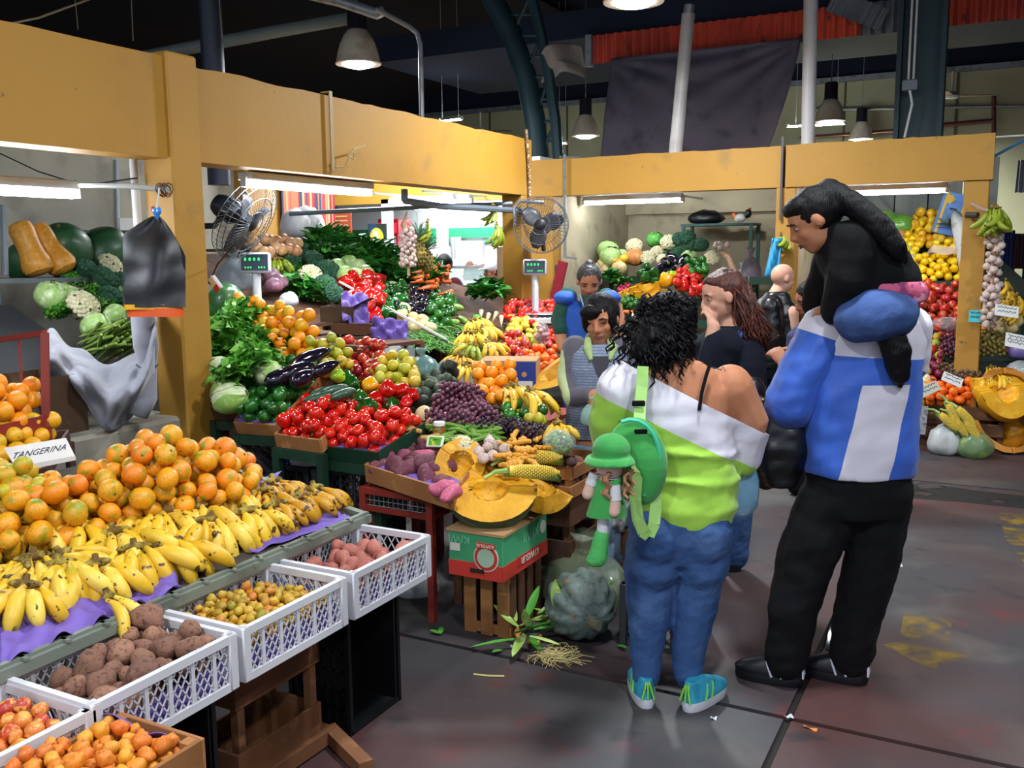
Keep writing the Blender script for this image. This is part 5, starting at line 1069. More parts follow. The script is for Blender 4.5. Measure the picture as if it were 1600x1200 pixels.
bag('plastic_bag',(-1.72,4.0,0),.2,pm('smoke_bag','#8a9a7c',.15,alpha=.35,spec=.8,layers=[('#c8d4b8',5,.52,.62,4),('#5a7a3c',3,.55,.65)]),'large clear bag of leaves behind the blue-grey pumpkin',6,sx=(1.25,1,.95));put(lettb[0],'leaf_heap',(-1.72,4.0,.06),None,.9,label='green leaves inside the large clear bag on the floor',cat='leaves')
# brown boxes behind the shopper
for i,(x,y,z,L,W,H,lab) in enumerate(((-1.5,4.55,0,.4,.3,.3,'lower wooden box behind the shopper in jeans'),(-1.48,4.6,.305,.38,.28,.28,'upper wooden box behind the shopper in jeans'))):slat_crate((x,y,z),L,W,H,lab,m=DWOOD,n=2,gap=.25)
mb=MB();mb.grid(10,14,lambda u,v:V((-1.665+.10*u*(1-.3*v)+.03*math.sin(v*5),4.36-.05*v+.02*math.sin(u*6),.72-.42*v)));o=mb.build('newspaper',pm('newsprint','#9a9a9c',.9,layers=[('#6a6a70',40,.5,.6),('#c0c0c0',6,.5,.6)]),ang=180);tag(o,'strip of newspaper hanging from the brown box','newspaper');s=o.modifiers.new('s','SOLIDIFY');s.thickness=.002
o=emp('hand_scale',(-1.6,4.34,.66),'small white hand scale hanging on the brown box','scale');MB().box((0,0,0),(.05,.03,.16)).build('body',WHT,o,bevel=.006);MB().tube([(0,0,-.08),(.02,-.01,-.11),(0,-.01,-.14),(-.015,-.01,-.12)],.004,6).build('hook',WHT,o)
# ================================================================== BACK STAND OF THE SAME STALL (rises away from the aisle)
P3=Plane(-3.14,5.8,.81,-.42,0)
def on(mesh,px,py,s,name,label,cat,group=None,pl=P3,up=.05,rot=None):return put(mesh,name,pl.up(up).at(px,py),rot if rot is not None else rrot(),s,label=label,cat=cat,group=group)
q3=[V((x,y,P3.z(x,y))) for x,y in ((-3.1,5.8),(-3.1,8.0),(-4.25,8.0),(-4.7,7.5),(-5.6,6.9),(-5.6,5.8))]
deck(P3,[q-_Z*.02 for q in q3],'long sloping board table of the back stand',m=DWOOD)
o=MB().bar(q3[0]+_Z*.02,V((-4.0,5.8,P3.z(-4.,0)+.02)),.02,.1).build('side_board',CARD,smooth=False);tag(o,'cardboard edge strip along the back stand','board')
o=MB().bar(V((-3.55,5.77,P3.z(-3.55,0)+.09)),V((-4.5,5.77,P3.z(-4.5,0)+.10)),.014,.014).build('white_stick',WHT,smooth=False);tag(o,'thin white stick along the purple tissue','stick')
o=MB().bar(V((-3.08,5.8,.80)),V((-3.08,6.9,.80)),.02,.1).build('front_board',PINE,smooth=False);tag(o,'wooden front board under the banana heap','board')
# string beans: nobody could count them
SBM=pm('string_bean','#4f8a34',.5,rand=['#4f8a34'],layers=[('#6aa048',12,.45,.6),('#3a6e28',30,.5,.6)]);mb=MB();rg=random.Random(3)
for i in range(420):
    u,v=rg.random(),rg.random();x,y=640+u*105+v*15,560-u*0-v*62+u*18
    if y>510+ (x-634)*.54:y -= 18
    p=P3.up(.02+.05*rg.random()*math.sin(math.pi*min(1,max(0,u)))).at(x,y);a=rg.uniform(0,6.28);d=V((math.cos(a),math.sin(a),-.42*math.cos(a)));L=rg.uniform(.06,.1)
    mb.tube([p-d*L,p+V((0,0,.012)),p+d*L],[.003,.0055,.002],5)
c0=P3.at(690,540);mb.v=[tuple(V(v)-c0) for v in mb.v];o=mb.build('string_beans',SBM,weld=False,loc=c0);tag(o,'heap of thin green string beans beside the bananas','beans',kind='stuff')
ZUC=[fr('zucchini',[pm('light_zucchini','#7aa040',.4,layers=[('#9ab85c',6,.5,.7)]),STEMG],sq=2.4,top=0,bot=0,p=.7,rings=12,stem=(.15,.2,1))]
for i,(x,y) in enumerate(((706,505),(690,492),(722,500),(712,480),(700,484))):on(ZUC[0],x,y,.03,'zucchini','pale green zucchini on the string beans','zucchini','zucchini on the string beans',rot=Quaternion(_Z,i*1.3) @ Quaternion(V((0,1,0)),1.4))
pile(lime,[P3.at(*p) for p in ((655,525),(705,520),(715,475),(665,478))],.042,34,lambda u,v:.05+.05*v,'green_avocado','round bright green avocado above the string beans','avocado','green avocados on the back stand',seed=51)
for i,(x,y) in enumerate(((628,492),(640,505),(650,512),(662,508),(672,514),(646,498),(660,500),(632,482))):on(psqu[0],x,y,.045,'pale_squash','pale buff squash at the cardboard edge','squash','pale squashes on the back stand',rot=rrot())
pile([eggp[0]],[P3.at(*p) for p in ((608,490),(670,500),(672,455),(612,450))],.033,34,lambda u,v:.04+.05*v,'eggplant','small black eggplant in the heap below the carrots','eggplant','small eggplants on the back stand',seed=52)
pile(pepg,[P3.at(*p) for p in ((585,505),(640,505),(630,455),(585,455))],.044,26,lambda u,v:.04+.06*v,'bell_pepper','green bell pepper on the back stand','bell pepper','green bell peppers on the back stand',seed=53)
pile(pepr,[P3.at(*p) for p in ((545,500),(595,520),(592,450),(525,440))],.046,40,lambda u,v:.05+.10*v,'bell_pepper','glossy red bell pepper above the purple tissue','bell pepper','red bell peppers on the back stand',seed=54)
scatter(carr,[P3.at(*p) for p in ((655,470),(710,480),(705,448),(650,438))],40,.021,'carrot','orange carrot in the heap on the back stand','carrot','carrots on the back stand',up=.11,yaw=.5,jit=.6,seed=2)
pile(beet,[P3.at(*p) for p in ((638,478),(672,490),(676,455),(640,445))],.032,16,.08,'beetroot','dusty beetroot left of the carrots','beetroot','beetroots on the back stand',seed=55)
for i,(x,y,r,lab) in enumerate(((612,448,.055,'pale round vegetable among the small eggplants'),(648,442,.045,'pale onion left of the carrot heap'))):on(onio[0] if i else cabb[0],x,y,r,'pale_vegetable',lab,'vegetable')
# banana heap
BH=[(742,500,-1.2,7,BANM,'topmost banana bunch of the heap on the back stand'),(756,512,-.4,6,BANM,'banana bunch at the right top of the heap'),(735,520,-1.4,7,BANM,'banana bunch in the middle of the heap'),(738,540,-1.9,5,BANG,'green-tinged banana bunch in the heap'),(762,536,-.7,6,BANM,'banana bunch at the right side of the heap'),
      (718,556,-1.7,6,BANO,'brown overripe bunch at the left foot of the heap'),(745,560,-1.1,8,BANM,'large banana bunch at the foot of the heap'),(768,560,-.9,6,BANM,'banana bunch at the right foot of the heap'),(728,572,-1.3,5,BANM,'banana bunch nearest the string beans')]
for i,(x,y,a,n,m,lab) in enumerate(BH):hand(P3.up(.1+.07*(i<5)).at(x,y),a+CT,n,m,.17,2.,(random.uniform(-.3,.3),random.uniform(0,.5)),label=lab,group='banana heap on the back stand',seed=60+i,R=.02)
o=put(eggp[1],'eggplant',P3.up(.05).at(722,525),Quaternion(_Z,.4) @ Quaternion(V((0,1,0)),1.4),.034,label='single eggplant left of the banana heap',cat='eggplant')
# tomatoes, pears, apples, oranges at the right end
PT=P3.up(.06)
pile(tomo,[PT.at(*p) for p in ((775,505),(880,520),(885,478),(790,472))],.038,60,lambda u,v:.05+.10*math.sin(math.pi*(.1+.8*v)),'tomato','ripe tomato in the far heap below the scale','tomato','tomatoes in the far heap',seed=56)
pile(pear,[PT.at(*p) for p in ((788,540),(842,545),(845,505),(792,500))],.035,26,.1,'pear','yellow-green pear in front of the far tomatoes','pear','pears before the far tomatoes',seed=57)
pile(appr,[PT.at(*p) for p in ((775,565),(822,570),(825,535),(780,530))],.037,24,.1,'apple','dark red apple right of the banana heap','apple','red apples right of the banana heap',seed=58)
pile(dorn,[PT.at(*p) for p in ((800,580),(868,600),(868,555),(812,555))],.034,36,.12,'orange','deep orange fruit behind the blue box','orange','deep oranges behind the blue box',seed=59)
pile(tomo,[PT.at(*p) for p in ((845,545),(885,560),(888,505),(850,500))],.035,24,.1,'tomato','tomato at the vendor arm','tomato','tomatoes by the vendor',seed=60)
gb=emp('garlic_bag',PT.up(.09).at(845,528),'clear bag of pale bulbs on the tomatoes','bag',rot=(.3,.4,0));mb=MB();rg=random.Random(8)
for k in range(26):mb.ell((rg.uniform(-.04,.04),rg.uniform(-.04,.04),rg.uniform(-.1,.1)),.022,8,6)
b=mb.build('bulbs',pm('pink_bulb','#b8888a',.5,layers=[('#d8b0a8',20,.5,.6)]),gb);b['kind']='stuff';MB().ell((0,0,0),(.07,.06,.13),14,10,fn=lambda q,a,u:q*(1+.08*math.sin(a*6+u*8))).build('film',FILM,gb)
# lettuce, greens
for i,(x,y) in enumerate(((528,418),(545,412),(560,418),(540,430),(572,428),(555,432))):on(cabb[i % 2],x,y,.075,'lettuce','light green head lettuce above the red peppers','lettuce','head lettuces on the back stand',up=.08)
for i in range(34):
    u=(i % 9)/8;v=i//9;x=505+u*165+random.uniform(-8,8);y=372+u*52+v*8+random.uniform(-5,5)
    on(spin[i % 3],x,y,1.0,'leafy_bunch','dark green leafy bunch along the top of the back stand','greens','leafy bunches on the back stand',up=.06,rot=(random.uniform(-.3,.3),random.uniform(-.3,.3),random.uniform(0,6.28)))
for i,(x,y) in enumerate(((640,430),(655,436),(668,432),(628,432))):on(pars[i % 2],x,y,1.,'herb_bunch','pale green herb bunch above the carrots','herbs','herb bunches above the carrots',up=.08)
# cauliflower and broccoli group at the left of the back stand
PB=Plane(-4.6,5.5,1.35,-.42,0)
deck(PB,[V((-4.35,5.05,1.2)),V((-4.35,5.75,1.2)),V((-5.6,5.75,1.7)),V((-5.6,5.05,1.7))],'raised board under the broccoli and large cauliflower')
for i,(x,y,r,k,lab) in enumerate(((484,432,.095,'c','large cauliflower facing the aisle beside the broccoli'),(470,395,.1,'b','broccoli head, topmost beside the onions'),(490,408,.09,'b','broccoli head above the large cauliflower'),(505,402,.09,'b','broccoli head right of the topmost one'),(512,425,.1,'b','broccoli head right of the large cauliflower'),(508,448,.095,'b','broccoli head lowest above the cardboard'),(455,410,.08,'b','broccoli head at the left of the group'),(522,460,.08,'b','broccoli head touching the red peppers'))):
    put((caul[0] if k == 'c' else brol[0]),'cauliflower' if k == 'c' else 'broccoli',PB.up(.12).at(x,y),(.9,0,.9+.2*(i % 3)),r,label=lab,cat='cauliflower' if k == 'c' else 'broccoli')
for i,(x,y) in enumerate(((468,445),(478,455),(462,430),(492,462))):put(spin[i % 3],'leafy_bunch',PB.up(.03).at(x,y),(.5,.3,i),.8,label='dark leaves hanging below the large cauliflower',cat='greens',group='leaves below the large cauliflower')
for i in range(14):put(onio[0],'onion',PB.up(.22).at(398+i % 7*11+random.uniform(-4,4),378+(i//7)*14+random.uniform(-4,4)),rrot(),.05,label='brown onion heaped high behind the scale',cat='onion',group='onions behind the scale')
o=hand(PB.up(.15).at(432,405),-1.2+CT,7,BANG,.14,1.8,(0,.3),label='small dark-spotted plantain bunch behind the scale',seed=91);put(eggp[0],'eggplant',PB.up(.16).at(448,398),Quaternion(_Z,1.) @ Quaternion(V((0,1,0)),1.4),.045,label='purple eggplant behind the scale',cat='eggplant')
for i,(x,y) in enumerate(((425,428),(436,438),(428,444))):bag('plastic_bag',PB.up(.02).at(x,y+12),.07,pm('pink_bag','#8a5a6c',.35,alpha=.8,layers=[('#b8a0b0',8,.5,.65)]),['pink net bag behind the scale pole','pink plastic bag right of the scale pole','lowest pink plastic bag behind the scale'][i],20+i,neck=False)
bag('plastic_bag',PB.up(.02).at(368,455),.14,GBG,'grey plastic bag hanging left of the scale',24,sx=(1,.7,1.1));bag('plastic_bag',PB.at(452,478),.07,WBG,'white plastic bag right of the scale platform',25,neck=False)
# cardboard boxes and purple tissue in the gap
def cbox(loc,d,rot,label,m=CARD,flaps=True):
    o=emp('cardboard_box',loc,label,'box',rot=rot);X,Y,Z=d;t=.006
    for c,s_ in (((0,0,t/2),(X,Y,t)),((-X/2,0,Z/2),(t,Y,Z)),((X/2,0,Z/2),(t,Y,Z)),((0,-Y/2,Z/2),(X,t,Z)),((0,Y/2,Z/2),(X,t,Z))):MB().box(c,s_).build('side',m,o,smooth=False)
    if flaps:MB().bar((-X/2,-Y/2,Z),(-X/2,Y/2,Z),.004,.004).add([(X/2,-Y/2,Z),(X/2,Y/2,Z),(X/2+.1,Y/2,Z+.05),(X/2+.1,-Y/2,Z+.05)],[(0,1,2,3)]).build('flap',m,o,smooth=False)
    return o
DCARD=pm('brown_cardboard','#4c3622',.85,layers=[('#3a2816',3,.5,.7),('#6a5034',8,.6,.7)])
p=gd(512,492,6.0);cbox((p.x,p.y+.15,p.z-.05),(.22,.2,.1),(0,.0,.3),'brown cardboard box tilted under the cauliflower leaves',DCARD)
p=gd(512,530,6.0);deck(P3,[V((p.x-.35,p.y-.2,p.z)),V((p.x+.5,p.y-.3,p.z)),V((p.x+.6,p.y+.2,p.z)),V((p.x-.3,p.y+.3,p.z))],'dark low shelf in the gap behind the oranges')
p=gd(558,520,6.1);slat_crate((p.x,p.y,p.z-.09),.2,.26,.16,'small wooden crate wrapped in purple tissue',n=2,m=DWOOD,rot=(0,0,.3))
sheet('tissue_paper',[gd(534,505,6.0),gd(578,525,6.0),gd(572,462,6.15),gd(532,462,6.15)],PURP,'purple tissue draped over the small wooden crate',amp=.022,n=(30,30),fr_=(1.7,2.1));sheet('tissue_paper',[gd(578,528,6.0),gd(636,545,5.95),gd(640,505,6.05),gd(585,498,6.05)],PURP,'purple tissue hanging at the cardboard edge',amp=.025,n=(36,30),seed=4,fr_=(2.1,1.6))
p=gd(615,555,5.5);bag('plastic_bag',(p.x,p.y,p.z-.1),.09,CLR,'clear plastic bag in the gap behind the pears',31,sx=(1.3,1,.9));p=gd(660,560,5.45);bag('plastic_bag',(p.x,p.y,p.z-.13),.1,pm('green_bag','#6a9a94',.3,alpha=.6,layers=[('#a8c8c4',6,.5,.65)]),'pale green plastic bag behind the avocados',32)
p=gd(625,575,5.5);deck(P3,[V((p.x-.5,p.y-.25,p.z-.16)),V((p.x+.35,p.y-.15,p.z-.2)),V((p.x+.4,p.y+.3,p.z-.2)),V((p.x-.4,p.y+.4,p.z-.16))],'low red shelf in the gap behind the pears',m=REDM)
# fruit box with blue label
o=emp('fruit_carton',gd(798,603,5.75)+V((0,0,-.02)),'brown and blue cardboard fruit box beside the banana heap','carton',rot=(0,0,.35));MB().box((0,0,.09),(.34,.26,.2)).build('box',CARD,o,smooth=False);MB().box((.1,-.1315,.09),(.14,.004,.19)).build('blue_panel',pm('carton_blue','#243a8c',.5),o,smooth=False);MB().box((.1,-.134,.04),(.1,.003,.06)).build('white_label',WHT,o,smooth=False);MB().lathe([(0,0),(.016,0),(.016,.002),(0,.002)],16,0,Matrix.Translation((.1,-.134,.11)) @ Matrix.Rotation(math.pi/2,4,'X')).build('round_mark',pm('mark_tan','#c08a5c',.6),o)
deck(P3,[V((-3.3,5.2,.64)),V((-2.5,5.2,.64)),V((-2.5,5.75,.64)),V((-3.3,5.75,.64))],'low red table under the blue fruit box',m=REDM)
pumpkin_wedge('pumpkin_slice',.2,-1.4,1.4,1.,gd(868,575,5.6),facing(-_Fh*.2+_Z*.8-_Rh*.5,_Fh*.6+_Rh),'cut pumpkin half with grey-white skin beside the vest vendor',sk=pm('grey_pumpkin_skin','#8f968a',.7,layers=[('#b0b4a8',4,.5,.7),('#6a746a',6,.58,.7)]),seed=11,t=.4)
deck(P3,[V((-2.5,5.15,.6)),V((-2.1,5.15,.6)),V((-2.1,5.8,.6)),V((-2.5,5.8,.6))],'low table carrying the grey-white pumpkin half',m=DWOOD)
# scales
SCW=pm('scale_white','#c8ccd0',.45);SCD=pm('scale_panel','#1f2c3c',.35);LED=pm('led_green','#20ff60',.4,emit='#38ff70',es=2.2)
def scale_(loc,rotz,label,hgt=.42,plat=True):
    o=emp('weighing_scale',loc,label,'scale',rot=(0,0,rotz));MB().box((0,0,.045),(.34,.34,.07)).build('body',SCD,o,bevel=.012);MB().box((0,.03,.095),(.36,.28,.012)).build('platform',pm('steel_plate','#b8c4cc',.25,metal=.7),o,bevel=.004)
    k=MB().box((.0,-.2,.05),(.3,.1,.05)).build('keypad',SCW,o,bevel=.008)
    mb=MB()
    for i in range(6):
        for j in range(2):mb.box((-.11+.044*i,-.22+.035*j,.078),(.03,.022,.006))
    mb.build('keys',SCD,k,smooth=False)
    MB().tube([(-.02,.13,.06),(-.02,.13,hgt)],.03,12).build('pole',SCW,o)
    h=emp('display_head',(-.02,.11,hgt+.06),None,None);h.parent=o;h.rotation_euler=(-.12,0,0)
    MB().box((0,0,0),(.21,.05,.14)).build('head_case',SCW,h,bevel=.012);MB().box((0,-.028,.0),(.18,.006,.11)).build('display_panel',SCD,h,smooth=False)
    for c,w_ in ((.02,.12),(-.035,.06)):
        for k2 in range(4 if w_>.1 else 3):word(h,'0',.03 if w_>.1 else .018,LED,(-w_/2+.03*k2*(1 if w_>.1 else .6) - (.0 if w_>.1 else .03),-.0325,c),(math.pi/2,0,0))
    for k2 in range(3):word(h,'0',.018,LED,(.03+.018*k2,-.0325,-.035),(math.pi/2,0,0))
    return o
def scale_at(px,py,w,rz,label,hgt):
    p=gd(px,py,w);s_=scale_((p.x,p.y,p.z-hgt-.06),rz,label,hgt);return s_
scale_at(399,411,6.3,CT+.1,'white shop scale with lit green display behind the oranges',.44);deck(P3,[V((-4.75,4.55,1.17)),V((-4.0,4.55,1.17)),V((-4.0,5.15,1.17)),V((-4.75,5.15,1.17))],'dark shelf under the scale behind the oranges')
scale_at(838,418,8.2,CT-.1,'white shop scale with lit green display beside the round fan',.44);deck(P3,[V((-4.1,7.2,1.06)),V((-3.3,7.2,1.06)),V((-3.3,7.75,1.06)),V((-4.1,7.75,1.06))],'shelf under the scale beside the round fan')
o=emp('remote_control',gd(337,443,5.2),'red and white remote switch hanging at the post','switch',rot=(.3,.9,.2));MB().box((0,0,0),(.09,.03,.05)).build('case',pm('switch_white','#d8d0d0',.4),o,bevel=.006);MB().box((.028,-.017,0),(.034,.004,.04)).build('red_button',pm('switch_red','#c01820',.3),o,bevel=.002);MB().tube([(-.04,0,0),(-.06,0,.1),(-.05,0,.3)],.004,6).build('cable',BLK,o)
# ---------------------------------------------------------------- rail with hanging produce
RAIL=pm('rail_grey','#6a7480',.45)
o=MB().tube([gd(452,334,8.2),gd(690,322,8.2),gd(800,318,8.4)],.02,8).build('hanging_rail',RAIL);tag(o,'long grey rail hung across the stall','rail')
o=MB().tube([gd(632,314,7.2),gd(690,322,7.6),gd(830,330,8.6)],.026,8).tube([gd(632,314,7.2),gd(632,296,7.2)],.026,8).build('hanging_rail',RAIL);tag(o,'thick grey pipe with a bent end under the beam','rail')
ga=emp('garlic_braid',gd(636,330,7.3),'hanging braid of white garlic bulbs left of the pineapples','garlic');MB().tube([(0,0,0),(-.04,0,-.1),(.01,0,-.22),(.0,0,-.5)],[.004,.025,.02,.012],7).build('braid',pm('braid_straw','#a8846a',.85,layers=[('#c8a488',30,.5,.6)]),ga)
for k in range(52):a=k*2.4;z=-.15-.28*k/52;put(garl[0],'garlic_bulb',(.055*math.cos(a)*random.uniform(.6,1.1),.05*math.sin(a)*random.uniform(.6,1.1),z+random.uniform(-.01,.01)),(random.uniform(.2,2.4),random.uniform(-.4,.4),a),random.uniform(.019,.028),parent=ga)
PINM=pm('pineapple_skin','#7a6a2c',.65,layers=[('#5a4a20',30,.5,.6),('#a88a34',14,.55,.65)]);PLF=pm('pineapple_leaf','#5a7a64',.5,layers=[('#7a947c',8,.5,.7)])
def pineapple(loc,label,r=.065,h=.16):
    o=emp('pineapple',loc,label,'pineapple');mb=MB();mb.ell((0,0,0),(r*.92,r*.92,h*.5),14,10)
    for i in range(9):
        for k in range(10):
            t=math.pi*(i+.7)/9.4;a=(k+.5*(i % 2))*.628;n=V((math.sin(t)*math.cos(a),math.sin(t)*math.sin(a),math.cos(t)));p=V((n.x*r*.93,n.y*r*.93,n.z*h*.5));mb.ell(p,r*.19,5,4)
    mb.build('fruit_body',PINM,o,weld=False);mb=MB();rg=random.Random(1)
    for k in range(22):leaf(mb,rg.uniform(.12,.2),.022,rg.uniform(.2,.8),.5,0,Matrix.Translation((0,0,h*.46)) @ Matrix.Rotation(k*2.4,4,'Z') @ Matrix.Rotation(-1.35+.045*k,4,'Y'),6)
    mb.build('crown_leaves',PLF,o,ang=180);MB().tube([(0,0,h*.5),(0,.0,.3),(-.01,0,.32)],.002,5).build('string',STEMB,o);return o
pineapple(gd(653,396,7.4),'hanging pineapple with tall grey-green crown',.068,.2);pineapple(gd(666,408,7.55),'second pineapple hanging behind the tall-crowned one',.062,.17)
hand(gd(668,348,7.45),.6,6,BANG,.2,1.4,(0,.9),label='green-yellow plantains hanging behind the pineapples',seed=70,steep=.35)
hand(gd(776,352,8.0),.2,7,BANG,.2,1.6,(0,.7),label='green plantain bunch hanging at the end post',seed=71,steep=.4);hand(gd(770,322,8.2),1.2,4,BANG,.18,1.,(0,.9),label='small green plantain bunch hanging under the lamp',seed=72,steep=.4)
# radish bunch with leaves
for i,(x,y) in enumerate(((755,470),(765,462),(772,472))):on(spin[i],x,y-8,.9,'turnip_leaves',['leafy turnip top, left of three','leafy turnip top, middle of three','leafy turnip top, right of three'][i],'greens',pl=P3.up(.1),rot=(0,0,i))
TURM=pm('turnip_skin','#d8c8a8',.5);
for i,(x,y,a) in enumerate(((752,485,.3),(764,490,0),(776,488,-.3),(783,494,.5))):put(carrot(4) if i == 0 else carr[0],'parsnip',P3.up(.16).at(x,y),Quaternion(_Z,a) @ Quaternion(V((1,0,0)),-.6),.02,label='pale parsnip hanging from the leafy bunch',cat='parsnip',group='parsnips under the leaves').data=put(MB().lathe([(0,-5),(.2,-4.8),(.5,-3),(.9,-1),(1,0),(.6,.3),(0,.32)],8).mesh('parsnip',TURM),'tmp').data
for ob in [o for o in bpy.data.objects if o.name.startswith('tmp')]:bpy.data.objects.remove(ob)
on(pm and cabd[0],745,500,.05,'purple_cabbage','dark purple vegetable under the turnip leaves','vegetable',pl=P3.up(.05))
# ---------------------------------------------------------------- fans
FANM=pm('fan_wire','#5c6064',.45,metal=.4);FANB=pm('fan_dark','#15161c',.4);FANL=pm('fan_blade','#3a3c44',.4)
def fan(loc,face,r,label,arm=True):
    f=V(face).normalized();q=f.to_track_quat('Z','Y');o=emp('wall_fan',loc,label,'fan',rot=q)
    mb=MB()
    for zz,rr in ((.0,1.),(.035,.97),(-.05,.95),(.055,.7),(.06,.35)):mb.tube([(r*rr*math.cos(a),r*rr*math.sin(a),zz) for a in [i*2*math.pi/36 for i in range(36)]],.003,5,close=True)
    for k in range(44):
        a=k*2*math.pi/44;c,s_=math.cos(a),math.sin(a);mb.tube([(.05*c,.05*s_,.062),(r*.6*c,r*.6*s_,.058),(r*.97*c,r*.97*s_,.03),(r*c,r*s_,0),(r*.95*c,r*.95*s_,-.05),(r*.4*c,r*.4*s_,-.07)],.0016,4)
    mb.build('cage',FANM,o,smooth=False)
    for k in range(3):
        m2=MB();T=Matrix.Rotation(k*2.094+.3,4,'Z');m2.grid(8,4,lambda u,v:V((r*(.12+.72*u),(v-.5)*r*.62*math.sin(math.pi*(.2+.7*u)),.02*(v-.5)*2+.01*math.sin(u*3))),0,T);b=m2.build('blade',FANL,o,ang=180);s_=b.modifiers.new('s','SOLIDIFY');s_.thickness=.004
    MB().lathe([(0,.075),(.03,.07),(.05,.06),(.052,-.02),(0,-.03)],16).build('hub',FANB,o);MB().lathe([(0,-.24),(.06,-.235),(.075,-.2),(.08,-.1),(.06,-.06),(0,-.05)],18).build('motor',FANB,o)
    if arm:MB().tube([(0,-.06,-.16),(0,-.14,-.18),(0,-.2,-.28)],.02,8).build('bracket',FANB,o)
    return o
fan(gd(384,345,6.0),_Rh*.82-_Fh*.2-_Z*.5,.275,'tilted wall fan behind the square post');fan(gd(845,352,8.2),V((.35,-.95,.05)),.245,'round fan at the beam corner above the scale')
o=MB().tube([gd(805,355,8.35),gd(803,325,8.35),gd(812,314,8.35),gd(850,316,8.35)],.018,8).build('fan_bracket',GALV);tag(o,'bent tube bracket holding the round fan','bracket')
# ================================================================== NEAREST STALL (left of the post)
SHM=pm('shelf_grey','#6c7478',.5,metal=.3)
def gxx(x,y,X):return gx(x,y,X)
a,b=gx(-30,436,-5.3),gx(205,432,-5.3);o=emp('storage_shelf',(a+b)/2,'grey metal shelf carrying the squashes','shelf');l=o.location
MB().add([p-l for p in (a,b,b+V((-.35,0,0)),a+V((-.35,0,0)))]+[p-l-_Z*.03 for p in (a,b,b+V((-.35,0,0)),a+V((-.35,0,0)))],[(0,1,2,3),(7,6,5,4),(0,4,5,1),(1,5,6,2),(2,6,7,3),(3,7,4,0)]).build('board',SHM,o,smooth=False)
for yy in (a.y+.1,b.y-.1):MB().bar(V((-5.32,yy,0))-V((l.x,l.y,l.z)),V((-5.32,yy,l.z))-l,.035,.035).bar(V((-5.6,yy,0))-l,V((-5.6,yy,l.z))-l,.035,.035).build('leg',SHM,o,smooth=False)
zs=a.z
BUTM=pm('butternut_skin','#d8952e',.45,rand=['#da982f','#d08a28'],layers=[('#e8b050',3,.55,.7),('#b87820',5,.58,.7)]);
def butternut():return MB().lathe([(0,-1.25),(.5,-1.22),(.8,-1.05),(.9,-.75),(.86,-.4),(.74,.0),(.68,.5),(.7,1.1),(.72,1.6),(.6,1.95),(.25,2.08),(0,2.06)],20).mesh('butternut_squash',BUTM)
bn=butternut()
for i,(x,y,rx,lab) in enumerate(((52,412,-.25,'left of two butternut squashes on the grey shelf'),(86,408,-.45,'right of two butternut squashes, leaning on its neighbour'))):p=gx(x,y,-5.42);put(bn,'butternut_squash',(p.x,p.y,zs+.135),Quaternion(_Fh,rx-.1),.105,label=lab,cat='squash')
GSQ=pm('dark_green_squash','#24502c',.45,layers=[('#2f6038',2,.5,.7),('#1c4024',5,.55,.7)],coat=.1);gsq=fr('green_squash',[GSQ,STEMB],sq=1.25,top=.03,bot=.02,nn=.05,seg=22,rings=14,stem=(.06,.1,1))
for i,(x,y,r,lab) in enumerate(((104,400,.17,'big dark green squash behind the butternuts'),(38,428,.11,'green striped squash peeping left of the butternuts'),(160,402,.16,'blackish green squash beside the dark crate'))):p=gx(x,y,-5.55);put(gsq,'green_squash',(p.x,p.y,max(p.z,zs+r*.9)),(.5,.4,i),r,label=lab,cat='squash')
p=gx(155,395,-5.62);black_crate((p.x-.1,p.y+.05,zs),(.3,.55,.3),'dark green plastic crate on the shelf behind the black bag',open_='z',m=pm('dark_green_plastic','#0f2a24',.5));o=put(MB().box((0,0,0),(.02,.12,.08)).mesh('paper_slip',WHT),'paper_slip',gx(197,350,-5.4),label='white paper slip on the dark green crate',cat='paper')
PL1=Plane(-4.3,3.2,1.02,-.45,0)
deck(PL1,[V((-4.25,2.0,.98)),V((-4.25,3.55,.98)),V((-5.2,3.55,1.42)),V((-5.2,2.0,1.42))],'dark sloping board under the cabbages of the nearest stall',m=pm('dark_board','#1a1c1e',.8))
for i,(x,y,r,k,lab) in enumerate(((80,462,.095,'k','pale cabbage below the grey shelf'),(104,462,.085,'k','cabbage with open leaves right of the pale one'),(128,480,.105,'c','large cauliflower left of the asparagus'),(170,418,.1,'c','cauliflower behind the broccoli, at the bag'),(132,425,.1,'b','broccoli head below the butternuts'),(160,440,.11,'b','broad broccoli head left of the black bag'),(172,468,.09,'b','broccoli head above the asparagus'),(188,445,.09,'b','broccoli head hidden by the black bag'),(150,510,.085,'k','cut pale cabbage beside the asparagus'),(180,492,.07,'k','pale cabbage above the asparagus'))):
    m={'k':cabb[i % 2],'c':caul[1],'b':brol[0]}[k];put(m,{'k':'cabbage','c':'cauliflower','b':'broccoli'}[k],PL1.up(.1).at(x,y),(.5 if k != 'k' else .2,.7,.4*i),r,label=lab,cat={'k':'cabbage','c':'cauliflower','b':'broccoli'}[k])
for i,(x,y) in enumerate(((100,475),(112,440),(148,462),(165,485),(96,492))):put(lettb[i % 2] if i else spin[0],'loose_leaves',PL1.up(.03).at(x,y),(.4,.3,i),.55,label='green leaves between the cauliflowers of the nearest stall',cat='leaves',group='leaves in the nearest stall')
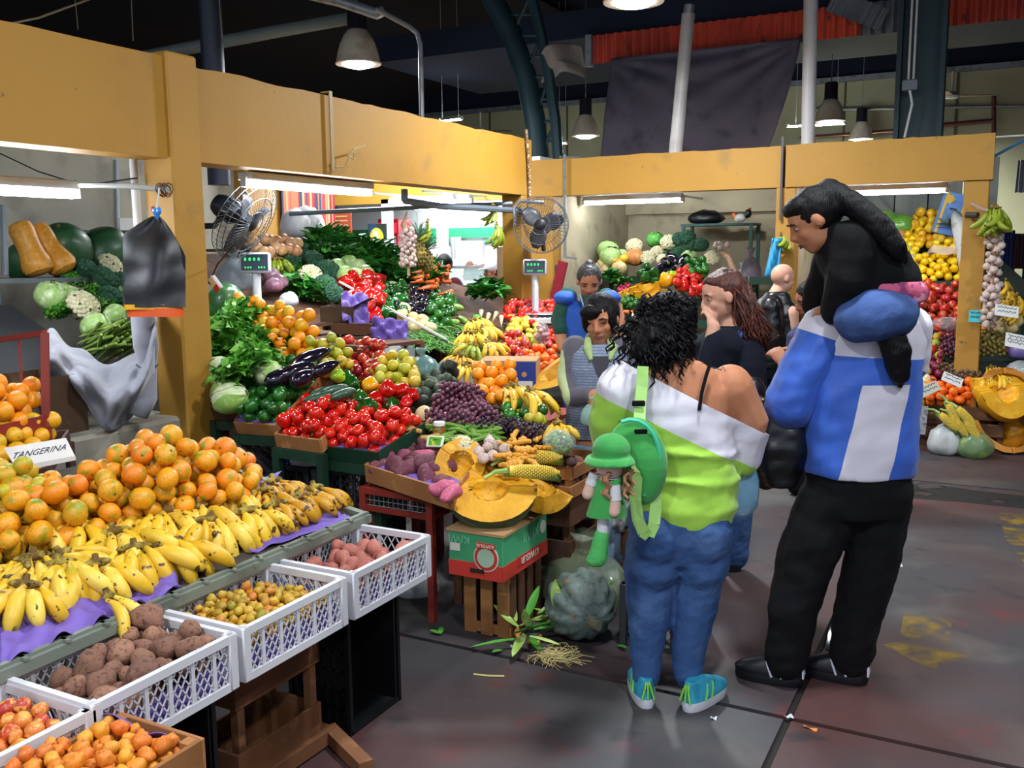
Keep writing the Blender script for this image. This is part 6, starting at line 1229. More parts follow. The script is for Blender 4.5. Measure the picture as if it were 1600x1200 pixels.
# asparagus-like stalks
ASP=pm('stalk_green','#7a9a3c',.5,rand=['#7a9a3c','#8aa84a','#6a8c30','#9ab45c'],layers=[('#a8bc70',10,.5,.7)]);stal=[MB().tube([(-.16,0,0),(-.1,.003,.003),(0,0,0),(.12,.004,-.003),(.17,0,0)],[.008,.009,.008,.007,.003],6).mesh('stalk',ASP)]
ab=emp('stalk_bundle',PL1.up(.1).at(186,535),'bundle of green vegetable stalks on the grey cloth','stalks',rot=(.1,.35,2.45+.5));rg=random.Random(6)
for k in range(80):put(stal[0],'stalk',(rg.gauss(0,.035),rg.uniform(-.13,.13),rg.uniform(-.06,.09)),(rg.uniform(0,6),rg.gauss(0,.12),rg.gauss(0,.15)),rg.uniform(.8,1.1),parent=ab)
black_crate((-4.75,2.25,1.0),(.35,.5,.3),'black plastic crate at the left edge of the nearest stall',open_='z');p=gx(22,575,-4.2);cbox((p.x,p.y,.75),(.35,.5,.38),(0,0,0),'brown box behind the red metal rack',DCARD,False);black_crate((-4.2,p.y,.0),(.36,.5,.74),'black crate under the brown box behind the red rack',open_='z')
# draped cloth over the low block
CLO=pm('grey_cloth','#8b8c96',.9,layers=[('#9c9ca6',4,.5,.7),('#74757f',9,.55,.7)],sheen=.3)
def cloth(u,v):
    x=72+u*170;top=548-36*math.exp(-((u-.05)/.12)**2)-10*math.exp(-((u-.35)/.12)**2)+22*math.exp(-((u-.55)/.2)**2)-70*math.exp(-((u-1)/.07)**2);bot=590+85*math.exp(-((u-.6)/.3)**2)-35*max(0,u-.8)*5*.4
    y=top+(bot-top)*v;w=4.95-.25*math.sin(math.pi*v)*1.0+.04*math.sin(u*21+v*6)+.03*math.sin(u*9-v*13)-.25*v;return gd(x,y,w)
o=MB().grid(48,30,cloth).build('draped_cloth',CLO,ang=180);tag(o,'grey cloth draped over the low block beside the post','cloth');s=o.modifiers.new('s','SOLIDIFY');s.thickness=.012
o=MB().tube([gd(222,490,4.72),gd(228,540,4.72),gd(232,575,4.72),gd(226,620,4.7),gd(215,650,4.68)],[.07,.075,.05,.075,.06],14,fx=.8).build('cloth_sleeve',CLO,ang=180);tag(o,'grey cloth sleeve hanging below the black bag','cloth')
o=MB().tube([V((.055*math.cos(a),.05*math.sin(a),.01*math.sin(a*2))) for a in [k*.3491 for k in range(18)]],.004,5,close=True).build('tie_string',BLK,loc=gd(231,572,4.72));tag(o,'black string tied round the cloth sleeve','string')
# black bag on the post with coloured rims, clip
BB=pm('black_bag','#101014',.42,layers=[('#1c1c22',4,.5,.7)],bump=.35,bscale=8)
bo=emp('black_bag',gd(240,340,4.55),'black plastic bag hung on the square post with yellow and orange hem','bag');l=bo.location
def bagf(u,v,d):
    xl=236-(236-192)*min(1,v*5.)**.9;xr=250+(290-250)*min(1,v*2.3)**.8;y=338+v*142;x=xl+(xr-xl)*u;w=4.55-d*(.055*math.sin(math.pi*u)*min(1,v*2)+.006*math.sin(u*9+v*5)+.004*math.sin(v*17+u*3));return gd(x,y,w)-l
MB().grid(20,20,lambda u,v:bagf(u,v,1)).grid(20,20,lambda u,v:bagf(u,v,-.5)).build('bag_body',BB,bo,ang=180)
for (y0,y1,c,xa,xb,nm) in ((476,484,'#e8a818',192,286,'yellow_hem'),(482,495,'#e85a18',199,287,'orange_hem')):
    MB().grid(16,3,lambda u,v:gd(xa+(xb-xa)*u,y0+(y1-y0)*v,4.55-.05*math.sin(math.pi*u))-l).grid(16,3,lambda u,v:gd(xa+(xb-xa)*u,y0+(y1-y0)*v,4.55+.02*math.sin(math.pi*u))-l).build(nm,pm(nm,c,.4),bo,ang=180)
ck=emp('heart_clip',gd(245,333,4.5),'blue heart clip and red cap holding the black bag','clip');MB().ell((-.012,0,.01),(.018,.008,.018),12,8).ell((.014,0,.01),(.018,.008,.018),12,8).lathe([(0,-.035),(.028,.0),(.0,.008)],10,0,Matrix.Diagonal((1,.3,1,1))).build('heart',pm('clip_blue','#3a86d8',.35),ck);MB().ell((-.035,.01,.02),(.012,.012,.014),10,6).build('red_cap',pm('clip_red','#c82a2a',.35),ck);MB().tube([(0,0,.02),(.005,.02,.12)],.004,5).build('string',WHT,ck)
o=emp('lamp_bracket',gd(200,293,4.7),'grey horizontal bracket tied to the post with wire','bracket');l=o.location;MB().tube([gd(125,289,4.85)-l,gd(200,291,4.72)-l,gd(262,296,4.6)-l],.014,8).build('arm',pm('bracket_grey','#a0a09a',.5),o)
mb=MB()
for k in range(7):c=gd(250+k*2,295+(k % 3)*2,4.6)-l;mb.tube([c+V((.004*k*.3,.028*math.cos(a),.028*math.sin(a))) for a in [j*.7854 for j in range(8)]],.003,4,close=True)
mb.build('wire',pm('rust_wire','#5a3c2a',.7),o)
o=MB().tube([(-4.09,3.55,0.9),(-4.09,3.55,2.25)],.022,10).build('white_pipe',WHT);tag(o,'white pipe running up behind the square post','pipe')
o=MB().tube([gx(182,250,-6.57),gx(184,400,-6.57)],.02,8).build('wall_conduit',GALV);tag(o,'thin grey conduit on the back wall of the nearest stall','conduit');o=MB().tube([gd(-10,235,5.5),gd(60,268,5.3),gd(130,290,5.0),gd(215,278,4.9)],.004,5).build('cable',BLK);tag(o,'thin sagging cable under the nearest beam','cable')
o=MB().tube([gx(5,320,-5.3),gx(8,430,-5.3)],.02,8).build('shelf_upright',SHM);tag(o,'pale shelf upright at the left edge','upright')
# ================================================================== RIGHT ROW: cabbage stall
SH=pm('teal_shelf','#1f5a54',.5)
def shelfbox(x0,x1,y0,y1,z,label,m=GREENM,th=.03,front=.08):
    o=emp('stepped_shelf',((x0+x1)/2,(y0+y1)/2,0),label,'shelf');cx,cy=(x0+x1)/2,(y0+y1)/2
    MB().box((0,0,z-th/2),(x1-x0,y1-y0,th)).build('board',m,o,smooth=False);MB().box((0,y0-cy,z+.005),(x1-x0,.015,front)).build('front_board',m,o,smooth=False)
    for x in (x0+.05,x1-.05):
        for y in (y0+.05,y1-.05):MB().box((x-cx,y-cy,(z-th)/2),(.04,.04,z-th)).build('leg',m,o,smooth=False)
    return o
for i,(y0,y1,z) in enumerate(((9.15,9.5,.95),(9.5,9.85,1.15),(9.85,10.3,1.36))):shelfbox(-4.1,-1.95,y0,y1,z,['lowest step of the cabbage stall shelves','middle step of the cabbage stall shelves','top step of the cabbage stall shelves'][i])
def at(mesh,px,py,Y,s,name,label,cat,group=None,rot=None,dz=0):p=gy(px,py,Y);return put(mesh,name,p+_Z*dz,rot if rot is not None else (random.uniform(-.3,.3),random.uniform(-.3,.3),random.uniform(0,6)),s,label=label,cat=cat,group=group)
at(cabb[0],950,392,10.1,.13,'cabbage','large pale cabbage at the left end of the top step','cabbage');at(cabb[1],954,401,9.95,.125,'cabbage','pale cabbage in front of the large one','cabbage');at(cabb[0],972,398,10.05,.07,'cabbage','small light green cabbage beside the orange squash','cabbage')
at(caul[0],991,386,10.1,.1,'cauliflower','cauliflower with leaves behind the orange squash','cauliflower',rot=(.9,0,.2));at(cabd[0],1024,375,10.2,.1,'cabbage','bright green cabbage on top, between cauliflowers','cabbage');at(caul[1],1045,380,10.1,.1,'cauliflower','cauliflower left of the broccoli heads','cauliflower',rot=(.9,0,.3))
at(caul[0],1012,404,10.,.09,'cauliflower','cauliflower low behind the eggplants','cauliflower',rot=(.9,0,.4));at(caul[1],1027,395,10.05,.08,'cauliflower','small cauliflower under the bright green cabbage','cauliflower',rot=(.9,0,.1));at(caul[1],1036,408,9.95,.08,'cauliflower','cauliflower touching the eggplants','cauliflower',rot=(.9,0,.5));at(caul[0],1112,404,10.,.09,'cauliflower','cauliflower at the right end of the top step','cauliflower',rot=(.9,0,.1))
at(cabb[1],1077,404,10.,.095,'cabbage','round pale cabbage right of the eggplants','cabbage')
for i,(x,y) in enumerate(((1062,375),(1075,372),(1085,384),(1095,384),(1060,395),(1070,388),(1045,398))):at(broc[i % 2],x,y,10.1,.09,'broccoli','dark broccoli head in the group under the teal rack','broccoli','broccoli of the cabbage stall',(.9,0,.3))
ORSQ=pm('orange_squash_skin','#c07a3c',.5,layers=[('#d89a54',2,.5,.7)]);at(fr('squash',[ORSQ,STEMB],sq=.85,top=.1,bot=.1,lobes=9,ld=.06,seg=45),992,402,10.,.11,'orange_squash','orange ribbed squash between the cauliflowers','squash',rot=(.3,.2,0))
for i,(x,y) in enumerate(((960,407),(970,410),(975,404),(940,412),(935,418),(945,420))):at(psqu[0] if i>2 else yorn[0],x,y,9.9,.05,'yellow_squash','small yellow squash below the pale cabbages','squash','yellow squashes of the cabbage stall')
at(psqu[0],968,420,9.7,.085,'pale_squash','pear-shaped pale squash behind the vendor','squash',rot=(1.2,0,.8))
for i,(x,y) in enumerate(((1036,416),(1050,404),(1068,408),(1054,418),(1044,424),(1060,424),(1040,410))):at(eggp[0],x,y,9.75,.055,'eggplant','glossy black eggplant on the middle step','eggplant','eggplants of the cabbage stall',rot=(random.uniform(0,3),1.,random.uniform(0,3)))
def pileY(mesh,quad,Y,r,n,h,*a,**k):return pile(mesh,[gy(quad[0][0],quad[0][1],Y[0]),gy(quad[1][0],quad[1][1],Y[0]),gy(quad[2][0],quad[2][1],Y[1]),gy(quad[3][0],quad[3][1],Y[1])],r,n,h,*a,**k)
pileY(lime,((1070,440),(1110,440),(1105,415),(1072,418)),(9.5,9.8),.04,30,.08,'bell_pepper','small green pepper right of the eggplants','bell pepper','green peppers of the cabbage stall',seed=71)
pileY(pepr,((1050,460),(1100,470),(1095,430),(1055,432)),(9.3,9.6),.04,36,.1,'bell_pepper','red pepper before the redhead shopper','bell pepper','red peppers of the cabbage stall',seed=72)
pileY(pepg,((1000,450),(1035,445),(1030,425),(1000,430)),(9.4,9.6),.045,16,.08,'bell_pepper','green pepper behind the yellow pumpkin slices','bell pepper','green peppers behind the pumpkin slices',seed=73)
for i,(x,y,a,lab) in enumerate(((985,458,.3,'long yellow pumpkin slice beside the apron vendor'),(1010,452,.0,'second yellow pumpkin slice from the apron vendor'),(1018,462,-.2,'low yellow pumpkin slice above the carrots'))):pumpkin_wedge('pumpkin_slice',.17,-.55,.55,1.1,gy(x,y,9.3)+_Z*.06,facing(-_Fh*.75+_Z*.6,_Rh*.9+_Z*(a+.3)),lab,seed=20+i,t=.5,seeds=6)
at(pepy[0],1042,437,9.4,.075,'bell_pepper','big yellow-green pepper right of the pumpkin slices','bell pepper');at(pepl[0],1050,432,9.5,.06,'bell_pepper','pale green pepper beside the yellow-green one','bell pepper')
for i,(x,y) in enumerate(((965,440),(955,432),(975,446))):at(spin[i],x,y,9.5,.6,'leafy_bunch','brownish green leafy bunch behind the apron vendor','greens','leafy bunches of the cabbage stall')
RADM=pm('radish_skin','#c03a5a',.4);rad=[fr('radish',[RADM],sq=1.,top=0,bot=0)];pileY(rad,((965,460),(985,460),(985,445),(965,446)),(9.35,9.5),.018,20,.06,'radish','pink radish behind the apron vendor','radish','radishes of the cabbage stall',seed=74)
scatter(carr,[gy(968,500,8.9),gy(990,505,8.9),gy(990,490,9.1),gy(968,490,9.1)],9,.02,'carrot','carrot beside the vest vendor head','carrot','carrots of the cabbage stall',seed=5);at(caul[0],1002,497,8.9,.1,'cauliflower','white cauliflower between vest vendor and curly hair','cauliflower',rot=(.9,0,.3))
pileY(lime,((968,485),(1010,490),(1010,472),(968,472)),(9.15,9.35),.032,40,.06,'green_fruit','tiny dark green fruit under the pumpkin slices','fruit','dark fruit of the cabbage stall',seed=75);shelfbox(-3.7,-2.2,8.75,9.15,.85,'low front step of the cabbage stall')
# teal rack at the back wall
rk=emp('metal_rack',gy(1120,420,10.75),'teal metal rack at the back wall with a dark bag on top','rack');l=rk.location
A,B=gy(1068,352,10.6),gy(1174,352,10.6);za=A.z
for p in (A,B):
    for dy in (0,.35):MB().bar(V((p.x,p.y+dy,0))-l,V((p.x,p.y+dy,za))-l,.035,.035).build('upright',SH,rk,smooth=False)
for z in (za,za-.62):MB().box(V(((A.x+B.x)/2,A.y+.17,z))-l,(B.x-A.x+.05,.4,.025)).build('shelf_board',SH,rk,smooth=False)
bag('black_bag',V((A.x+.22,A.y+.15,za+.01)),.14,BB,'black bag slumped on the teal rack',41,neck=False,sx=(1.5,1,.8));o=emp('hen_figurine',V((A.x+.62,A.y+.12,za+.02)),'small black, white and yellow hen figurine on the teal rack','figurine');MB().ell((0,0,.05),(.07,.05,.05),12,8).build('body',WHT,o);MB().ell((.09,0,.1),(.04,.035,.05),10,8).tube([(.06,0,.06),(.09,0,.1)],.03,8).build('head',BLK,o);MB().tube([(.1,0,.14),(.12,0,.16)],.012,6).ell((-.07,0,.08),(.03,.02,.04),8,6).build('comb_and_tail',pm('hen_red','#c8301c',.5,layers=[('#e0b020',30,.5,.55)]),o)
for i in range(5):p=gy(1146+i*5,402,10.65);o=put(MB().lathe([(0,0),(.03,0),(.032,.09),(.015,.11),(.015,.13),(0,.13)],10).mesh('bottle',[pm('bottle_mix','#4a7a8a',.3,rand=['#4a7a8a','#a83a2c','#d8c8a8','#2c5a2c'])]),'bottle',V((p.x,A.y+.15,za-.605)),None,.8,label='small bottle on the lower board of the teal rack',cat='bottle',group='bottles on the teal rack')
ga2=emp('garlic_braid',gy(1122,386,9.95),'dry garlic braid lying over the right end of the top step','garlic');MB().tube([(0,0,0),(.12,-.05,-.1),(.25,-.1,-.35),(.33,-.12,-.5)],[.03,.035,.025,.015],8).build('braid',pm('braid_straw','#a8846a',.85),ga2)
for k in range(6):put(garl[0],'garlic_bulb',(random.gauss(0,.05),random.gauss(0,.03),random.gauss(.02,.03)),(random.random()*2,0,k),.035,parent=ga2)
bag('net_bag',gy(1172,450,10.2),.14,pm('mauve_net','#8a7a90',.5,alpha=.55),'mauve net bag hanging from the teal rack',42,sx=(.8,.8,1.6));bag('plastic_bag',gy(1158,452,10.2),.1,WBG,'white plastic bag beside the mauve net bag',43,sx=(.7,.7,1.5))
for i in range(2):hand(gy(1221,368+i*6,8.75),.5+i,6,BANG,.13,1.6,(0,.5),label=['upper small green banana bunch on the middle post','lower small green banana bunch on the middle post'][i],seed=80+i,steep=.4)
o=MB().grid(8,12,lambda u,v:gy(1196+u*(26-8*v*(u>.9))+(1-u)*10*(1-v),372+v*60,8.7) +V((0,.03*math.sin(u*8+v*4),0))).build('blue_sheet',pm('cyan_plastic','#3aa0d0',.35,alpha=.9));tag(o,'cyan plastic bag hanging at the middle post','bag');s=o.modifiers.new('s','SOLIDIFY');s.thickness=.01
# ================================================================== RIGHT ROW: apple stall
PR=Plane(-.5,8.75,.42,0,.72)
deck(PR,[V((-1.7,8.72,.38)),V((.35,8.72,.38)),V((.35,9.9,1.22)),V((-.2,10.6,1.72)),V((-1.7,10.6,1.72))],'stepped slope of the apple stall',m=pm('slope_dark','#1c2420',.8))
def rp(mesh,quad,r,n,h,name,label,cat,group,seed,up=0.,**k):return pile(mesh,[PR.up(up).at(*p) for p in quad],r,n,h,name,label,cat,group,seed=seed,**k)
def ridge(px0,px1,py,label,m=GREENM):o=MB().bar(PR.up(.02).at(px0,py),PR.up(.02).at(px1,py),.02,.1).build('shelf_edge',m,smooth=False);tag(o,label,'board')
ridge(1425,1512,447,'dark green shelf edge under the lemons');ridge(1470,1600,510+45,'dark edge under the purple grapes');ridge(1430,1540,636,'wooden edge under the front tangerines',DWOOD);ridge(1536,1595,514,'dark green edge under the pale papayas')
rp(lemo,((1405,444),(1508,444),(1508,408),(1405,405)),.038,70,lambda u,v:.05+.06*v,'lemon','yellow lemon in the lower heap at the right post','lemon','lemons in the lower heap',81)
rp(yorn,((1420,402),(1500,388),(1490,352),(1425,350)),.05,60,lambda u,v:.06+.10*v,'grapefruit','yellow grapefruit in the upper heap','grapefruit','grapefruits in the upper heap',82)
rp(lemo,((1405,405),(1440,405),(1445,362),(1418,362)),.04,26,.09,'lemon','lemon left of the white net of lemons','lemon','lemons left of the white net',83)
nb=emp('lemon_net',PR.up(.1).at(1478,398),'open white net bag of lemons on the heap','bag')
NETM=pm('white_net','#e8e0d4',.6,alpha=.45);MB().grid(26,8,lambda u,v:V((.2*math.cos(u*6.283)*(1+.12*math.sin(u*19)),(.15*math.sin(u*6.283)*(1+.1*math.cos(u*13))),-.03+.09*v-.05*math.sin(u*6.283)+.02*math.sin(u*23)))*(1-.15*v),wrapu=True).build('net',NETM,nb,ang=180)
rp(lemo,((1455,412),(1500,408),(1500,388),(1455,390)),.037,22,.1,'lemon','lemon inside the white net bag','lemon','lemons in the white net',84,up=.06)
o=put(fr('watermelon',[WATM],sq=1.2,top=.02,bot=.02,seg=24,rings=16),'watermelon',PR.up(.13).at(1404,354),(.3,1.4,.3),.135,label='striped watermelon in front at the top left',cat='watermelon');o=put(o.data,'watermelon',PR.up(.16).at(1381,347),(.8,1.2,.8),.12,label='second watermelon behind the striped front one',cat='watermelon')
BSQ=pm('blue_squash_skin','#8fb0b0',.5,layers=[('#a8c8c4',2,.5,.7)]);GSQ2=pm('pale_green_squash_skin','#b8c8a0',.5,layers=[('#a0b890',2,.5,.7)])
for i,(x,y,m,lab) in enumerate(((1414,380,BSQ,'blue-grey ribbed squash below the watermelon'),(1420,395,GSQ2,'pale green ribbed squash below the blue one'),(1410,368,ORSQ,'orange squash peeping under the watermelon'),(1422,408,CHAY,'pale squash under the green ribbed one'))):put(fr('squash',[m,STEMB],sq=.62,top=.12,bot=.1,lobes=10,ld=.05,seg=50),'ribbed_squash',PR.up(.07).at(x,y),(.5,.1,i),.1,label=lab,cat='squash')
rp(appr,((1405,536),(1506,538),(1510,455),(1405,452)),.043,150,lambda u,v:.05+.06*math.sin(math.pi*(.1+.8*v)),'apple','red and yellow apple below the lemons','apple','apples of the right stall',85,rvar=.2)
rp(mand+appr,((1428,575),(1475,575),(1478,540),(1428,535)),.042,34,.08,'mango','green and red fruit left of the purple grapes','mango','mangoes of the right stall',86)
rp(avoc,((1418,610),(1448,610),(1450,570),(1425,570)),.036,16,.07,'avocado','green avocado beside the shopper in blue','avocado','avocados of the right stall',87)
PLUM=pm('plum_skin','#7a1c34',.3,rand=['#7a1c34','#6a1830','#8a2438'],coat=.2);plum=[fr('plum',[PLUM],sq=.95,top=.1,bot=0)]
rp(plum,((1435,618),(1470,618),(1475,565),(1448,565)),.036,30,.08,'plum','dark red plum above the front tangerines','plum','plums of the right stall',88)
rp(dorn,((1445,640),(1535,640),(1530,605),(1450,605)),.04,70,.09,'tangerine','bright orange tangerine at the front of the right stall','tangerine','tangerines of the right stall',89)
rp(psqu,((1418,628),(1450,628),(1455,590),(1420,588)),.045,12,.1,'pale_melon','pale yellow melon beside the shopper in blue','melon','pale melons of the right stall',90);rp(lemo,((1415,645),(1445,645),(1448,622),(1418,622)),.034,16,.07,'lemon','lemon at the low left front of the right stall','lemon','lemons at the stall front',91)
# the part of the slope behind the shoppers
rp(tomo,((1252,505),(1345,505),(1345,465),(1268,465)),.042,90,.08,'tomato','tomato on the apple stall slope behind the shoppers','tomato','tomatoes behind the shoppers',93);rp(orng,((1255,560),(1400,560),(1400,515),(1260,515)),.042,120,.06,'orange','orange on the apple stall slope behind the shoppers','orange','oranges behind the shoppers',94)
rp(appg,((1290,455),(1400,455),(1400,400),(1290,400)),.043,110,.06,'apple','green apple on the slope behind the child','apple','green apples behind the child',95);rp(pear,((1230,630),(1410,630),(1410,575),(1230,575)),.04,120,.06,'pear','yellow pear at the foot of the slope behind the shoppers','pear','pears behind the shoppers',96)
# grapes
for i,(x,y,a,m,lab) in enumerate(((1468,520,.2,GRR,'purple grape bunch top left under the film'),(1490,524,-.2,GRR,'purple grape bunch beside the cut papaya'),(1478,535,.1,GRR,'purple grape bunch in the middle'),(1500,538,.3,GRR,'purple grape bunch at the right'),(1465,545,.4,GRR,'purple grape bunch low left'),(1492,548,0,GRR,'purple grape bunch lowest'),(1535,528,.2,GRG,'green-yellow grape bunch top left'),(1560,526,-.1,GRG,'green-yellow grape bunch top right'),(1540,545,.3,GRG,'green-yellow grape bunch low left'),(1568,545,0,GRG,'green-yellow grape bunch low right'),(1552,536,.5,GRG,'green-yellow grape bunch in the middle'),(1485,580,.2,GRG,'brownish grape bunch left in the front row'),(1508,580,-.2,GRG,'brownish grape bunch right in the front row'),(1495,595,.1,GRG,'brownish grape bunch lowest in the front row'),(1520,592,.4,GRG,'brownish grape bunch beside the dark gap'))):
    grapes(PR.up(.06).at(x,y),46,.24,.075,m if i<11 else pm('brown_grape_skin','#6a5038',.4,rand=['#6a5038','#7a5a44','#5a4430']),lab,'grape bunches of the right stall',(.3,.2,a),seed=100+i,each=False,r=.0165)
o=put(MB().ell((0,0,0),(.16,.1,.07),16,10,fn=lambda q,a,u:q*(1+.1*math.sin(a*5+u*8))).mesh('plastic_film',FILM),'plastic_film',PR.up(.14).at(1483,508),None,1,label='crumpled clear film over the purple grapes',cat='film')
# papayas
PAPM=pm('papaya_skin','#4a8a2c',.4,layers=[('#c8a82c',1.2,.58,.72,2)]);pap=fr('papaya',[PAPM,STEMB],sq=2.,top=0,bot=0,taper=-.15,rings=16,seg=18,stem=(.1,.1,1))
put(pap,'papaya',PR.up(.12).at(1509,494),(-.3,0,.3),.07,label='green papaya standing against the right post',cat='papaya')
ph=emp('papaya_half',PR.up(.12).at(1532,508),'cut orange papaya half showing dark seeds','papaya',rot=(.5,-.15,.35));
put(MB().ell((0,0,0),(.15,.068,.05),20,10,fn=lambda q,a,u:V((q.x,q.y,min(q.z,0)))).mesh('skin',pm('papaya_half_skin','#d89018',.4)),'skin',parent=ph);put(MB().ell((0,0,.002),(.142,.062,.006),20,8).mesh('flesh',pm('papaya_flesh','#f0801c',.45)),'flesh',parent=ph);put(MB().ell((0,0,.007),(.09,.025,.006),14,6).mesh('seed_hollow',pm('papaya_seeds','#3a2c1c',.5,layers=[('#8a6a34',60,.5,.55)])),'seed_hollow',parent=ph)
for i,(x,y) in enumerate(((1545,482),(1562,478),(1578,485),(1555,498),(1572,502),(1588,500),(1545,505),(1580,512),(1560,512),(1535,490),(1570,490))):put(psqu[0],'pale_papaya',PR.up(.1).at(x,y),rrot(),.058,label='pale buff fruit in the heap right of the post',cat='fruit',group='pale fruit right of the post')
for i,(x,y,a,lab) in enumerate(((1572,440,-.6,'top yellow banana bunch hung right of the garlic'),(1578,455,-.7,'second yellow banana bunch right of the garlic'),(1572,468,-.8,'third yellow banana bunch right of the garlic'),(1582,475,-.5,'lowest yellow banana bunch right of the garlic'),(1590,462,-.4,'outer yellow banana bunch right of the garlic'))):hand(PR.up(.28).at(x,y),a+CT,9,BANM,.2,2.,(0,.6),label=lab,seed=120+i,R=.022,steep=.3)
for i,(x,y,a,lab) in enumerate(((1550,575,-1.1,'banana bunch at the top of the front banana heap'),(1565,585,-.9,'banana bunch at the right of the front banana heap'),(1545,590,-1.3,'banana bunch at the left of the front banana heap'))):hand(PR.up(.16).at(x,y),a+CT,9,BANM,.16,2.,(0,.3),label=lab,seed=130+i,R=.021)
# pumpkin pieces at the right front
YPF=pm('yellow_pumpkin_flesh','#e8a818',.5,layers=[('#d08c0c',4,.5,.7),('#f4c040',9,.56,.7)],bump=.4,bscale=20);WPS=pm('white_pumpkin_skin','#b8aca0',.6,layers=[('#d0c4b8',3,.5,.7),('#b07840',4,.6,.72)])
pumpkin_wedge('pumpkin_slice',.27,-1.0,1.0,.85,gy(1572,606,8.55),facing(-_Fh*.55+_Z*.8,_Rh+_Z*.35),'large yellow pumpkin slice lying on the crate at the right edge',sk=YPF,fl_=YPF,seed=31,t=.5);pumpkin_wedge('pumpkin_slice',.25,-.7,.7,.9,gy(1560,588,8.75),facing(-_Fh*.4+_Z*.8,_Rh+_Z*.15),'yellow pumpkin slice behind the large one',sk=YPF,fl_=YPF,seed=33,t=.5)
pumpkin_wedge('pumpkin_half',.29,-1.5,1.5,1.25,V((.1,8.68,.36)),facing(-_Fh*.9+_Z*.35-_Rh*.1,_Z+_Fh*.3),'hollow pumpkin half with pale skin standing on the floor at the right edge',sk=WPS,fl_=pm('dark_pumpkin_flesh','#c07a14',.5,layers=[('#8a5010',3,.5,.65),('#e0a020',6,.58,.7)]),seed=35,t=.14,seeds=0)
# front crates, bags, corn
slat_crate((-.5,8.62,0),.3,.34,.33,'wooden crate on the floor below the lemons and tangerines',n=3,m=DWOOD);slat_crate((-.12,8.72,0),.28,.36,.38,'wooden crate on the floor behind the corn bag',n=3,m=DWOOD);slat_crate((-1.,8.66,0),.3,.5,.36,'wooden crate on the floor behind the shopper in blue',n=3,m=DWOOD)
o=put(MB().box((0,0,0),(.2,.012,.24)).mesh('newspaper',pm('newsprint','#9a9a9c',.9)),'newspaper',gy(1428,655,8.42),(0,.05,0),label='folded newspaper hanging on the crate below the lemons',cat='newspaper')
bag('plastic_bag',(-.36,8.38,0),.135,pm('carrier_bag','#b0b4b4',.4,alpha=.85,layers=[('#d0d4d4',5,.5,.65),('#8a7a84',4,.56,.7)]),'white carrier bag standing open on the floor',51,neck=False,sx=(1,.8,1.25));bag('plastic_bag',(-.13,8.36,0),.14,pm('corn_bag','#7a9a6c',.3,alpha=.6,layers=[('#c8d870',4,.52,.62),('#3c6a2c',4,.56,.66)]),'green plastic bag of corn cobs standing on the floor',52,neck=False,sx=(1,.8,1.05))
for i,(x,y,a) in enumerate(((1484,660,.9),(1510,652,.75),(1500,666,.8),(1520,672,.6),(1490,648,1.))):corn(gy(x,y,8.32),(.3,.7+.1*i,-.5+CT),['yellow corn cob at the left of the corn bag','upright yellow corn cob in the corn bag','white-husked corn cob in the corn bag','corn cob at the right of the corn bag','corn cob behind the white-husked one'][i],.2,.03)
for i,(x,y,m,lab) in enumerate(((1593,560,'purple','purple plastic bag at the right edge'),(1592,590,'clear','clear plastic bag at the right edge'))):bag('plastic_bag',PR.up(.02).at(x,y),.1,CLR if m == 'clear' else pm('violet_bag','#7a6ab0',.4,alpha=.85),lab,60+i,neck=False)
# hanging plantains, garlic, blue carton, white wrapped stalk
gp=emp('garlic_braid',gy(1555,365,8.78),'long hanging garlic braid in front of the right post','garlic');MB().tube([(0,0,.1),(.0,0,-.3),(.02,0,-.75)],.02,7).build('braid',pm('braid_straw','#a8846a',.85),gp)
for k in range(64):a=k*2.4;z=-.02-.74*k/64;put(garl[0],'garlic_bulb',(.06*math.cos(a)*random.uniform(.4,1.2),.05*math.sin(a),z+random.uniform(-.02,.02)),(random.uniform(.2,2.6),random.uniform(-.5,.5),a),random.uniform(.02,.038),parent=gp)
for i,(dx,rz) in enumerate(((0,3.6),(.02,5.2),(.03,.3))):hand(gy(1551+dx*200,326,8.72),rz,6,BANG,.24,1.5,(0,.9),label=['left green plantain bunch hanging above the garlic','front green plantain bunch hanging above the garlic','right green plantain bunch hanging above the garlic'][i],seed=140+i,R=.026,steep=.35)
o=MB().tube([gy(1510,336,8.86),gy(1528,336,8.8)],.025,8).build('hanger_peg',pm('peg_dark','#3a3430',.6));tag(o,'dark peg on the right post','peg');o=MB().tube([gy(1518,318,8.84),gy(1530,325,8.8),gy(1548,331,8.76)],[.015,.02,.012],7).build('dry_stalk',pm('dry_stalk','#a88a78',.9));tag(o,'dry garlic stalk over the right post','stalk')
bc=emp('fruit_carton',gy(1487,335,10.5),'blue and yellow cardboard carton leaning at the back of the apple stall','carton',rot=(-.15,.25,0));MB().box((0,0,0),(.26,.03,.42)).build('panel',pm('carton_sky','#5a82c0',.6,layers=[('#4a70b0',2,.5,.7)]),bc,smooth=False)
for x in (-.09,.09):MB().box((x,-.017,0),(.025,.004,.42)).build('yellow_stripe',pm('carton_yellow','#d8b030',.6),bc,smooth=False)
MB().lathe([(0,0),(.05,0),(.05,.004),(0,.004)],5,0,Matrix.Translation((-.06,-.018,.14)) @ Matrix.Rotation(math.pi/2,4,'X')).build('crest_mark',pm('carton_yellow','#d8b030'),bc,smooth=False);MB().box((.0,-.018,.05),(.07,.003,.02)).build('hand_hole',BLK,bc,smooth=False)
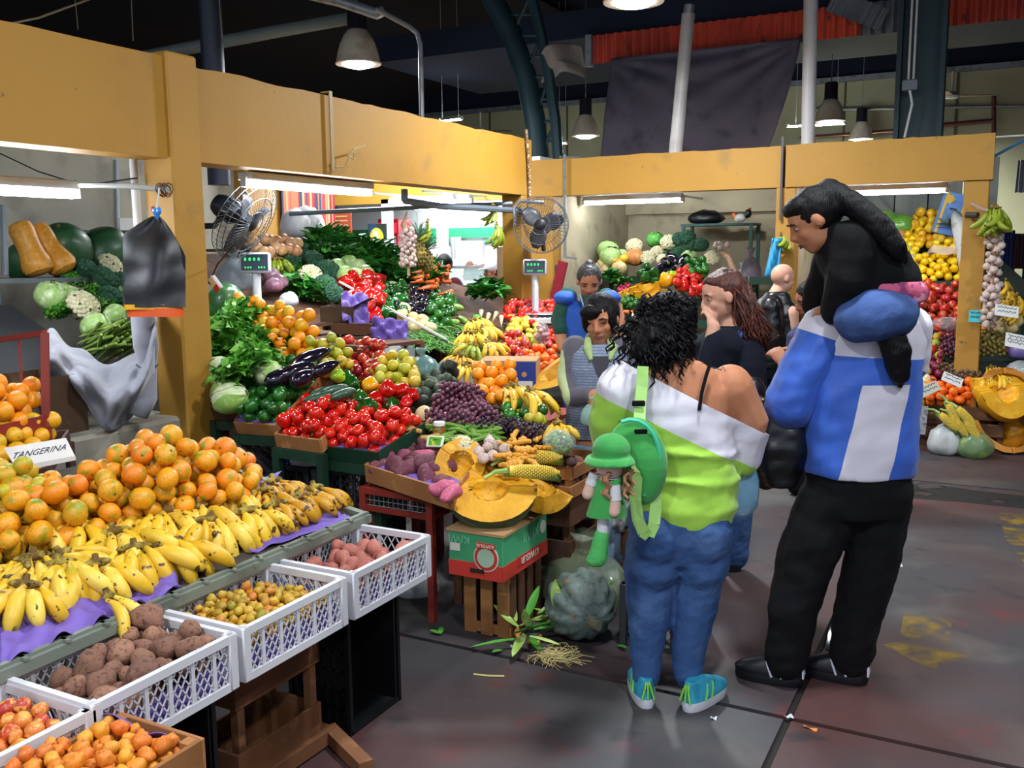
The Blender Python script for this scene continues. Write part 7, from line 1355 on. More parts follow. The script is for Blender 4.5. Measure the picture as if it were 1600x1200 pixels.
o=MB().tube([PR.up(.1).at(1512,425),PR.up(.2).at(1510,400),PR.up(.3).at(1506,375),PR.up(.36).at(1498,350),PR.up(.4).at(1492,334)],[.07,.085,.085,.07,.04],14).build('wrapped_stalk',pm('white_wrap','#d8d8d4',.6,layers=[('#b8b4b0',9,.55,.65)],bump=.4,bscale=20),ang=180);tag(o,'white wrapped stalk leaning at the right post','stalk');o=put(leafball('stalk_leaves',[PLF],.03,16,.14,.03,.9,3),'spiky_leaves',PR.up(.3).at(1480,353),None,1,label='green spiky crown in front of the blue carton',cat='leaves')
# handwritten signs (strokes too blurred to read stay strokes)
def sign(px,py,Y,w_,h_,label,lines,rot=(1.2,0,.3),col='#d8d8d4',words=None):
    o=emp('price_sign',gy(px,py,Y),label,'sign',rot=rot);MB().box((0,0,0),(w_,h_,.004)).build('card',pm('card'+col,col,.7),o,smooth=False);rg=random.Random(px)
    if words:
        for k,s_ in enumerate(words):t=put(textmesh(s_,h_*.42,INK),'lettering',(0,h_*(.2-.42*k),.003),(0,0,0),parent=o)
    else:
        mb=MB()
        for k in range(lines):
            y=h_*(.3-.55*k/max(1,lines-.5));mb.tube([(-w_*.4+w_*.8*i/14,y+h_*.09*math.sin(i*2.3+k*3+rg.random()*2),.003) for i in range(15)],.0028,4)
        mb.build('handwriting',INK,o,smooth=False)
    return o
sign(1573,486,8.62,.18,.1,'white card with blue handwriting on the pale fruit',2,(1.1,.15,.3));sign(1588,533,8.55,.17,.12,'white card with dark handwriting at the right edge',3,(1.1,.2,.3));sign(1488,593,8.5,.165,.085,'white card with dark handwriting on the tangerines',2,(1.,.4,.2));sign(1452,608,8.45,.16,.09,'grey card with faint handwriting left of the tangerines',2,(1.,-.5,.3),'#a8a898');sign(1440,502,8.8,.16,.1,'pale card beside the shopper in blue',2,(1.1,-.2,.3));sign(1527,494,8.78,.13,.1,'turquoise card on the right post',2,(1.4,0,.2),'#4ab8c0')
# dark background at the far right: hanging clothes
wallbox('wall_right_shade',(.2,13.5,0),(6,13.6,3.2),DARK,0,'dark sheet painted as the shade of the stalls beyond the right post')  # added sheet; its dark colour stands for the shade among the far stalls
for i,(x,y0,y1,w_,c,lab) in enumerate(((1572,360,440,26,'#16255e','dark blue garment hanging in the far dark stall'),(1590,365,420,22,'#3a1826','maroon garment hanging in the far dark stall'),(1596,250,300,14,'#8a8a94','grey and red printed garment high in the far stall'))):
    a,b=gy(x-w_/2,y0,13.2),gy(x+w_/2,y1,13.2);W_,H_=b.x-a.x,a.z-b.z;o=MB().grid(10,10,lambda u,v:V((W_*(u-.5)*(.75+.25*v),.04*math.sin(u*14),-H_*v))).grid(10,10,lambda u,v:V((W_*(u-.5)*(.75+.25*v),.09+.04*math.sin(u*11+1),-H_*v))).build('hanging_garment',pm('garment'+c,c,.8),loc=((a.x+b.x)/2,13.2,a.z));tag(o,lab,'garment')
o=MB().tube([gy(1552,245,9.3),gy(1610,213,9.3)],.014,6).build('blue_rope',pm('rope_blue','#2c6a9a',.6));tag(o,'light blue rope slanting from the right beam','rope');o=MB().tube([gy(1556,214,9.3),gy(1610,211,9.3)],.008,6).build('pale_rope',WHT);tag(o,'thin pale rope right of the beam end','rope')
# ================================================================== WHITE KIOSK behind the left row
KWM=pm('kiosk_white','#dfe4e4',.5);KGL=pm('kiosk_glass','#d0ece8',.05,alpha=.25,spec=.8)
kk=emp('kiosk',(-6,9.6,0),'white lit kiosk with glass counter behind the left stalls','kiosk');l=V((-6,9.6,0))
def kb_(name,a,b,m=KWM):MB().box([(a[i]+b[i])/2-l[i] for i in range(3)],[abs(a[i]-b[i]) for i in range(3)]).build(name,m,kk,smooth=False)
kb_('back_wall',(-8.5,10.9,0),(-4.5,11,2.7));kb_('green_band',(-8.4,10.86,1.8),(-5.6,10.9,2.0),pm('kiosk_green','#1f8a5a',.5));kb_('roof',(-8.5,9.2,2.45),(-4.5,11,2.5));kb_('side_wall',(-4.6,9.3,0),(-4.5,11,2.7));kb_('fascia',(-8.5,9.15,2.25),(-4.5,9.2,2.5),pm('kiosk_ochre','#c89a3c',.6))
for px in (607,692):p=gy(px,400,9.2);kb_('post',(p.x-.05,9.15,0),(p.x+.05,9.25,2.3))
kb_('counter',(-5.9,9.2,0),(-4.6,9.5,.95));kb_('glass_front',(-5.75,9.2,.95),(-4.6,9.22,1.5),KGL);kb_('shelf',(-5.7,9.25,1.22),(-4.6,9.55,1.24));kb_('shelf',(-5.7,9.2,1.5),(-4.6,9.55,1.53),GALV);kb_('upper_shelf',(-5.7,9.6,1.82),(-4.6,9.8,1.85),GALV)
cup=MB().lathe([(0,0),(.03,0),(.042,.14),(.045,.15),(.04,.15),(.028,.01),(0,.01)],14).mesh('cup',KWM)
for i in range(8):put(cup,'paper_cup_stack',gy(709+i*6.2,404,9.4),None,(1,1,1.35+.3*(i in (0,1))),label='stack of white cups on the kiosk shelf',cat='cups',group='cup stacks in the kiosk')
for i in range(22):put(poto[i % 4],'bread_roll',gy(728+(i % 7)*6+(i//7)*2,432-(i//7)*6,9.4),rrot(),.045,label='small bread roll stacked in the kiosk case',cat='bread',group='bread rolls in the kiosk').data
po=emp('poster',gy(590,372,9.14),'poster of a yellow fruit on a dark ground at the kiosk','poster',rot=(math.pi/2,0,0));MB().box((0,0,0),(.26,.33,.01)).build('sheet',pm('poster_dark','#2c3a34',.4,layers=[('#22486a',6,.5,.6)]),po,smooth=False);MB().ell((-.01,-.0,.006),(.1,.12,.004),20,6).build('fruit_print',pm('poster_yellow','#d8c83a',.5),po);MB().ell((-.02,.03,.009),(.045,.06,.004),16,6).build('core_print',pm('poster_pale','#d8dcb8',.5),po)
fg=emp('drinks_fridge',gy(618,400,9.7),'red drinks fridge in the kiosk','fridge');MB().box((0,0,.0),(.3,.3,.9)).build('cabinet',pm('fridge_red','#b02030',.4),fg,bevel=.01);MB().box((0,-.155,-.06),(.24,.01,.6)).build('glass_door',pm('fridge_glass','#b8a8c8',.2,layers=[('#e0e0e8',12,.5,.6)]),fg,smooth=False);MB().box((0,-.155,.34),(.26,.012,.12)).build('sign_panel',pm('fridge_sign','#e02030',.4,emit='#ff3040',es=.8),fg,smooth=False)
og=emp('printed_poster',gy(532,352,8.9),'orange printed poster board left of the kiosk post','poster');MB().box((0,0,0),(.32,.02,.35)).build('board',pm('panel_orange','#b05030',.6,layers=[('#c86a40',4,.5,.7)]),og,smooth=False);mb=MB()
for k in range(4):mb.box((.02,-.012,.1-.05*k),(.18,.004,.018))
mb.build('print_lines',pm('panel_print','#d8a070',.6),og,smooth=False)
te=emp('woven_textile',gx(483,328,-6.42),'striped red woven textile hung on the wall','textile',rot=(0,0,math.pi/2));rg=random.Random(12);x=-.42
while x<.42:w_=rg.uniform(.012,.04);MB().box((x+w_/2,0,0),(w_*.98,.01,.95)).build('stripe',pm('stripe%d' % rg.randrange(6),rg.choice(['#8a2430','#a83a3c','#5a2c3c','#b86a4a','#2c3a5a','#c8a070','#702030']),.9),te,smooth=False);x += w_
for i,(x,y,r,lab) in enumerate(((462,372,.14,'white plastic bag left, under the textile'),(482,374,.16,'white plastic bag under the textile'))):bag('plastic_bag',gx(x,y,-5.75)-_Z*.0,r,WBG,lab,70+i,neck=False,sx=(1,1,1.3))
deck(P3,[V((-5.6,5.9,1.74)),V((-5.6,7.2,1.74)),V((-6.4,7.2,1.74)),V((-6.4,5.9,1.74))],'high shelf behind the leafy bunches')
o=put(MB().box((0,0,0),(.2,.28,.1)).mesh('blue_pack',pm('pack_blue','#4a74a8',.5,layers=[('#d8c860',10,.55,.6)])),'blue_pack',gx(506,366,-5.8),(0,0,.2),label='blue and yellow package beside the white bags',cat='package')
bg2=emp('framed_picture',gy(852,445,8.95),'blue poster of garlic behind the white scale','poster',rot=(math.pi/2,0,0));MB().box((0,0,0),(.26,.42,.012)).build('sheet',pm('poster_blue','#1f4a70',.5,layers=[('#2c6088',5,.5,.7)]),bg2,smooth=False);MB().ell((0,-.03,.008),(.06,.1,.004),12,6).build('garlic_print',pm('poster_garlic','#c8b0a8',.6,layers=[('#7a6a70',30,.5,.6)]),bg2)
o=MB().box((0,0,0),(.1,.03,.42)).build('red_folder',pm('folder_red','#8a1c2c',.5),loc=gy(873,440,8.7),rot=(0,.25,0),smooth=False);tag(o,'dark red folded cloth beside the blue poster','cloth')
o=put(MB().box((0,0,0),(.32,.03,.62)).mesh('beige_board',pm('beige_board','#a88a68',.8)),'beige_board',gy(800,435,8.3),(0,0,0),label='beige cardboard sheet hanging at the end post',cat='board')
# ================================================================== PEOPLE (local frame of each: x = to the right in the photo, y = away, z = up)
def rulemat(name,base,rules,rough=.8,bump=.15,bscale=25,sheen=.2,noise=None):
    """garment sewn from panels: rule = (normal, lo, hi, colour): the panel where lo < n.p < hi"""
    m=pm(name,base,rough,bump=bump,bscale=bscale,sheen=sheen,layers=noise or [],vary=False);nt=m.node_tree;N,L=nt.nodes,nt.links;b=N['Principled BSDF'];tc=[n for n in N if n.type == 'TEX_COORD'][0]
    cur=b.inputs['Base Color'].links[0].from_socket if b.inputs['Base Color'].links else None
    for n_,lo,hi,c in rules:
        d=N.new('ShaderNodeVectorMath');d.operation='DOT_PRODUCT';d.inputs[1].default_value=n_;L.new(tc.outputs['Object'],d.inputs[0])
        g=N.new('ShaderNodeMath');g.operation='GREATER_THAN';g.inputs[1].default_value=lo;L.new(d.outputs['Value'],g.inputs[0])
        h=N.new('ShaderNodeMath');h.operation='LESS_THAN';h.inputs[1].default_value=hi;L.new(d.outputs['Value'],h.inputs[0])
        mu=N.new('ShaderNodeMath');mu.operation='MULTIPLY';L.new(g.outputs[0],mu.inputs[0]);L.new(h.outputs[0],mu.inputs[1])
        mx=N.new('ShaderNodeMix');mx.data_type='RGBA';L.new(mu.outputs[0],mx.inputs[0])
        if cur is None:mx.inputs[6].default_value=C(base)
        else:L.new(cur,mx.inputs[6])
        mx.inputs[7].default_value=C(c);cur=mx.outputs[2]
    L.new(cur,b.inputs['Base Color']);return m
def skin(name,c,c2):return pm(name,c,.62,spec=.35,layers=[(c2,6,.45,.65,3)],sss=.12,bump=.06,bscale=60,vary=False)
SK1=skin('skin_tan','#b87a58','#c48866');SK2=skin('skin_brown','#a86e54','#986048');SK3=skin('skin_fair','#c8947c','#d4a48c')
HAIRB=pm('hair_black','#070609',.55,spec=.22,layers=[('#0e0c10',30,.5,.7)],bump=.5,bscale=60,vary=False,aniso_scale=(3,3,.5));HAIRR=pm('hair_auburn','#4a2018',.42,layers=[('#6a3422',20,.45,.65),('#2c120e',34,.5,.65)],bump=.6,bscale=60,vary=False,aniso_scale=(4,4,.6));HAIRG=pm('hair_grey_black','#2c2a2e',.5,layers=[('#4a484c',24,.5,.65)],bump=.6,bscale=60,vary=False)
DENIM=pm('denim','#3a5c90',.85,layers=[('#2c4c80',3,.42,.62,5),('#5676a6',5,.52,.72,5)],bump=.35,bscale=45,vary=False);BLKC=pm('black_cloth','#08080b',.9,layers=[('#0e0e12',4,.5,.7)],bump=.2,vary=False,spec=.25);NAVY=pm('navy_cloth','#0d1220',.9,layers=[('#141a2a',4,.5,.7)],bump=.2,vary=False,spec=.25)
LEATH=pm('black_leather','#0e0f12',.35,layers=[('#1e2026',6,.5,.7)],bump=.3,bscale=14,vary=False)
def loft(mb,secs,seg=22,mi=0,e=2.4):
    v=[];f=[];n=len(secs)
    for (c,rx,ry) in secs:
        c=V(c)
        for k in range(seg):
            a=2*math.pi*k/seg;ca,sa=math.cos(a),math.sin(a);v.append(c+V((rx*abs(ca)**(2/e)*(1 if ca >= 0 else-1),ry*abs(sa)**(2/e)*(1 if sa >= 0 else-1),0)))
    for i in range(n-1):
        for k in range(seg):k2=(k+1) % seg;f.append((i*seg+k,i*seg+k2,(i+1)*seg+k2,(i+1)*seg+k))
    f.append(tuple(range(seg))[::-1]);f.append(tuple((n-1)*seg+k for k in range(seg)));return mb.add(v,f,mi)
def limb(mb,pts,rad,seg=12):
    mb.tube(pts,rad,seg)
    for p,r in zip(pts,rad):mb.ell(p,r*.98,10,8)
def headT(c,h,yaw=0.,pitch=0.,roll=0.):
    """yaw 0 = looking away from the photographer, pi = towards; positive yaw turns to the left of the photo"""
    return Matrix.Translation(c) @ Matrix.Rotation(yaw,4,'Z') @ Matrix.Rotation(pitch,4,'X') @ Matrix.Rotation(roll,4,'Y') @ Matrix.Diagonal((h,h,h,1))
def headpieces(mb,T,ears=True,wide=1.):
    w=wide
    mb.ell((0,-.04,.1),(.35*w,.42,.4),18,12,0,T);mb.ell((0,.08,-.14),(.28*w,.3,.34),16,12,0,T);mb.ell((0,.24,-.38),(.13*w,.1,.1),10,8,0,T);mb.ell((0,.06,-.3),(.25*w,.22,.14),12,8,0,T)
    for s in (-1,1):
        mb.ell((s*.15*w,.24,-.1),(.12,.11,.11),10,8,0,T);mb.ell((s*.15*w,.305,.115),(.11,.06,.045),10,6,0,T)
        if ears:mb.ell((s*.36*w,-.02,-.02),(.04,.09,.13),10,8,0,T)
        mb.ell((s*.05,.4,-.12),(.04,.045,.035),8,6,0,T)
    mb.tube([(0,.35,.1),(0,.40,.0),(0,.45,-.1)],[.035,.045,.055],8,0,True,T);mb.ell((0,.44,-.105),.055,8,6,0,T)
    mb.ell((0,.345,-.23),(.12,.06,.035),10,6,0,T);mb.ell((0,.335,-.28),(.1,.055,.035),10,6,0,T)
def facebits(par,T,closed=False,browc=None,lipc='#7a3c34',brow=True):
    """eyes, brows and lips as children of the person"""
    EW=pm('eye_white','#a89c94',.5);EI=pm('eye_dark','#1c120e',.2);LP=pm('lips_'+lipc,lipc,.45);BR=browc or pm('brow_dark','#1c1412',.8)
    for s in (-1,1):
        m=MB();m.ell((s*.145,.315,.03),(.062,.04,.03 if not closed else .014),10,6,0,T);m.build('eye',EW if not closed else BR,par)
        if not closed:m=MB();m.ell((s*.145,.345,.03),(.026,.016,.026),8,6,0,T);m.build('iris',EI,par)
        m=MB();m.tube([(s*.07,.365,.12),(s*.15,.375,.145),(s*.235,.325,.115)],[.014,.018,.008],6,0,True,T);m.build('eyebrow',BR,par)
    m=MB();m.tube([(-.1,.365,-.245),(-.03,.4,-.235),(.03,.4,-.235),(.1,.365,-.245)],[.008,.022,.022,.008],6,0,True,T);m.tube([(-.08,.365,-.27),(0,.395,-.28),(.08,.365,-.27)],[.008,.024,.008],6,0,True,T);m.build('lips',LP,par)
def handpieces(mb,wrist,d,palm_n,size=.175,curl=.6,spread=.12):
    """palm and five bent fingers; d = direction of the hand, palm_n = direction the palm looks"""
    w=V(wrist);d=V(d).normalized();n=V(palm_n);n=(n-d*n.dot(d)).normalized();s=d.cross(n);L=size
    pc=w+d*L*.27;M3=Matrix((s,d,n)).transposed().to_4x4();M3.translation=pc;mb.ell((0,0,0),(L*.23,L*.29,L*.1),12,8,0,M3)
    for k,(off,ln) in enumerate(((-.17,.38),(-.06,.45),(.06,.43),(.165,.34))):
        a=spread*(k-1.5);base=w+d*L*.5+s*(off*L);dd=(d*math.cos(a)+s*math.sin(a)).normalized();p=[base-dd*L*.08];ang=0
        for j in range(3):ang += curl*.75;p.append(p[-1]+(dd*math.cos(ang-curl*.4)+n*math.sin(ang-curl*.4))*(ln*L*(.5,.33,.27)[j]))
        mb.tube(p,[L*.058,L*.055,L*.05,L*.04],8); [mb.ell(q,L*.05,7,5) for q in p[1:]]
    b=w+d*L*.14-s*(L*.18);t=(d*.7-s*.65+n*.3).normalized();p=[b,b+t*L*.2,b+t*L*.34+n*L*.08,b+(t*.8+d*.4)*L*.45+n*L*.14];mb.tube(p,[L*.075,L*.066,L*.058,L*.045],8); [mb.ell(q,L*.055,7,5) for q in p]
def cloth_bits(me,amp,sc):
    n=len(me.vertices);co=np.empty(n*3,np.float32);no=np.empty(n*3,np.float32);me.vertices.foreach_get('co',co);me.vertex_normals.foreach_get('vector',no)
    co=co.reshape(-1,3);no=no.reshape(-1,3)
    d=np.array([mnoise.noise(V((x*sc+z*sc*.5,y*sc,z*sc*1.0)))+.7*mnoise.noise(V((x*sc*1.6+4-z*sc,y*sc*2,z*sc*2.6))) for x,y,z in co.tolist()],np.float32)*amp
    me.vertices.foreach_set('co',(co+no*d[:,None]).ravel());me.update()
def cutmesh(o,co,no):
    bm=bmesh.new();bm.from_mesh(o.data);bmesh.ops.bisect_plane(bm,geom=bm.verts[:]+bm.edges[:]+bm.faces[:],plane_co=co,plane_no=no,clear_outer=True);bm.to_mesh(o.data);bm.free()
def wear(mb,name,m,par,voxel=.012,smooth=5,amp=.004,sc=9,cuts=()):
    o=remesh(mb,name,m,voxel,smooth,par,disp=(lambda me:cloth_bits(me,amp,sc)) if amp else None)
    for c,n in cuts:cutmesh(o,c,n)
    return o
def strands(T,n,m,par,gen,r=.012,name='hair_locks',seg=5,voxel=None):
    mb=MB()
    for k in range(n):
        p,rr=gen(k);mb.tube([T @ V(q) for q in p],rr,seg)
    return mb.build(name,m,par,weld=False,ang=180)
def sneaker(par,heel,d,L,up,sole,laces=None,name='shoe',stripe=None):
    """shoe from heel point (on the ground) along direction d"""
    h=V(heel);d=V((d[0],d[1],0)).normalized();s=V((d.y,-d.x,0));M3=Matrix((s,d,_Z)).transposed().to_4x4();M3.translation=h
    root=put(None,name,parent=par)
    mb=MB();w_=L*.17
    loft(mb,[((0,L*.48,.028),w_*.98,L*.49),((0,L*.5,.05),w_,L*.49),((0,L*.46,.07),w_*.92,L*.43),((0,L*.33,.095),w_*.74,L*.31),((0,L*.22,.115),w_*.62,L*.2)],24,0,2.5);mb.v=[tuple(M3 @ V(v)) for v in mb.v];o=remesh(mb,'upper',up,.006,4,root)
    mb=MB();loft(mb,[((0,L*.48,.0),w_*.95,L*.48),((0,L*.48,.02),w_*1.04,L*.5),((0,L*.48,.036),w_*1.0,L*.49)],24,0,2.5);mb.v=[tuple(M3 @ V(v)) for v in mb.v];mb.build('sole',sole,root,ang=50)
    if laces:
        mb=MB()
        for k in range(4):y=L*(.45+.09*k);mb.tube([M3 @ V((-w_*.5,y,.085-.01*k)),M3 @ V((0,y+.01,.1-.012*k)),M3 @ V((w_*.5,y,.085-.01*k))],.005,5)
        mb.build('laces',laces,root)
    if stripe:
        for sx in (-1,1):
            for k in range(2):MB().tube([M3 @ V((sx*w_*.98,L*(.28+.14*k),.035)),M3 @ V((sx*w_*.9,L*(.33+.14*k),.07)),M3 @ V((sx*w_*.7,L*(.36+.14*k),.093))],.0045,5).build('stripe',stripe,root)
        for k in (-1,0,1):MB().tube([M3 @ V((k*w_*.55,-.004,.04)),M3 @ V((k*w_*.25,.0,.085)),M3 @ V((k*w_*.12,.012,.11))],.004,5).build('stripe',stripe,root)
    return root
def floorpt(px,py):p=gz(px,py,0);return V((p.x,p.y,0))
ROT=(0,0,CT)
def person(base,body,m,label,voxel=.009):
    o=remesh(body,'person',m,voxel,3);o.location=base;o.rotation_euler=ROT;tag(o,label,'person');return o
# ---------------------------------------------------------------- 1. shopper in white and lime top, jeans
base=floorpt(1045,1096);X=lambda p: (p-1045)/437;Zf=lambda y: (1092-y)/405
mb=MB();T=headT(V((X(1040),.05,Zf(512))),.22,-.35,-.25,0);headpieces(mb,T)
limb(mb,[(X(1045),.03,Zf(540)),(X(1048),.0,Zf(575))],[.062,.075])
loft(mb,[((.02,.01,.62),.11,.07),((.02,.0,.75),.14,.095),((.04,0,.95),.155,.115),((.03,0,1.1),.175,.12),((.02,0,1.2),.2,.105),((.01,0,1.27),.15,.085),((.005,0,1.31),.09,.07)])
RS,LS=(X(1135),0,Zf(600)),(X(965),0,Zf(600))
limb(mb,[RS,(X(1168),.02,Zf(655)),(X(1160),.06,Zf(705)),(X(1120),.26,Zf(690))],[.085,.075,.06,.04]);limb(mb,[LS,(X(945),.05,Zf(660)),(X(950),.1,Zf(700)),(X(985),.3,Zf(670))],[.08,.066,.05,.036])
handpieces(mb,(X(1120),.26,Zf(690)),(-.3,.6,-.6),(-1,0,0));handpieces(mb,(X(985),.3,Zf(670)),(.3,.8,-.2),(0,0,-1))
for s,kx,ax in ((-1,X(1008),X(1008)),(1,X(1085),X(1078))):limb(mb,[(.02+s*.09,-.01,.62),(kx,.01,.42),(ax,.02,.1)],[.09,.058,.042])
lime_w=person(base,mb,SK1,'person in a white and lime off-shoulder top and blue jeans seen from behind',.009)
mb=MB();loft(mb,[((.035,-.005,.715),.178,.155),((.045,-.01,.78),.196,.165),((.045,-.005,.88),.19,.155),((.04,0,.97),.183,.145),((.035,0,1.07),.195,.142),((.02,0,1.15),.21,.135),((.015,0,1.22),.225,.118),((.01,0,1.3),.2,.1)])
for y,r in ((Zf(690),.165),(Zf(730),.175)):mb.tube([(V((.04,0,y))+V((r*1.16*math.cos(a),r*.92*math.sin(a),.012*math.sin(a*2)))) for a in [k*.3491 for k in range(18)]],.014,8,close=True)
limb(mb,[(X(1140),0,Zf(620)),(X(1166),.02,Zf(668)),(X(1158),.05,Zf(712))],[.09,.088,.082]);limb(mb,[(X(985),0,Zf(592)),(X(962),0,Zf(605)),(X(948),.03,Zf(650)),(X(950),.09,Zf(690))],[.1,.1,.088,.075])
LIMEW=rulemat('white_lime_top','#a4d44a',[(V((.49,0,1)).normalized(),.952,9,'#dcd8e4')],noise=[('#94c440',4,.45,.7)],bump=.25,bscale=14)
wear(mb,'top',LIMEW,lime_w,.010,4,.008,8,cuts=[((.034,0,1.2),V((.52,.0,1)))])
mb=MB();loft(mb,[((.02,.005,.57),.15,.125),((.022,-.005,.66),.18,.15),((.022,-.005,.74),.185,.16),((.03,-.005,.82),.18,.15)]); [mb.ell((.022+sx*.088,-.075,.69),(.1,.1,.125),16,12) for sx in (-1,1)]
for s,x1,r1,x2,r2,x3,r3 in ((-1,X(1008),.098,X(1012),.084,X(1008),.056),(1,X(1092),.1,X(1086),.082,X(1078),.058)):
    limb(mb,[(.02+s*.088,-.03,.64),(.02+s*.09,-.03,.56),(x1,-.005,Zf(870)),(x2,.01,Zf(950)),(x3,.02,Zf(1010)),(x3,.02,Zf(1052))],[.108,.108,r1,r2,r3*1.15,r3]);
wear(mb,'jeans',DENIM,lime_w,.009,7,.004,12)
for x,y in ((X(1003),.0),(X(1003),.012),(X(1080),0.)):pass
TURQ=pm('turquoise_mesh','#38a8c8',.6,layers=[('#2c90b4',20,.5,.6)],vary=False);SOLE=pm('white_sole','#d8d8e0',.5);LIMS=pm('lime_stripe','#8ad848',.5);LACE=pm('white_laces','#d8d4e0',.6)
sneaker(lime_w,(X(1006),-.06,0),(-.08,1),.25,TURQ,SOLE,LACE,stripe=LIMS);sneaker(lime_w,(X(1066),-.085,0),(.75,.7),.25,TURQ,SOLE,LACE,stripe=LIMS)
# bra strap, bracelet clip, tattoo
MB().tube([(X(1095),-.098,Zf(556)),(X(1086),-.118,Zf(575)),(X(1078),-.132,Zf(600)),(X(1074),-.14,Zf(625))],.007,6).build('bra_strap',BLKC,lime_w);
from mathutils.bvhtree import BVHTree
bv=BVHTree.FromPolygons([v.co.copy() for v in lime_w.data.vertices],[tuple(p.vertices) for p in lime_w.data.polygons])
mb=MB();pts=[]
for k in range(60):
    t=k/59;hit=bv.ray_cast(V((X(1084)+.085*t+.006*math.cos(k*1.9),-.6,Zf(560)-.028*t+.010*math.sin(k*1.35)*(1 if k % 9<6 else .2))),V((0,1,0)))
    if hit[0] is not None:pts.append(hit[0]+hit[1]*.0008)
if len(pts) >5:mb.tube(pts,.0016,4).build('tattoo',pm('tattoo_ink','#4a3a40',.6),lime_w)
# hair: a tied mass of curls
mb=MB();mb.ell((-.02,-.1,.12),(.43,.48,.45),18,12,0,T);mb.ell((-.1,-.35,-.15),(.42,.3,.35),16,10,0,T);mb.ell((-.22,-.42,-.42),(.33,.25,.28),14,10,0,T);rg=random.Random(2)
for k in range(260):
    a=rg.uniform(0,6.28);u=rg.uniform(-.75,1);c=V((.44*math.sqrt(1-min(1,u*u))*math.cos(a),-.12+.46*math.sqrt(1-min(1,u*u))*math.sin(a),.1+.42*u)) if k % 2 else V((-.15+rg.gauss(0,.2),-.42+rg.gauss(0,.1),-.28+rg.gauss(0,.2)))
    if c.y>.22 and c.z<.2:continue
    mb.ell(c,rg.uniform(.04,.075),7,5,0,T)
hr=remesh(mb,'hair',HAIRB,.009,1,lime_w)
def curl(k,rg=random.Random(4)):
    a=rg.uniform(3.0,6.4);c=V((-.15+rg.gauss(0,.25),-.4+rg.gauss(0,.12),-.25+rg.gauss(0,.22))) if k % 2 else V((-.03+.43*math.cos(a),-.1+.47*math.sin(a),rg.uniform(-.3,.48)));ph=rg.uniform(0,6);return [c*(1+.02*j)+V((.035*math.cos(j*1.5+ph),.035*math.sin(j*1.5+ph),-.04*j)) for j in range(8)],[.0035]*7+[.001]
strands(T,520,HAIRB,lime_w,curl,name='curls')
# green bag on the shoulder, its straps, and the doll hanging from it
GRNF=pm('green_felt','#3aa048',.85,layers=[('#2f8c3e',5,.45,.65)],bump=.2,sheen=.3,vary=False);STRP=pm('pale_green_strap','#a8d878',.6,layers=[('#98c868',8,.5,.65)])
bg=emp('shoulder_bag',base,'green round felt shoulder bag with pale green straps on the shopper back','bag',rot=ROT)
mb=MB();c=V((X(972),-.2,Zf(690)));mb.ell(c,(.105,.055,.15),22,14);mb.ell(c+V((.03,-.01,-.02)),(.085,.06,.14),18,12);remesh(mb,'bag_body',GRNF,.008,3,bg)
MB().tube([c+V((-.02+.1*math.cos(a)*1.,-.048,.14*math.sin(a)+.01)) for a in [1.9-.3*k for k in range(11)]],.008,6).build('zip',pm('zip_teal','#4ac8a0',.5),bg)
def strap(pts,w_=.02):
    m=MB();
    for a,b in zip(pts[:-1],pts[1:]):m.bar(a,V(b)+(V(b)-V(a))*.04,w_*2,.004,hint=V((0,1,0)))
    return m
strap([(X(988),-.125,Zf(562)),(X(986),-.14,Zf(590)),(X(982),-.16,Zf(615)),(X(979),-.2,Zf(640)),(X(976),-.245,Zf(665)),(X(972),-.265,Zf(700)),(X(970),-.265,Zf(740)),(X(975),-.255,Zf(770)),(X(984),-.24,Zf(790)),(X(993),-.23,Zf(797)),(X(1001),-.23,Zf(780)),(X(1004),-.22,Zf(755)),(X(1003),-.21,Zf(740))]).build('strap',STRP,bg,smooth=False)
for y in (612,648):MB().box((X(979),-.235 if y>630 else-.175,Zf(y)),(.045,.012,.02)).build('buckle',BLKC,bg,bevel=.003)
dl=emp('rag_doll',base,'rag doll in a green hat and dress hanging from the green bag','doll',rot=ROT);D=lambda px,py,y=-.3:V((X(px),y,Zf(py)))
FLE=pm('doll_skin','#e0b8a8',.8);DWH=pm('doll_white','#d8d8dc',.8)
mb=MB();mb.ell(D(932,666),(.065,.06,.055),18,10);loft(mb,[(D(930,676),.075,.07),(D(930,682),.085,.08),(D(930,686),.088,.082)],24);m_=remesh(mb,'hat',GRNF,.006,2,dl)
mb=MB();mb.ell(D(930,692),(.045,.045,.04),14,10);mb.build('head',FLE,dl)
mb=MB();rg=random.Random(3)
for k in range(16):a=rg.uniform(0,6.28);p=D(940,690)+V((.05*math.cos(a),.04*math.sin(a)-.02,-.01));mb.tube([p+V((.008*math.cos(j*2.),.008*math.sin(j*2.),-.014*j)) for j in range(7)],.006,5)
mb.build('yarn_hair',pm('yarn','#a87a58',.9),dl)
mb=MB();loft(mb,[(D(926,758),.07,.05),(D(927,745),.062,.048),(D(928,715),.045,.04),(D(930,700),.035,.035)],20);mb.build('dress',GRNF,dl)
MB().lathe([(.037,0),(.04,.012),(.04,.024),(.037,.034)],14,0,Matrix.Translation(D(929,708))).build('striped_collar',pm('collar_stripe','#c8a8a0',.8,wave=('#2c3a6a',40,0,.4,.5,'Z')),dl)
for a,b,c2 in ((D(908,700),D(902,715),D(898,728)),(D(936,712,-.34),D(937,732,-.345),D(935,748,-.345))):MB().tube([a,b],[.018,.02],10).build('sleeve',DWH,dl);m2=MB();limb(m2,[b,c2],[.017,.02]);m2.build('arm',FLE,dl)
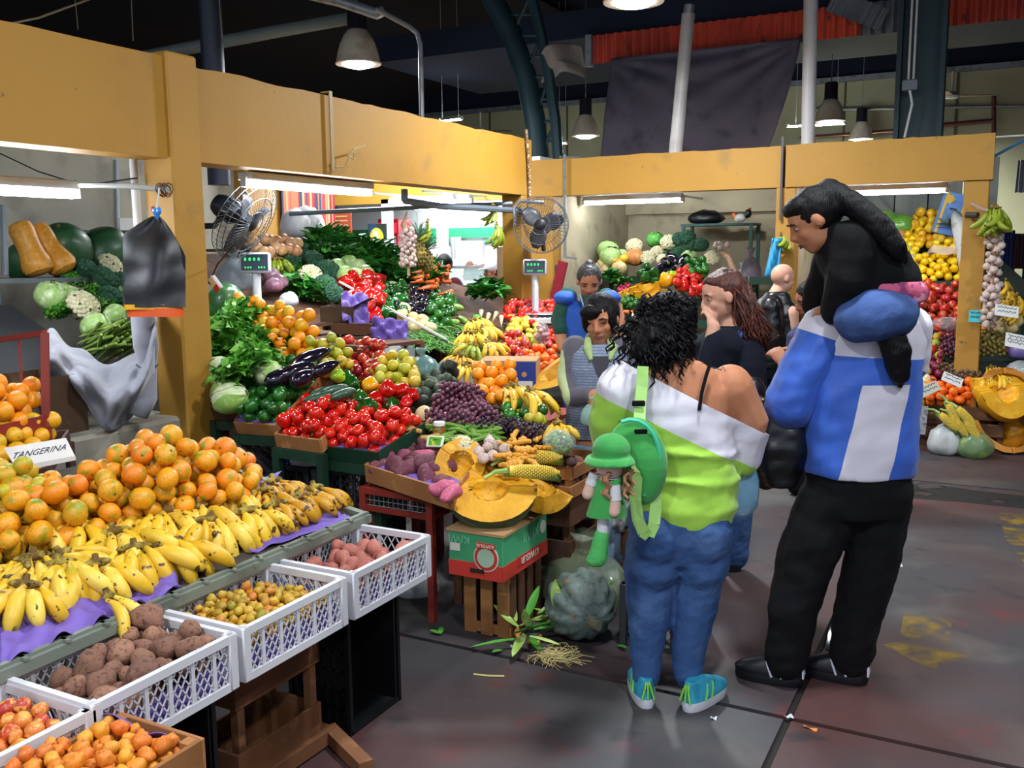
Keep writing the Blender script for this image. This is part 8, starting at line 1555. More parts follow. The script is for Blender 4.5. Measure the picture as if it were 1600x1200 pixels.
MB().tube([D(921,758),D(920,786)],[.02,.02],10).build('leg',DWH,dl);m2=MB();limb(m2,[D(919,786),D(916,802),D(913,818)],[.026,.03,.034]);m2.ell(D(908,822),(.03,.03,.022),10,8);remesh(m2,'boot',pm('green_fleece','#52b860',.95,bump=.5,bscale=60),.006,2,dl)
bag('carrier_bag',None,.1,pm('pale_blue_bag','#8fc0e0',.3,alpha=.72,layers=[('#b8dcf0',6,.5,.65)],spec=.6),None,80,neck=False,sx=(.85,.7,1.7));o=bpy.data.objects['carrier_bag'];tag(o,'pale blue plastic bag carried by the shopper in the lime top','bag');o.location=base+Matrix.Rotation(CT,3,'Z') @ V((X(1160),.1,Zf(808)));o.rotation_euler=ROT
# ---------------------------------------------------------------- 2. person in blue and white jacket carrying a child
base=floorpt(1305,1066);X=lambda p: (p-1320)/385;Zf=lambda y: (1062-y)/396;base=base+Matrix.Rotation(CT,3,'Z') @ V((-.005,0,0))
mb=MB();T2=headT(V((X(1338),.13,Zf(447))),.23,.7,-.3,0);headpieces(mb,T2)
limb(mb,[(X(1338),.08,Zf(475)),(X(1338),.02,Zf(505))],[.06,.075]);loft(mb,[((.02,0,.78),.15,.12),((.03,0,.95),.15,.115),((.04,0,1.15),.175,.115),((.045,0,1.3),.185,.11),((.04,0,1.38),.15,.09),((.02,0,1.45),.08,.07)])
for s,x1,x2 in ((-1,X(1255),X(1245)),(1,X(1358),X(1348))):limb(mb,[(.06+s*.085,0,.74),(x1+.03*(s<0),.0,.45),(x2,.02,.1)],[.085,.06,.045])
limb(mb,[(X(1262),.02,Zf(530)),(X(1222),.03,Zf(625)),(X(1235),.14,Zf(640)),(X(1272),.34,Zf(575))],[.065,.055,.045,.035]);handpieces(mb,(X(1270),.33,Zf(573)),(-.35,.6,.5),(.2,.6,-.6),.16,.9)
blue_w=person(base,mb,SK2,'person in a blue and white track jacket carrying a child on the shoulders',.009)
JK=rulemat('blue_white_jacket','#3463c8',[(V((-1,0,.2)).normalized(),.06,.235,'#d6d2de'),(V((0,0,1)),1.215,9,'#3463c8'),(V((.06,0,1)).normalized(),1.315,9,'#d8d4e0'),(V((1,0,0)),-.3,-.10,'#3463c8'),(V((.0,0,1)),1.36,9,'#d8d4e0')],noise=[('#2c56b4',3,.45,.7)],bump=.3,bscale=12,rough=.55)
JKs=rulemat('blue_jacket','#3463c8',[(V((.35,0,1)).normalized(),1.27,9,'#d8d4e0')],noise=[('#2c56b4',3,.45,.7)],bump=.3,bscale=12,rough=.55)
mb=MB();loft(mb,[((X(1342),0,Zf(722)),.2,.165),((X(1343),0,Zf(690)),.21,.17),((X(1342),0,Zf(630)),.212,.165),((X(1342),0,Zf(570)),.215,.16),((X(1345),0,Zf(520)),.22,.15),((X(1345),0,Zf(490)),.19,.13),((X(1340),0,Zf(474)),.12,.1)])
wear(mb,'jacket',JK,blue_w,.010,4,.010,6)
mb=MB();limb(mb,[(X(1285),-.02,Zf(510)),(X(1258),-.03,Zf(560)),(X(1235),-.01,Zf(615)),(X(1240),.06,Zf(640))],[.105,.1,.095,.085]);wear(mb,'sleeve',JKs,blue_w,.010,4,.010,8)
mb=MB();limb(mb,[(X(1408),.0,Zf(505)),(X(1416),.04,Zf(560)),(X(1405),.13,Zf(600))],[.085,.075,.065]);wear(mb,'sleeve',JKs,blue_w,.010,4,.010,8)
mb=MB();loft(mb,[((.05,0,.7),.19,.15),((.06,0,.78),.2,.155),((.06,0,.88),.19,.15)])
for pts,rr in (([(-.04,.0,.74),(X(1272),.0,Zf(850)),(X(1252),.0,Zf(950)),(X(1246),.01,Zf(1028))],[.13,.115,.095,.085]),([(.14,.0,.74),(X(1372),.0,Zf(850)),(X(1355),.01,Zf(950)),(X(1347),.02,Zf(1022))],[.125,.11,.095,.09])):limb(mb,pts,rr)
wear(mb,'trousers',BLKC,blue_w,.011,4,.009,7)
BSH=pm('black_shoe','#0e0e14',.4);WST=pm('white_stripe','#c8c8d8',.5)
sneaker(blue_w,(X(1268),-.03,0),(-1,.45),.27,BSH,BSH,None,stripe=WST);sneaker(blue_w,(X(1368),-.02,0),(-1,.5),.27,BSH,BSH,None,stripe=WST)
mb=MB();mb.ell((0,-.08,.1),(.41,.46,.46),16,12,0,T2);wear(mb,'hair',HAIRB,blue_w,.01,2,0)
mb=MB();limb(mb,[(X(1345),-.12,Zf(470)),(X(1350),-.19,Zf(498)),(X(1358),-.2,Zf(530)),(X(1364),-.2,Zf(562)),(X(1366),-.195,Zf(580))],[.04,.05,.052,.04,.012]);wear(mb,'ponytail',HAIRB,blue_w,.009,2,.004,30)
o=emp('dark_jacket',base,'dark jacket folded over the arm of the person in blue','jacket',rot=ROT);mb=MB();loft(mb,[((X(1232),.02,Zf(745)),.06,.05),((X(1230),.02,Zf(700)),.1,.07),((X(1228),.03,Zf(650)),.1,.075),((X(1228),.05,Zf(610)),.07,.06)]);limb(mb,[(X(1190),.08,Zf(600)),(X(1200),.08,Zf(660)),(X(1212),.06,Zf(735))],[.05,.07,.05]);wear(mb,'folded_cloth',LEATH,o,.011,3,.012,9)
# ---------------------------------------------------------------- 3. child
mb=MB();T3=headT(V((X(1283),-.12,Zf(346))),.215,1.45,-.55,0);headpieces(mb,T3)
limb(mb,[(X(1300),-.1,Zf(372)),(X(1318),-.1,Zf(385))],[.05,.055]);loft(mb,[((X(1395),-.1,Zf(465)),.1,.09),((X(1372),-.1,Zf(430)),.105,.09),((X(1345),-.1,Zf(400)),.105,.09),((X(1322),-.1,Zf(378)),.07,.07)])
limb(mb,[(X(1338),-.17,Zf(395)),(X(1326),-.17,Zf(430)),(X(1315),-.08,Zf(470))],[.045,.04,.032]);limb(mb,[(X(1335),-.0,Zf(395)),(X(1320),.02,Zf(430)),(X(1310),.1,Zf(472))],[.045,.04,.032])
handpieces(mb,(X(1315),-.08,Zf(470)),(-.6,.6,-.3),(0,.5,-.6),.12);limb(mb,[(X(1390),-.15,Zf(462)),(X(1345),-.2,Zf(478)),(X(1330),-.17,Zf(490))],[.065,.055,.05]);limb(mb,[(X(1390),-.03,Zf(462)),(X(1330),.08,Zf(478)),(X(1325),.17,Zf(560))],[.065,.055,.04])
base=base+Matrix.Rotation(CT,3,'Z') @ V((-.09,0,0));child=person(base,mb,SK1,'child in a black jacket and jeans riding on the shoulders, leaning forward',.009)
mb=MB();loft(mb,[((X(1378),-.1,Zf(446)),.15,.13),((X(1366),-.1,Zf(420)),.17,.14),((X(1352),-.1,Zf(390)),.16,.14),((X(1332),-.1,Zf(362)),.11,.11),((X(1318),-.1,Zf(348)),.07,.08)]);limb(mb,[(X(1335),-.18,Zf(375)),(X(1328),-.19,Zf(425)),(X(1318),-.12,Zf(472))],[.085,.08,.06]);limb(mb,[(X(1335),.0,Zf(380)),(X(1320),.02,Zf(435)),(X(1312),.08,Zf(470))],[.08,.07,.05]);mb.ell((X(1345),-.14,Zf(430)),(.12,.1,.14),14,10)
wear(mb,'jacket',BLKC,child,.011,4,.006,9)
mb=MB();loft(mb,[((X(1392),-.1,Zf(462)),.13,.13),((X(1386),-.1,Zf(446)),.155,.14),((X(1378),-.1,Zf(432)),.15,.135)]);wear(mb,'shirt_hem',pm('pink_print','#c85a7c',.8,layers=[('#8a3a6a',30,.52,.6),('#e8a0b8',22,.58,.66)],vary=False),child,.01,4,.004,12)
mb=MB();mb.ell((X(1388),-.1,Zf(472)),(.125,.14,.1),16,10);limb(mb,[(X(1388),-.17,Zf(475)),(X(1352),-.22,Zf(478)),(X(1338),-.2,Zf(484))],[.1,.095,.085]);limb(mb,[(X(1390),-.03,Zf(465)),(X(1335),.07,Zf(478)),(X(1325),.17,Zf(540))],[.09,.08,.06]);wear(mb,'jeans',pm('child_denim','#3a5690',.85,layers=[('#2c4676',4,.45,.65)],bump=.3,bscale=40,vary=False),child,.01,4,.004,11)
mb=MB();mb.ell((0,-.12,.12),(.39,.44,.43),16,12,0,T3);mb.ell((0,.1,.34),(.32,.28,.17),12,8,0,T3);limb(mb,[T3 @ V((.0,-.45,.3)),V((X(1330),-.2,Zf(328))),V((X(1355),-.24,Zf(355))),V((X(1378),-.26,Zf(385))),V((X(1392),-.25,Zf(405)))],[.045,.045,.045,.036,.012]);wear(mb,'hair',HAIRB,child,.01,2,.004,25)
MB().tube([T3 @ V((.1*math.cos(a),-.5+.02*math.sin(a),.33+.1*math.sin(a))) for a in [k*.5236 for k in range(12)]],.014,6,close=True).build('hair_tie',pm('white_tie','#d8d4e0',.7),child)
facebits(child,T3)
# ---------------------------------------------------------------- 4. redhead shopper
base=floorpt(1128,893);X=lambda p: (p-1140)/305;Zf=lambda y: (893-y)/294
mb=MB();T4=headT(V((X(1128),-.02,Zf(461))),.25,1.72,-.28,0);headpieces(mb,T4)
limb(mb,[(X(1138),.0,Zf(495)),(X(1148),.0,Zf(520))],[.06,.07]);loft(mb,[((.0,0,.7),.15,.13),((0,0,.95),.15,.13),((0,0,1.15),.17,.13),((.02,0,1.26),.15,.11),((.03,0,1.31),.08,.08)])
for s in (-1,1):limb(mb,[(s*.08,0,.75),(s*.085,0,.45),(s*.08,.02,.1)],[.085,.06,.045])
limb(mb,[(X(1120),-.16,Zf(535)),(X(1098),-.14,Zf(600)),(X(1100),-.12,Zf(560)),(X(1112),-.1,Zf(505))],[.06,.05,.04,.034]);handpieces(mb,(X(1111),-.09,Zf(512)),(-.1,.1,1),(-.6,.7,0),.17,1.3,.05)
red_w=person(base,mb,SK3,'person with long auburn hair in a navy jacket, hand at the mouth',.008)
mb=MB();loft(mb,[((.0,0,.78),.18,.16),((0,0,.95),.18,.16),((.0,0,1.12),.2,.16),((.02,0,1.24),.19,.14),((.03,0,1.32),.1,.1)]);limb(mb,[(X(1128),-.15,Zf(530)),(X(1102),-.15,Zf(600)),(X(1102),-.13,Zf(560)),(X(1110),-.11,Zf(525))],[.085,.07,.06,.05]);limb(mb,[(X(1180),.05,Zf(540)),(X(1188),.05,Zf(610)),(X(1180),.0,Zf(660))],[.08,.07,.06]);wear(mb,'jacket',NAVY,red_w,.012,4,.005,9)
mb=MB();loft(mb,[((X(1112),-.1,Zf(590)),.03,.04),((X(1118),-.12,Zf(555)),.045,.06),((X(1130),-.08,Zf(525)),.09,.09),((X(1140),-.02,Zf(508)),.085,.085)]);wear(mb,'scarf',pm('blue_scarf','#44509c',.8,layers=[('#5a68b4',6,.5,.65)],vary=False),red_w,.01,3,.008,16)
mb=MB();loft(mb,[((0,0,.66),.16,.14),((0,0,.8),.17,.15)]); [limb(mb,[(s*.085,0,.7),(s*.085,0,.42),(s*.08,.02,.07)],[.1,.08,.065]) for s in (-1,1)];wear(mb,'jeans',DENIM,red_w,.012,4,.005,10)
sneaker(red_w,(-.08,.08,0),(-.9,.2),.24,BSH,BSH);sneaker(red_w,(.1,.0,0),(-.9,.3),.24,BSH,BSH)
mb=MB();mb.ell((0,-.14,.13),(.385,.42,.42),16,12,0,T4);mb.ell((0,.04,.34),(.31,.27,.16),12,8,0,T4);limb(mb,[V((X(1152),-.02,Zf(458))),V((X(1166),-.04,Zf(485))),V((X(1178),-.06,Zf(510))),V((X(1188),-.06,Zf(530)))],[.075,.07,.06,.035]);wear(mb,'hair',HAIRR,red_w,.009,2,.005,22)
strands(Matrix(),70,HAIRR,red_w,lambda k,rg=random.Random(5): ([V((X(1153)+rg.gauss(0,.03),-.06+rg.gauss(0,.04),Zf(452)+rg.gauss(0,.02))),V((X(1168)+rg.gauss(0,.035),-.09+rg.gauss(0,.03),Zf(485))),V((X(1182)+rg.gauss(0,.04),-.1+rg.gauss(0,.03),Zf(518))),V((X(1191)+rg.gauss(0,.03),-.09,Zf(540)+rg.gauss(0,.03)))],[.005,.006,.005,.001]))
facebits(red_w,T4,browc=pm('brow_auburn','#4a2a1c',.8),lipc='#a8605a')
# ---------------------------------------------------------------- 5. vendor in the knitted vest
base=gd(935,600,4.85);base.z=0;X=lambda p: (p-935)/302;Zf=lambda y:1.48-(y-460)/300
mb=MB();T5=headT(V((X(938),0,Zf(497))),.24,math.pi-.35,-.28,.05);headpieces(mb,T5)
limb(mb,[(X(935),.01,Zf(525)),(X(935),.02,Zf(545))],[.055,.065]);loft(mb,[((0,0,.6),.15,.12),((0,0,.85),.15,.12),((0,0,1.05),.16,.12),((0,.0,1.14),.15,.1),((0,.01,1.2),.08,.075)])
for s in (-1,1):limb(mb,[(s*.08,0,.65),(s*.085,0,.4),(s*.08,0,.05)],[.085,.06,.05])
limb(mb,[(X(897),.0,Zf(545)),(X(888),-.03,Zf(590)),(X(895),-.1,Zf(615)),(X(926),-.2,Zf(606))],[.06,.052,.045,.033]);limb(mb,[(X(972),.0,Zf(545)),(X(982),-.03,Zf(590)),(X(970),-.12,Zf(620)),(X(945),-.2,Zf(606))],[.06,.052,.045,.033])
handpieces(mb,(X(922),-.19,Zf(606)),(.9,-.3,0),(.2,0,-1),.16,.9);handpieces(mb,(X(950),-.2,Zf(606)),(-.9,-.2,-.1),(0,.3,-1),.16,.9)
vest_w=person(base,mb,SK1,'vendor with black fringe in a grey-blue knitted vest looking down',.007)
GSL=rulemat('grey_green_sleeve','#55525c',[(V((-1,-.25,.0)).normalized(),.188,9,'#b8c890')],bump=.2)
mb=MB();limb(mb,[(X(899),.0,Zf(542)),(X(887),-.03,Zf(588)),(X(893),-.1,Zf(612)),(X(916),-.17,Zf(607))],[.072,.062,.054,.042]);limb(mb,[(X(970),.0,Zf(542)),(X(983),-.03,Zf(590)),(X(970),-.12,Zf(618)),(X(954),-.18,Zf(608))],[.072,.062,.054,.042]);wear(mb,'sleeves',GSL,vest_w,.01,3,.004,12)
mb=MB();loft(mb,[((X(935),0,Zf(680)),.17,.14),((X(935),0,Zf(620)),.168,.14),((X(935),0,Zf(570)),.17,.138),((X(935),0,Zf(548)),.16,.12),((X(935),.01,Zf(534)),.12,.09)]);VKN=pm('vest_knit','#7a8496',.9,wave=('#62708a',22,.4,.4,.6,'Z'),layers=[('#8a94a4',30,.5,.6)],bump=.5,bscale=70,vary=False);wear(mb,'vest',VKN,vest_w,.01,4,.003,10)
mb=MB();mb.tube([(X(918),-.02,Zf(528)),(X(916),-.09,Zf(540)),(X(920),-.13,Zf(556))],[.02,.026,.012],8);mb.tube([(X(952),-.02,Zf(528)),(X(955),-.09,Zf(540)),(X(948),-.13,Zf(556))],[.02,.026,.012],8);mb.tube([(X(918),-.02,Zf(528)),(X(922),.06,Zf(524)),(X(948),.06,Zf(524)),(X(952),-.02,Zf(528))],.02,8);wear(mb,'collar',pm('pale_green_collar','#9cb078',.8),vest_w,.007,2,.002,14);m2=MB();m2.add([(X(920),-.128,Zf(550)),(X(950),-.128,Zf(550)),(X(943),-.143,Zf(572)),(X(935),-.147,Zf(585)),(X(927),-.143,Zf(572))],[(0,1,2,3,4)]);m2.build('undershirt',pm('dark_undershirt','#3a3840',.85),vest_w,smooth=False)
mb=MB();loft(mb,[((0,0,.02),.2,.16),((0,0,.4),.19,.16),((0,0,.72),.17,.14)]);wear(mb,'skirt',pm('light_blue_smock','#8fa8c0',.85,wave=('#7a94b0',30,.2,.4,.6,'X')),vest_w,.012,3,.006,10)
mb=MB();mb.ell((0,-.1,.12),(.41,.45,.44),16,12,0,T5);mb.ell((.12,.3,.26),(.24,.14,.17),12,8,0,T5);mb.ell((.26,.22,.05),(.1,.14,.28),10,8,0,T5);mb.ell((-.3,.08,.0),(.08,.2,.35),10,8,0,T5);mb.ell((0,-.35,-.2),(.32,.18,.35),12,8,0,T5);wear(mb,'hair',HAIRB,vest_w,.008,2,.003,30)
facebits(vest_w,T5,lipc='#8a4a44',closed=True)
o=bag('plastic_bag',None,.075,pm('clear_green_bag','#a8d0c4',.2,alpha=.5,layers=[('#d0ece4',6,.5,.65)]),'clear green plastic bag in the hands of the vest vendor',90,sx=(.9,.6,1.));o.location=base+Matrix.Rotation(CT,3,'Z') @ V((X(922),-.22,Zf(650)));o.rotation_euler=ROT
# ---------------------------------------------------------------- 6. vendor in the blue apron
base=gd(918,560,6.9);base.z=0;X=lambda p: (p-918)/212;Zf=lambda y:1.6-(y-412)/212
mb=MB();T6=headT(V((X(920),-.02,Zf(438))),.24,math.pi-.05,-.5,0);headpieces(mb,T6)
limb(mb,[(X(920),.02,Zf(458)),(X(920),.05,Zf(472))],[.058,.07]);loft(mb,[((0,.05,.6),.16,.13),((0,.05,.9),.16,.13),((0,.05,1.15),.17,.12),((0,.05,1.27),.15,.1),((0,.05,1.32),.08,.08)])
for s in (-1,1):limb(mb,[(s*.08,.05,.7),(s*.085,.05,.4),(s*.08,.05,.05)],[.085,.06,.05])
limb(mb,[(X(885),.05,Zf(465)),(X(875),.0,Zf(500)),(X(876),-.06,Zf(528)),(X(880),-.1,Zf(540))],[.065,.055,.045,.038]);limb(mb,[(X(955),.05,Zf(465)),(X(966),.0,Zf(500)),(X(958),-.1,Zf(535))],[.065,.055,.045]);handpieces(mb,(X(880),-.1,Zf(538)),(.2,-.4,-.8),(1,0,0),.16)
apron_w=person(base,mb,SK1,'vendor with tied-back hair in a bright blue apron bending over the goods',.008)
mb=MB();limb(mb,[(X(888),.05,Zf(462)),(X(874),.0,Zf(497)),(X(876),-.04,Zf(512))],[.075,.066,.058]);limb(mb,[(X(948),.05,Zf(464)),(X(958),.0,Zf(497)),(X(956),-.05,Zf(520))],[.075,.066,.058]);loft(mb,[((0,.05,1.0),.155,.125),((0,.05,1.2),.165,.12),((0,.04,1.33),.09,.085)]);wear(mb,'shirt',pm('green_shirt','#1c4a40',.85),apron_w,.011,3,.004,12)
mb=MB();loft(mb,[((0,.04,.55),.19,.16),((0,.04,.9),.178,.15),((0,.04,1.15),.2,.155),((0,.05,1.28),.2,.13),((0,.05,1.33),.15,.1)]);mb.ell((X(884),.03,Zf(464)),(.09,.125,.06),12,8);mb.ell((X(952),.03,Zf(464)),(.09,.125,.06),12,8);APB=pm('apron_blue','#2458b8',.8,layers=[('#1e4ca4',4,.5,.65)],vary=False);wear(mb,'apron',APB,apron_w,.011,4,.004,10,cuts=())
m2=MB();m2.add([(X(905),-.115,Zf(458)),(X(936),-.115,Zf(458)),(X(931),-.128,Zf(475)),(X(921),-.134,Zf(488)),(X(911),-.128,Zf(475))],[(0,1,2,3,4)]);m2.build('neck_opening',pm('green_shirt','#1c4a40'),apron_w,smooth=False);MB().tube([(X(904),-.118,Zf(456)),(X(910),-.131,Zf(476)),(X(921),-.138,Zf(490)),(X(932),-.131,Zf(476)),(X(938),-.118,Zf(456))],.006,6).build('piping',pm('apron_piping','#a8c8e8',.6),apron_w)
mb=MB();mb.ell((0,-.1,.13),(.385,.45,.42),16,12,0,T6);mb.ell((0,-.2,.5),(.16,.16,.12),10,8,0,T6);wear(mb,'hair',HAIRG,apron_w,.008,2,.003,30);facebits(apron_w,T6,lipc='#7a4038',closed=True)
# ---------------------------------------------------------------- 7. bald man in black leather jacket, 8. navy shopper
base=gd(1213,560,7.6);base.z=0;X=lambda p: (p-1213)/193;Zf=lambda y:1.57-(y-417)/193
mb=MB();T7=headT(V((X(1219),0,Zf(438))),.23,-1.3,-.25,0);headpieces(mb,T7);limb(mb,[(X(1213),0,Zf(455)),(X(1208),0,Zf(470))],[.06,.075]);loft(mb,[((0,0,.7),.16,.14),((0,0,1.0),.18,.15),((-.02,0,1.2),.18,.13),((-.02,0,1.29),.1,.09)]); [limb(mb,[(s*.09,0,.75),(s*.09,0,.42),(s*.09,0,.05)],[.09,.065,.05]) for s in (-1,1)];limb(mb,[(X(1228),-.1,Zf(490)),(X(1232),-.12,Zf(535)),(X(1245),-.1,Zf(545))],[.06,.05,.04]);handpieces(mb,(X(1244),-.1,Zf(545)),(1,.1,-.2),(0,0,-1),.17)
bald=person(base,mb,SK3,'bald person in a black leather jacket standing before the right stalls',.009)
mb=MB();loft(mb,[((0,0,.75),.19,.17),((0,0,1.),.205,.175),((-.02,0,1.2),.2,.15),((-.02,0,1.3),.12,.11),((-.01,0,1.36),.085,.09)]);limb(mb,[(X(1195),-.12,Zf(480)),(X(1200),-.16,Zf(525)),(X(1225),-.14,Zf(545))],[.09,.075,.06]);limb(mb,[(X(1228),.1,Zf(485)),(X(1236),.12,Zf(525)),(X(1245),.05,Zf(545))],[.085,.07,.055]);wear(mb,'leather_jacket',LEATH,bald,.012,3,.007,10)
mb=MB();loft(mb,[((0,0,.66),.17,.15),((0,0,.8),.18,.16)]); [limb(mb,[(s*.09,0,.7),(s*.09,0,.4),(s*.09,0,.06)],[.1,.08,.07]) for s in (-1,1)];wear(mb,'trousers',NAVY,bald,.013,3,.004,10);sneaker(bald,(-.1,-.1,0),(.9,.1),.27,BSH,BSH);sneaker(bald,(-.08,.1,0),(.9,.1),.27,BSH,BSH)
facebits(bald,T7)
base=gd(1258,560,6.4);base.z=0;X=lambda p: (p-1262)/229;Zf=lambda y:1.47-(y-440)/229
mb=MB();T8=headT(V((X(1266),0,Zf(466))),.235,1.7,-.4,0);headpieces(mb,T8);limb(mb,[(X(1272),0,Zf(490)),(X(1276),0,Zf(505))],[.055,.065]);loft(mb,[((0.05,0,.6),.15,.13),((.05,0,.9),.15,.13),((.05,0,1.1),.16,.12),((.06,0,1.2),.08,.08)]); [limb(mb,[(.05+s*.08,0,.65),(.05+s*.085,0,.4),(.05+s*.08,0,.05)],[.085,.06,.05]) for s in (-1,1)];limb(mb,[(X(1258),-.12,Zf(510)),(X(1245),-.14,Zf(545)),(X(1236),-.12,Zf(540))],[.05,.042,.034]);handpieces(mb,(X(1238),-.12,Zf(540)),(-1,0,.1),(0,0,-1),.16)
navy_w=person(base,mb,SK2,'shopper in a navy top half hidden behind the person in blue',.009);mb=MB();loft(mb,[((.05,0,.5),.18,.16),((.05,0,.9),.175,.155),((.05,0,1.12),.175,.14),((.06,0,1.21),.09,.09)]);limb(mb,[(X(1262),-.12,Zf(505)),(X(1246),-.14,Zf(545)),(X(1240),-.12,Zf(541))],[.075,.06,.05]);wear(mb,'coat',pm('navy_blue_coat','#1a2450',.8),navy_w,.012,3,.005,10);mb=MB(); [limb(mb,[(.05+s*.085,0,.6),(.05+s*.085,0,.35),(.05+s*.08,0,.06)],[.1,.075,.065]) for s in (-1,1)];wear(mb,'trousers',BLKC,navy_w,.013,3,.004,10)
mb=MB();mb.ell((0,-.1,.12),(.41,.46,.45),16,12,0,T8);mb.ell((0,-.3,-.25),(.35,.2,.35),12,8,0,T8);wear(mb,'hair',HAIRB,navy_w,.01,2,.003,30);facebits(navy_w,T8)
# ---------------------------------------------------------------- 9. / 10. people at the kiosk
base=gd(690,520,10.0);base.z=0;X=lambda p: (p-682)/146;Zf=lambda y:1.66-(y-385)/146
mb=MB();T9=headT(V((X(688),0,Zf(402))),.23,.2,-.1,0);headpieces(mb,T9);limb(mb,[(X(687),0,Zf(415)),(X(684),0,Zf(425))],[.06,.075]);loft(mb,[((0,0,.7),.16,.14),((0,0,1.1),.19,.15),((0,0,1.32),.18,.12),((0,0,1.4),.08,.08)]); [limb(mb,[(s*.09,0,.75),(s*.09,0,.42),(s*.09,0,.05)],[.09,.065,.05]) for s in (-1,1)];limb(mb,[(X(708),0,Zf(440)),(X(716),.1,Zf(480)),(X(735),.25,Zf(470))],[.06,.05,.035]);handpieces(mb,(X(733),.24,Zf(470)),(.5,.8,0),(0,0,-1),.17)
mar=person(base,mb,SK2,'person in a maroon jacket with white sleeve stripes at the kiosk',.011);mb=MB();loft(mb,[((0,0,.72),.2,.17),((0,0,1.1),.215,.175),((0,0,1.33),.2,.14),((0,0,1.41),.1,.1)]);wear(mb,'jacket',pm('maroon_cloth','#6a1c34',.8),mar,.013,3,.004,10)
for s,q in ((1,((X(704),0,Zf(432)),(X(717),.05,Zf(475)),(X(724),.16,Zf(478)))),(-1,((X(660),0,Zf(432)),(X(650),.03,Zf(475)),(X(655),.1,Zf(490))))):mb=MB();limb(mb,q,[.09,.075,.055]);wear(mb,'sleeve',rulemat('maroon_sleeve','#6a1c34',[(V((1,-.2,0)).normalized(),.262,.285,'#d0c8cc'),(V((1,-.2,0)).normalized(),.3,.32,'#d0c8cc')]),mar,.012,3,.003,10)
mb=MB(); [limb(mb,[(s*.09,0,.78),(s*.09,0,.4),(s*.09,0,.06)],[.11,.08,.07]) for s in (-1,1)];wear(mb,'trousers',NAVY,mar,.014,3,.004,10);mb=MB();mb.ell((0,-.1,.12),(.4,.46,.45),14,10,0,T9);wear(mb,'hair',HAIRB,mar,.011,2,0)
base=gd(774,520,10.0);base.z=0;X=lambda p: (p-772)/146;Zf=lambda y:1.62-(y-400)/146
mb=MB();T10=headT(V((X(770),0,Zf(420))),.23,1.7,-.1,0);headpieces(mb,T10);limb(mb,[(X(773),0,Zf(432)),(X(775),0,Zf(445))],[.06,.075]);loft(mb,[((0,0,.7),.16,.14),((0,0,1.05),.18,.15),((0,0,1.26),.17,.12),((0.02,0,1.33),.08,.08)]); [limb(mb,[(s*.09,0,.75),(s*.09,0,.42),(s*.09,0,.05)],[.09,.065,.05]) for s in (-1,1)];limb(mb,[(X(756),-.1,Zf(450)),(X(748),-.12,Zf(485)),(X(735),-.1,Zf(480))],[.06,.05,.035]);handpieces(mb,(X(737),-.1,Zf(480)),(-1,0,0),(0,0,-1),.17)
cap=person(base,mb,SK2,'person in a white cap half hidden by the end post at the kiosk',.011);mb=MB();loft(mb,[((0,0,.6),.19,.17),((0,0,1.05),.2,.17),((0,0,1.27),.19,.14),((0.02,0,1.34),.1,.1)]);limb(mb,[(X(758),-.1,Zf(448)),(X(749),-.12,Zf(480)),(X(744),-.1,Zf(482))],[.08,.065,.055]);wear(mb,'shirt',pm('white_shirt','#c8d0d4',.8),cap,.013,3,.004,10);mb=MB(); [limb(mb,[(s*.09,0,.7),(s*.09,0,.4),(s*.09,0,.06)],[.11,.08,.07]) for s in (-1,1)];wear(mb,'trousers',NAVY,cap,.014,3,.004,10)
mb=MB();mb.ell((0,-.06,.2),(.41,.46,.36),16,10,0,T10);mb.ell((0,.45,.16),(.3,.3,.04),12,6,0,T10);wear(mb,'cap',pm('white_cap','#d4d4dc',.7),cap,.01,2,0);mb=MB();mb.ell((0,-.14,.02),(.39,.4,.3),14,8,0,T10);wear(mb,'hair',HAIRB,cap,.011,1,0)
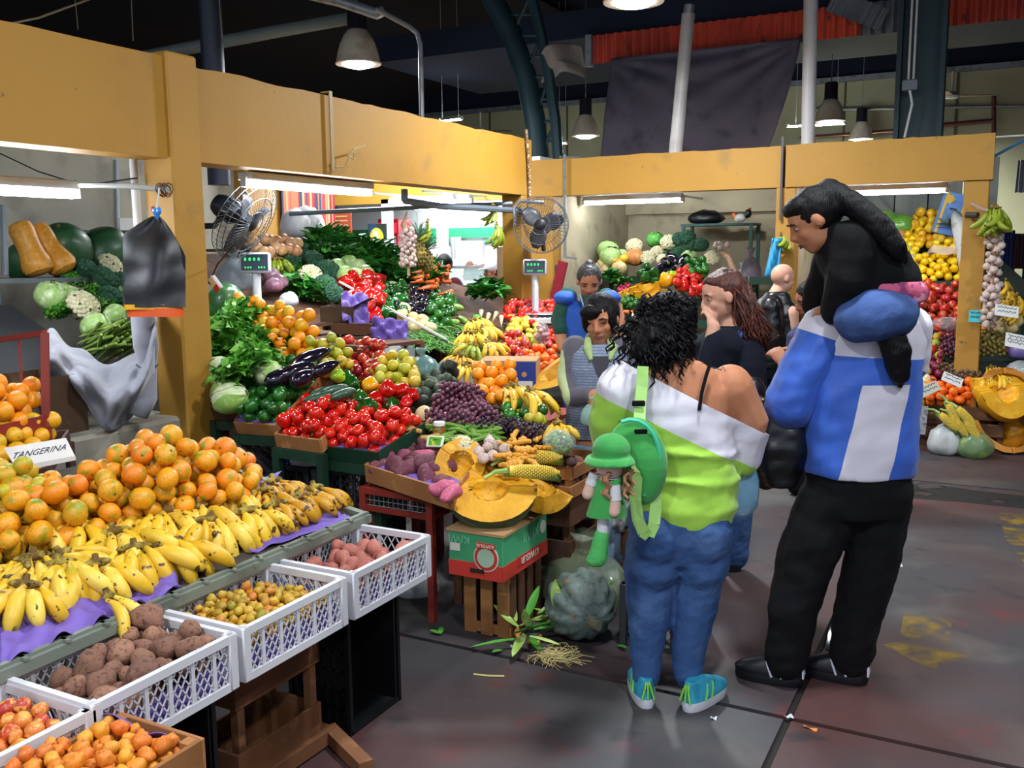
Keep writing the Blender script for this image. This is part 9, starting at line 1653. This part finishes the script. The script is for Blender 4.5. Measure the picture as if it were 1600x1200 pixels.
# ================================================================== SMALL THINGS ON THE FLOOR
WATER=pm('puddle_water','#0c0f10',.04,spec=.8)
flatpoly('wet_strip',[(1288,1016),(1296,1018),(1312,952),(1304,948)],WATER,.0016)
def scrap(px,py,w_,h_,rz,m,label,cat='scrap',z=.004):
    p=floorpt(px,py);o=MB().grid(4,4,lambda u,v:V(((u-.5)*w_,(v-.5)*h_,z+.004*math.sin(u*5+v*3)))).build('floor_scrap',m,loc=p,rot=(0,0,rz),ang=180);s=o.modifiers.new('s','SOLIDIFY');s.thickness=.0015;tag(o,label,cat)
WPAP=pm('white_scrap','#c8ccd0',.8);scrap(1403,884,.045,.03,.3,WPAP,'small white paper scrap right of the black trousers');scrap(1233,1121,.03,.022,.8,WPAP,'white scrap in the crossing of the floor joints');scrap(1266,1139,.05,.012,-.2,pm('orange_scrap','#d8803a',.7),'orange peel strip in the floor joint');scrap(1115,1123,.022,.018,.1,WPAP,'pale chip on the floor below the turquoise shoes');scrap(805,1011,.04,.03,.5,WPAP,'white paper corner below the slatted crate')
o=MB().tube([floorpt(740,1055)+_Z*.004,floorpt(765,1058)+_Z*.005,floorpt(788,1058)+_Z*.004],.004,6).build('straw',pm('straw_pale','#c8b878',.6));tag(o,'pale drinking straw on the floor in front of the slatted crate','straw')
o=MB().tube([floorpt(800,968)+_Z*.02,floorpt(806,990)+_Z*.02,floorpt(812,1008)+_Z*.012],[.012,.018,.006],8).build('pumpkin_peel',pm('peel_orange','#c8803a',.6));tag(o,'curved orange pumpkin peel beside the slatted crate','peel')
for i,(x,y) in enumerate(((672,990),(770,1025),(978,1018),(1428,702),(690,985))):m2=MB();leaf(m2,.06,.025,.3,.2,0,Matrix.Rotation(i*1.3,4,'Z'));tag(m2.build('fallen_leaf',LG2,loc=floorpt(x,y)+_Z*.016,ang=180),['torn leaf left of the slatted crate','torn leaf at the floor joint below the slatted crate','torn leaf between the blue-grey pumpkin and the shopper','torn leaf in the floor joint at the right stall','second torn leaf left of the slatted crate'][i],'leaf')
for i,(x,y) in enumerate(((820,1000),(835,1003),(845,998),(815,994),(852,1004),(828,1006),(840,1007))):put(oca1[i % 3],'fallen_berry',floorpt(x,y)+_Z*.01,rrot(),.011,label='small yellow berry on the floor beside the husks',cat='berry',group='berries on the floor')
bpy.data.scenes.remove(TMP)
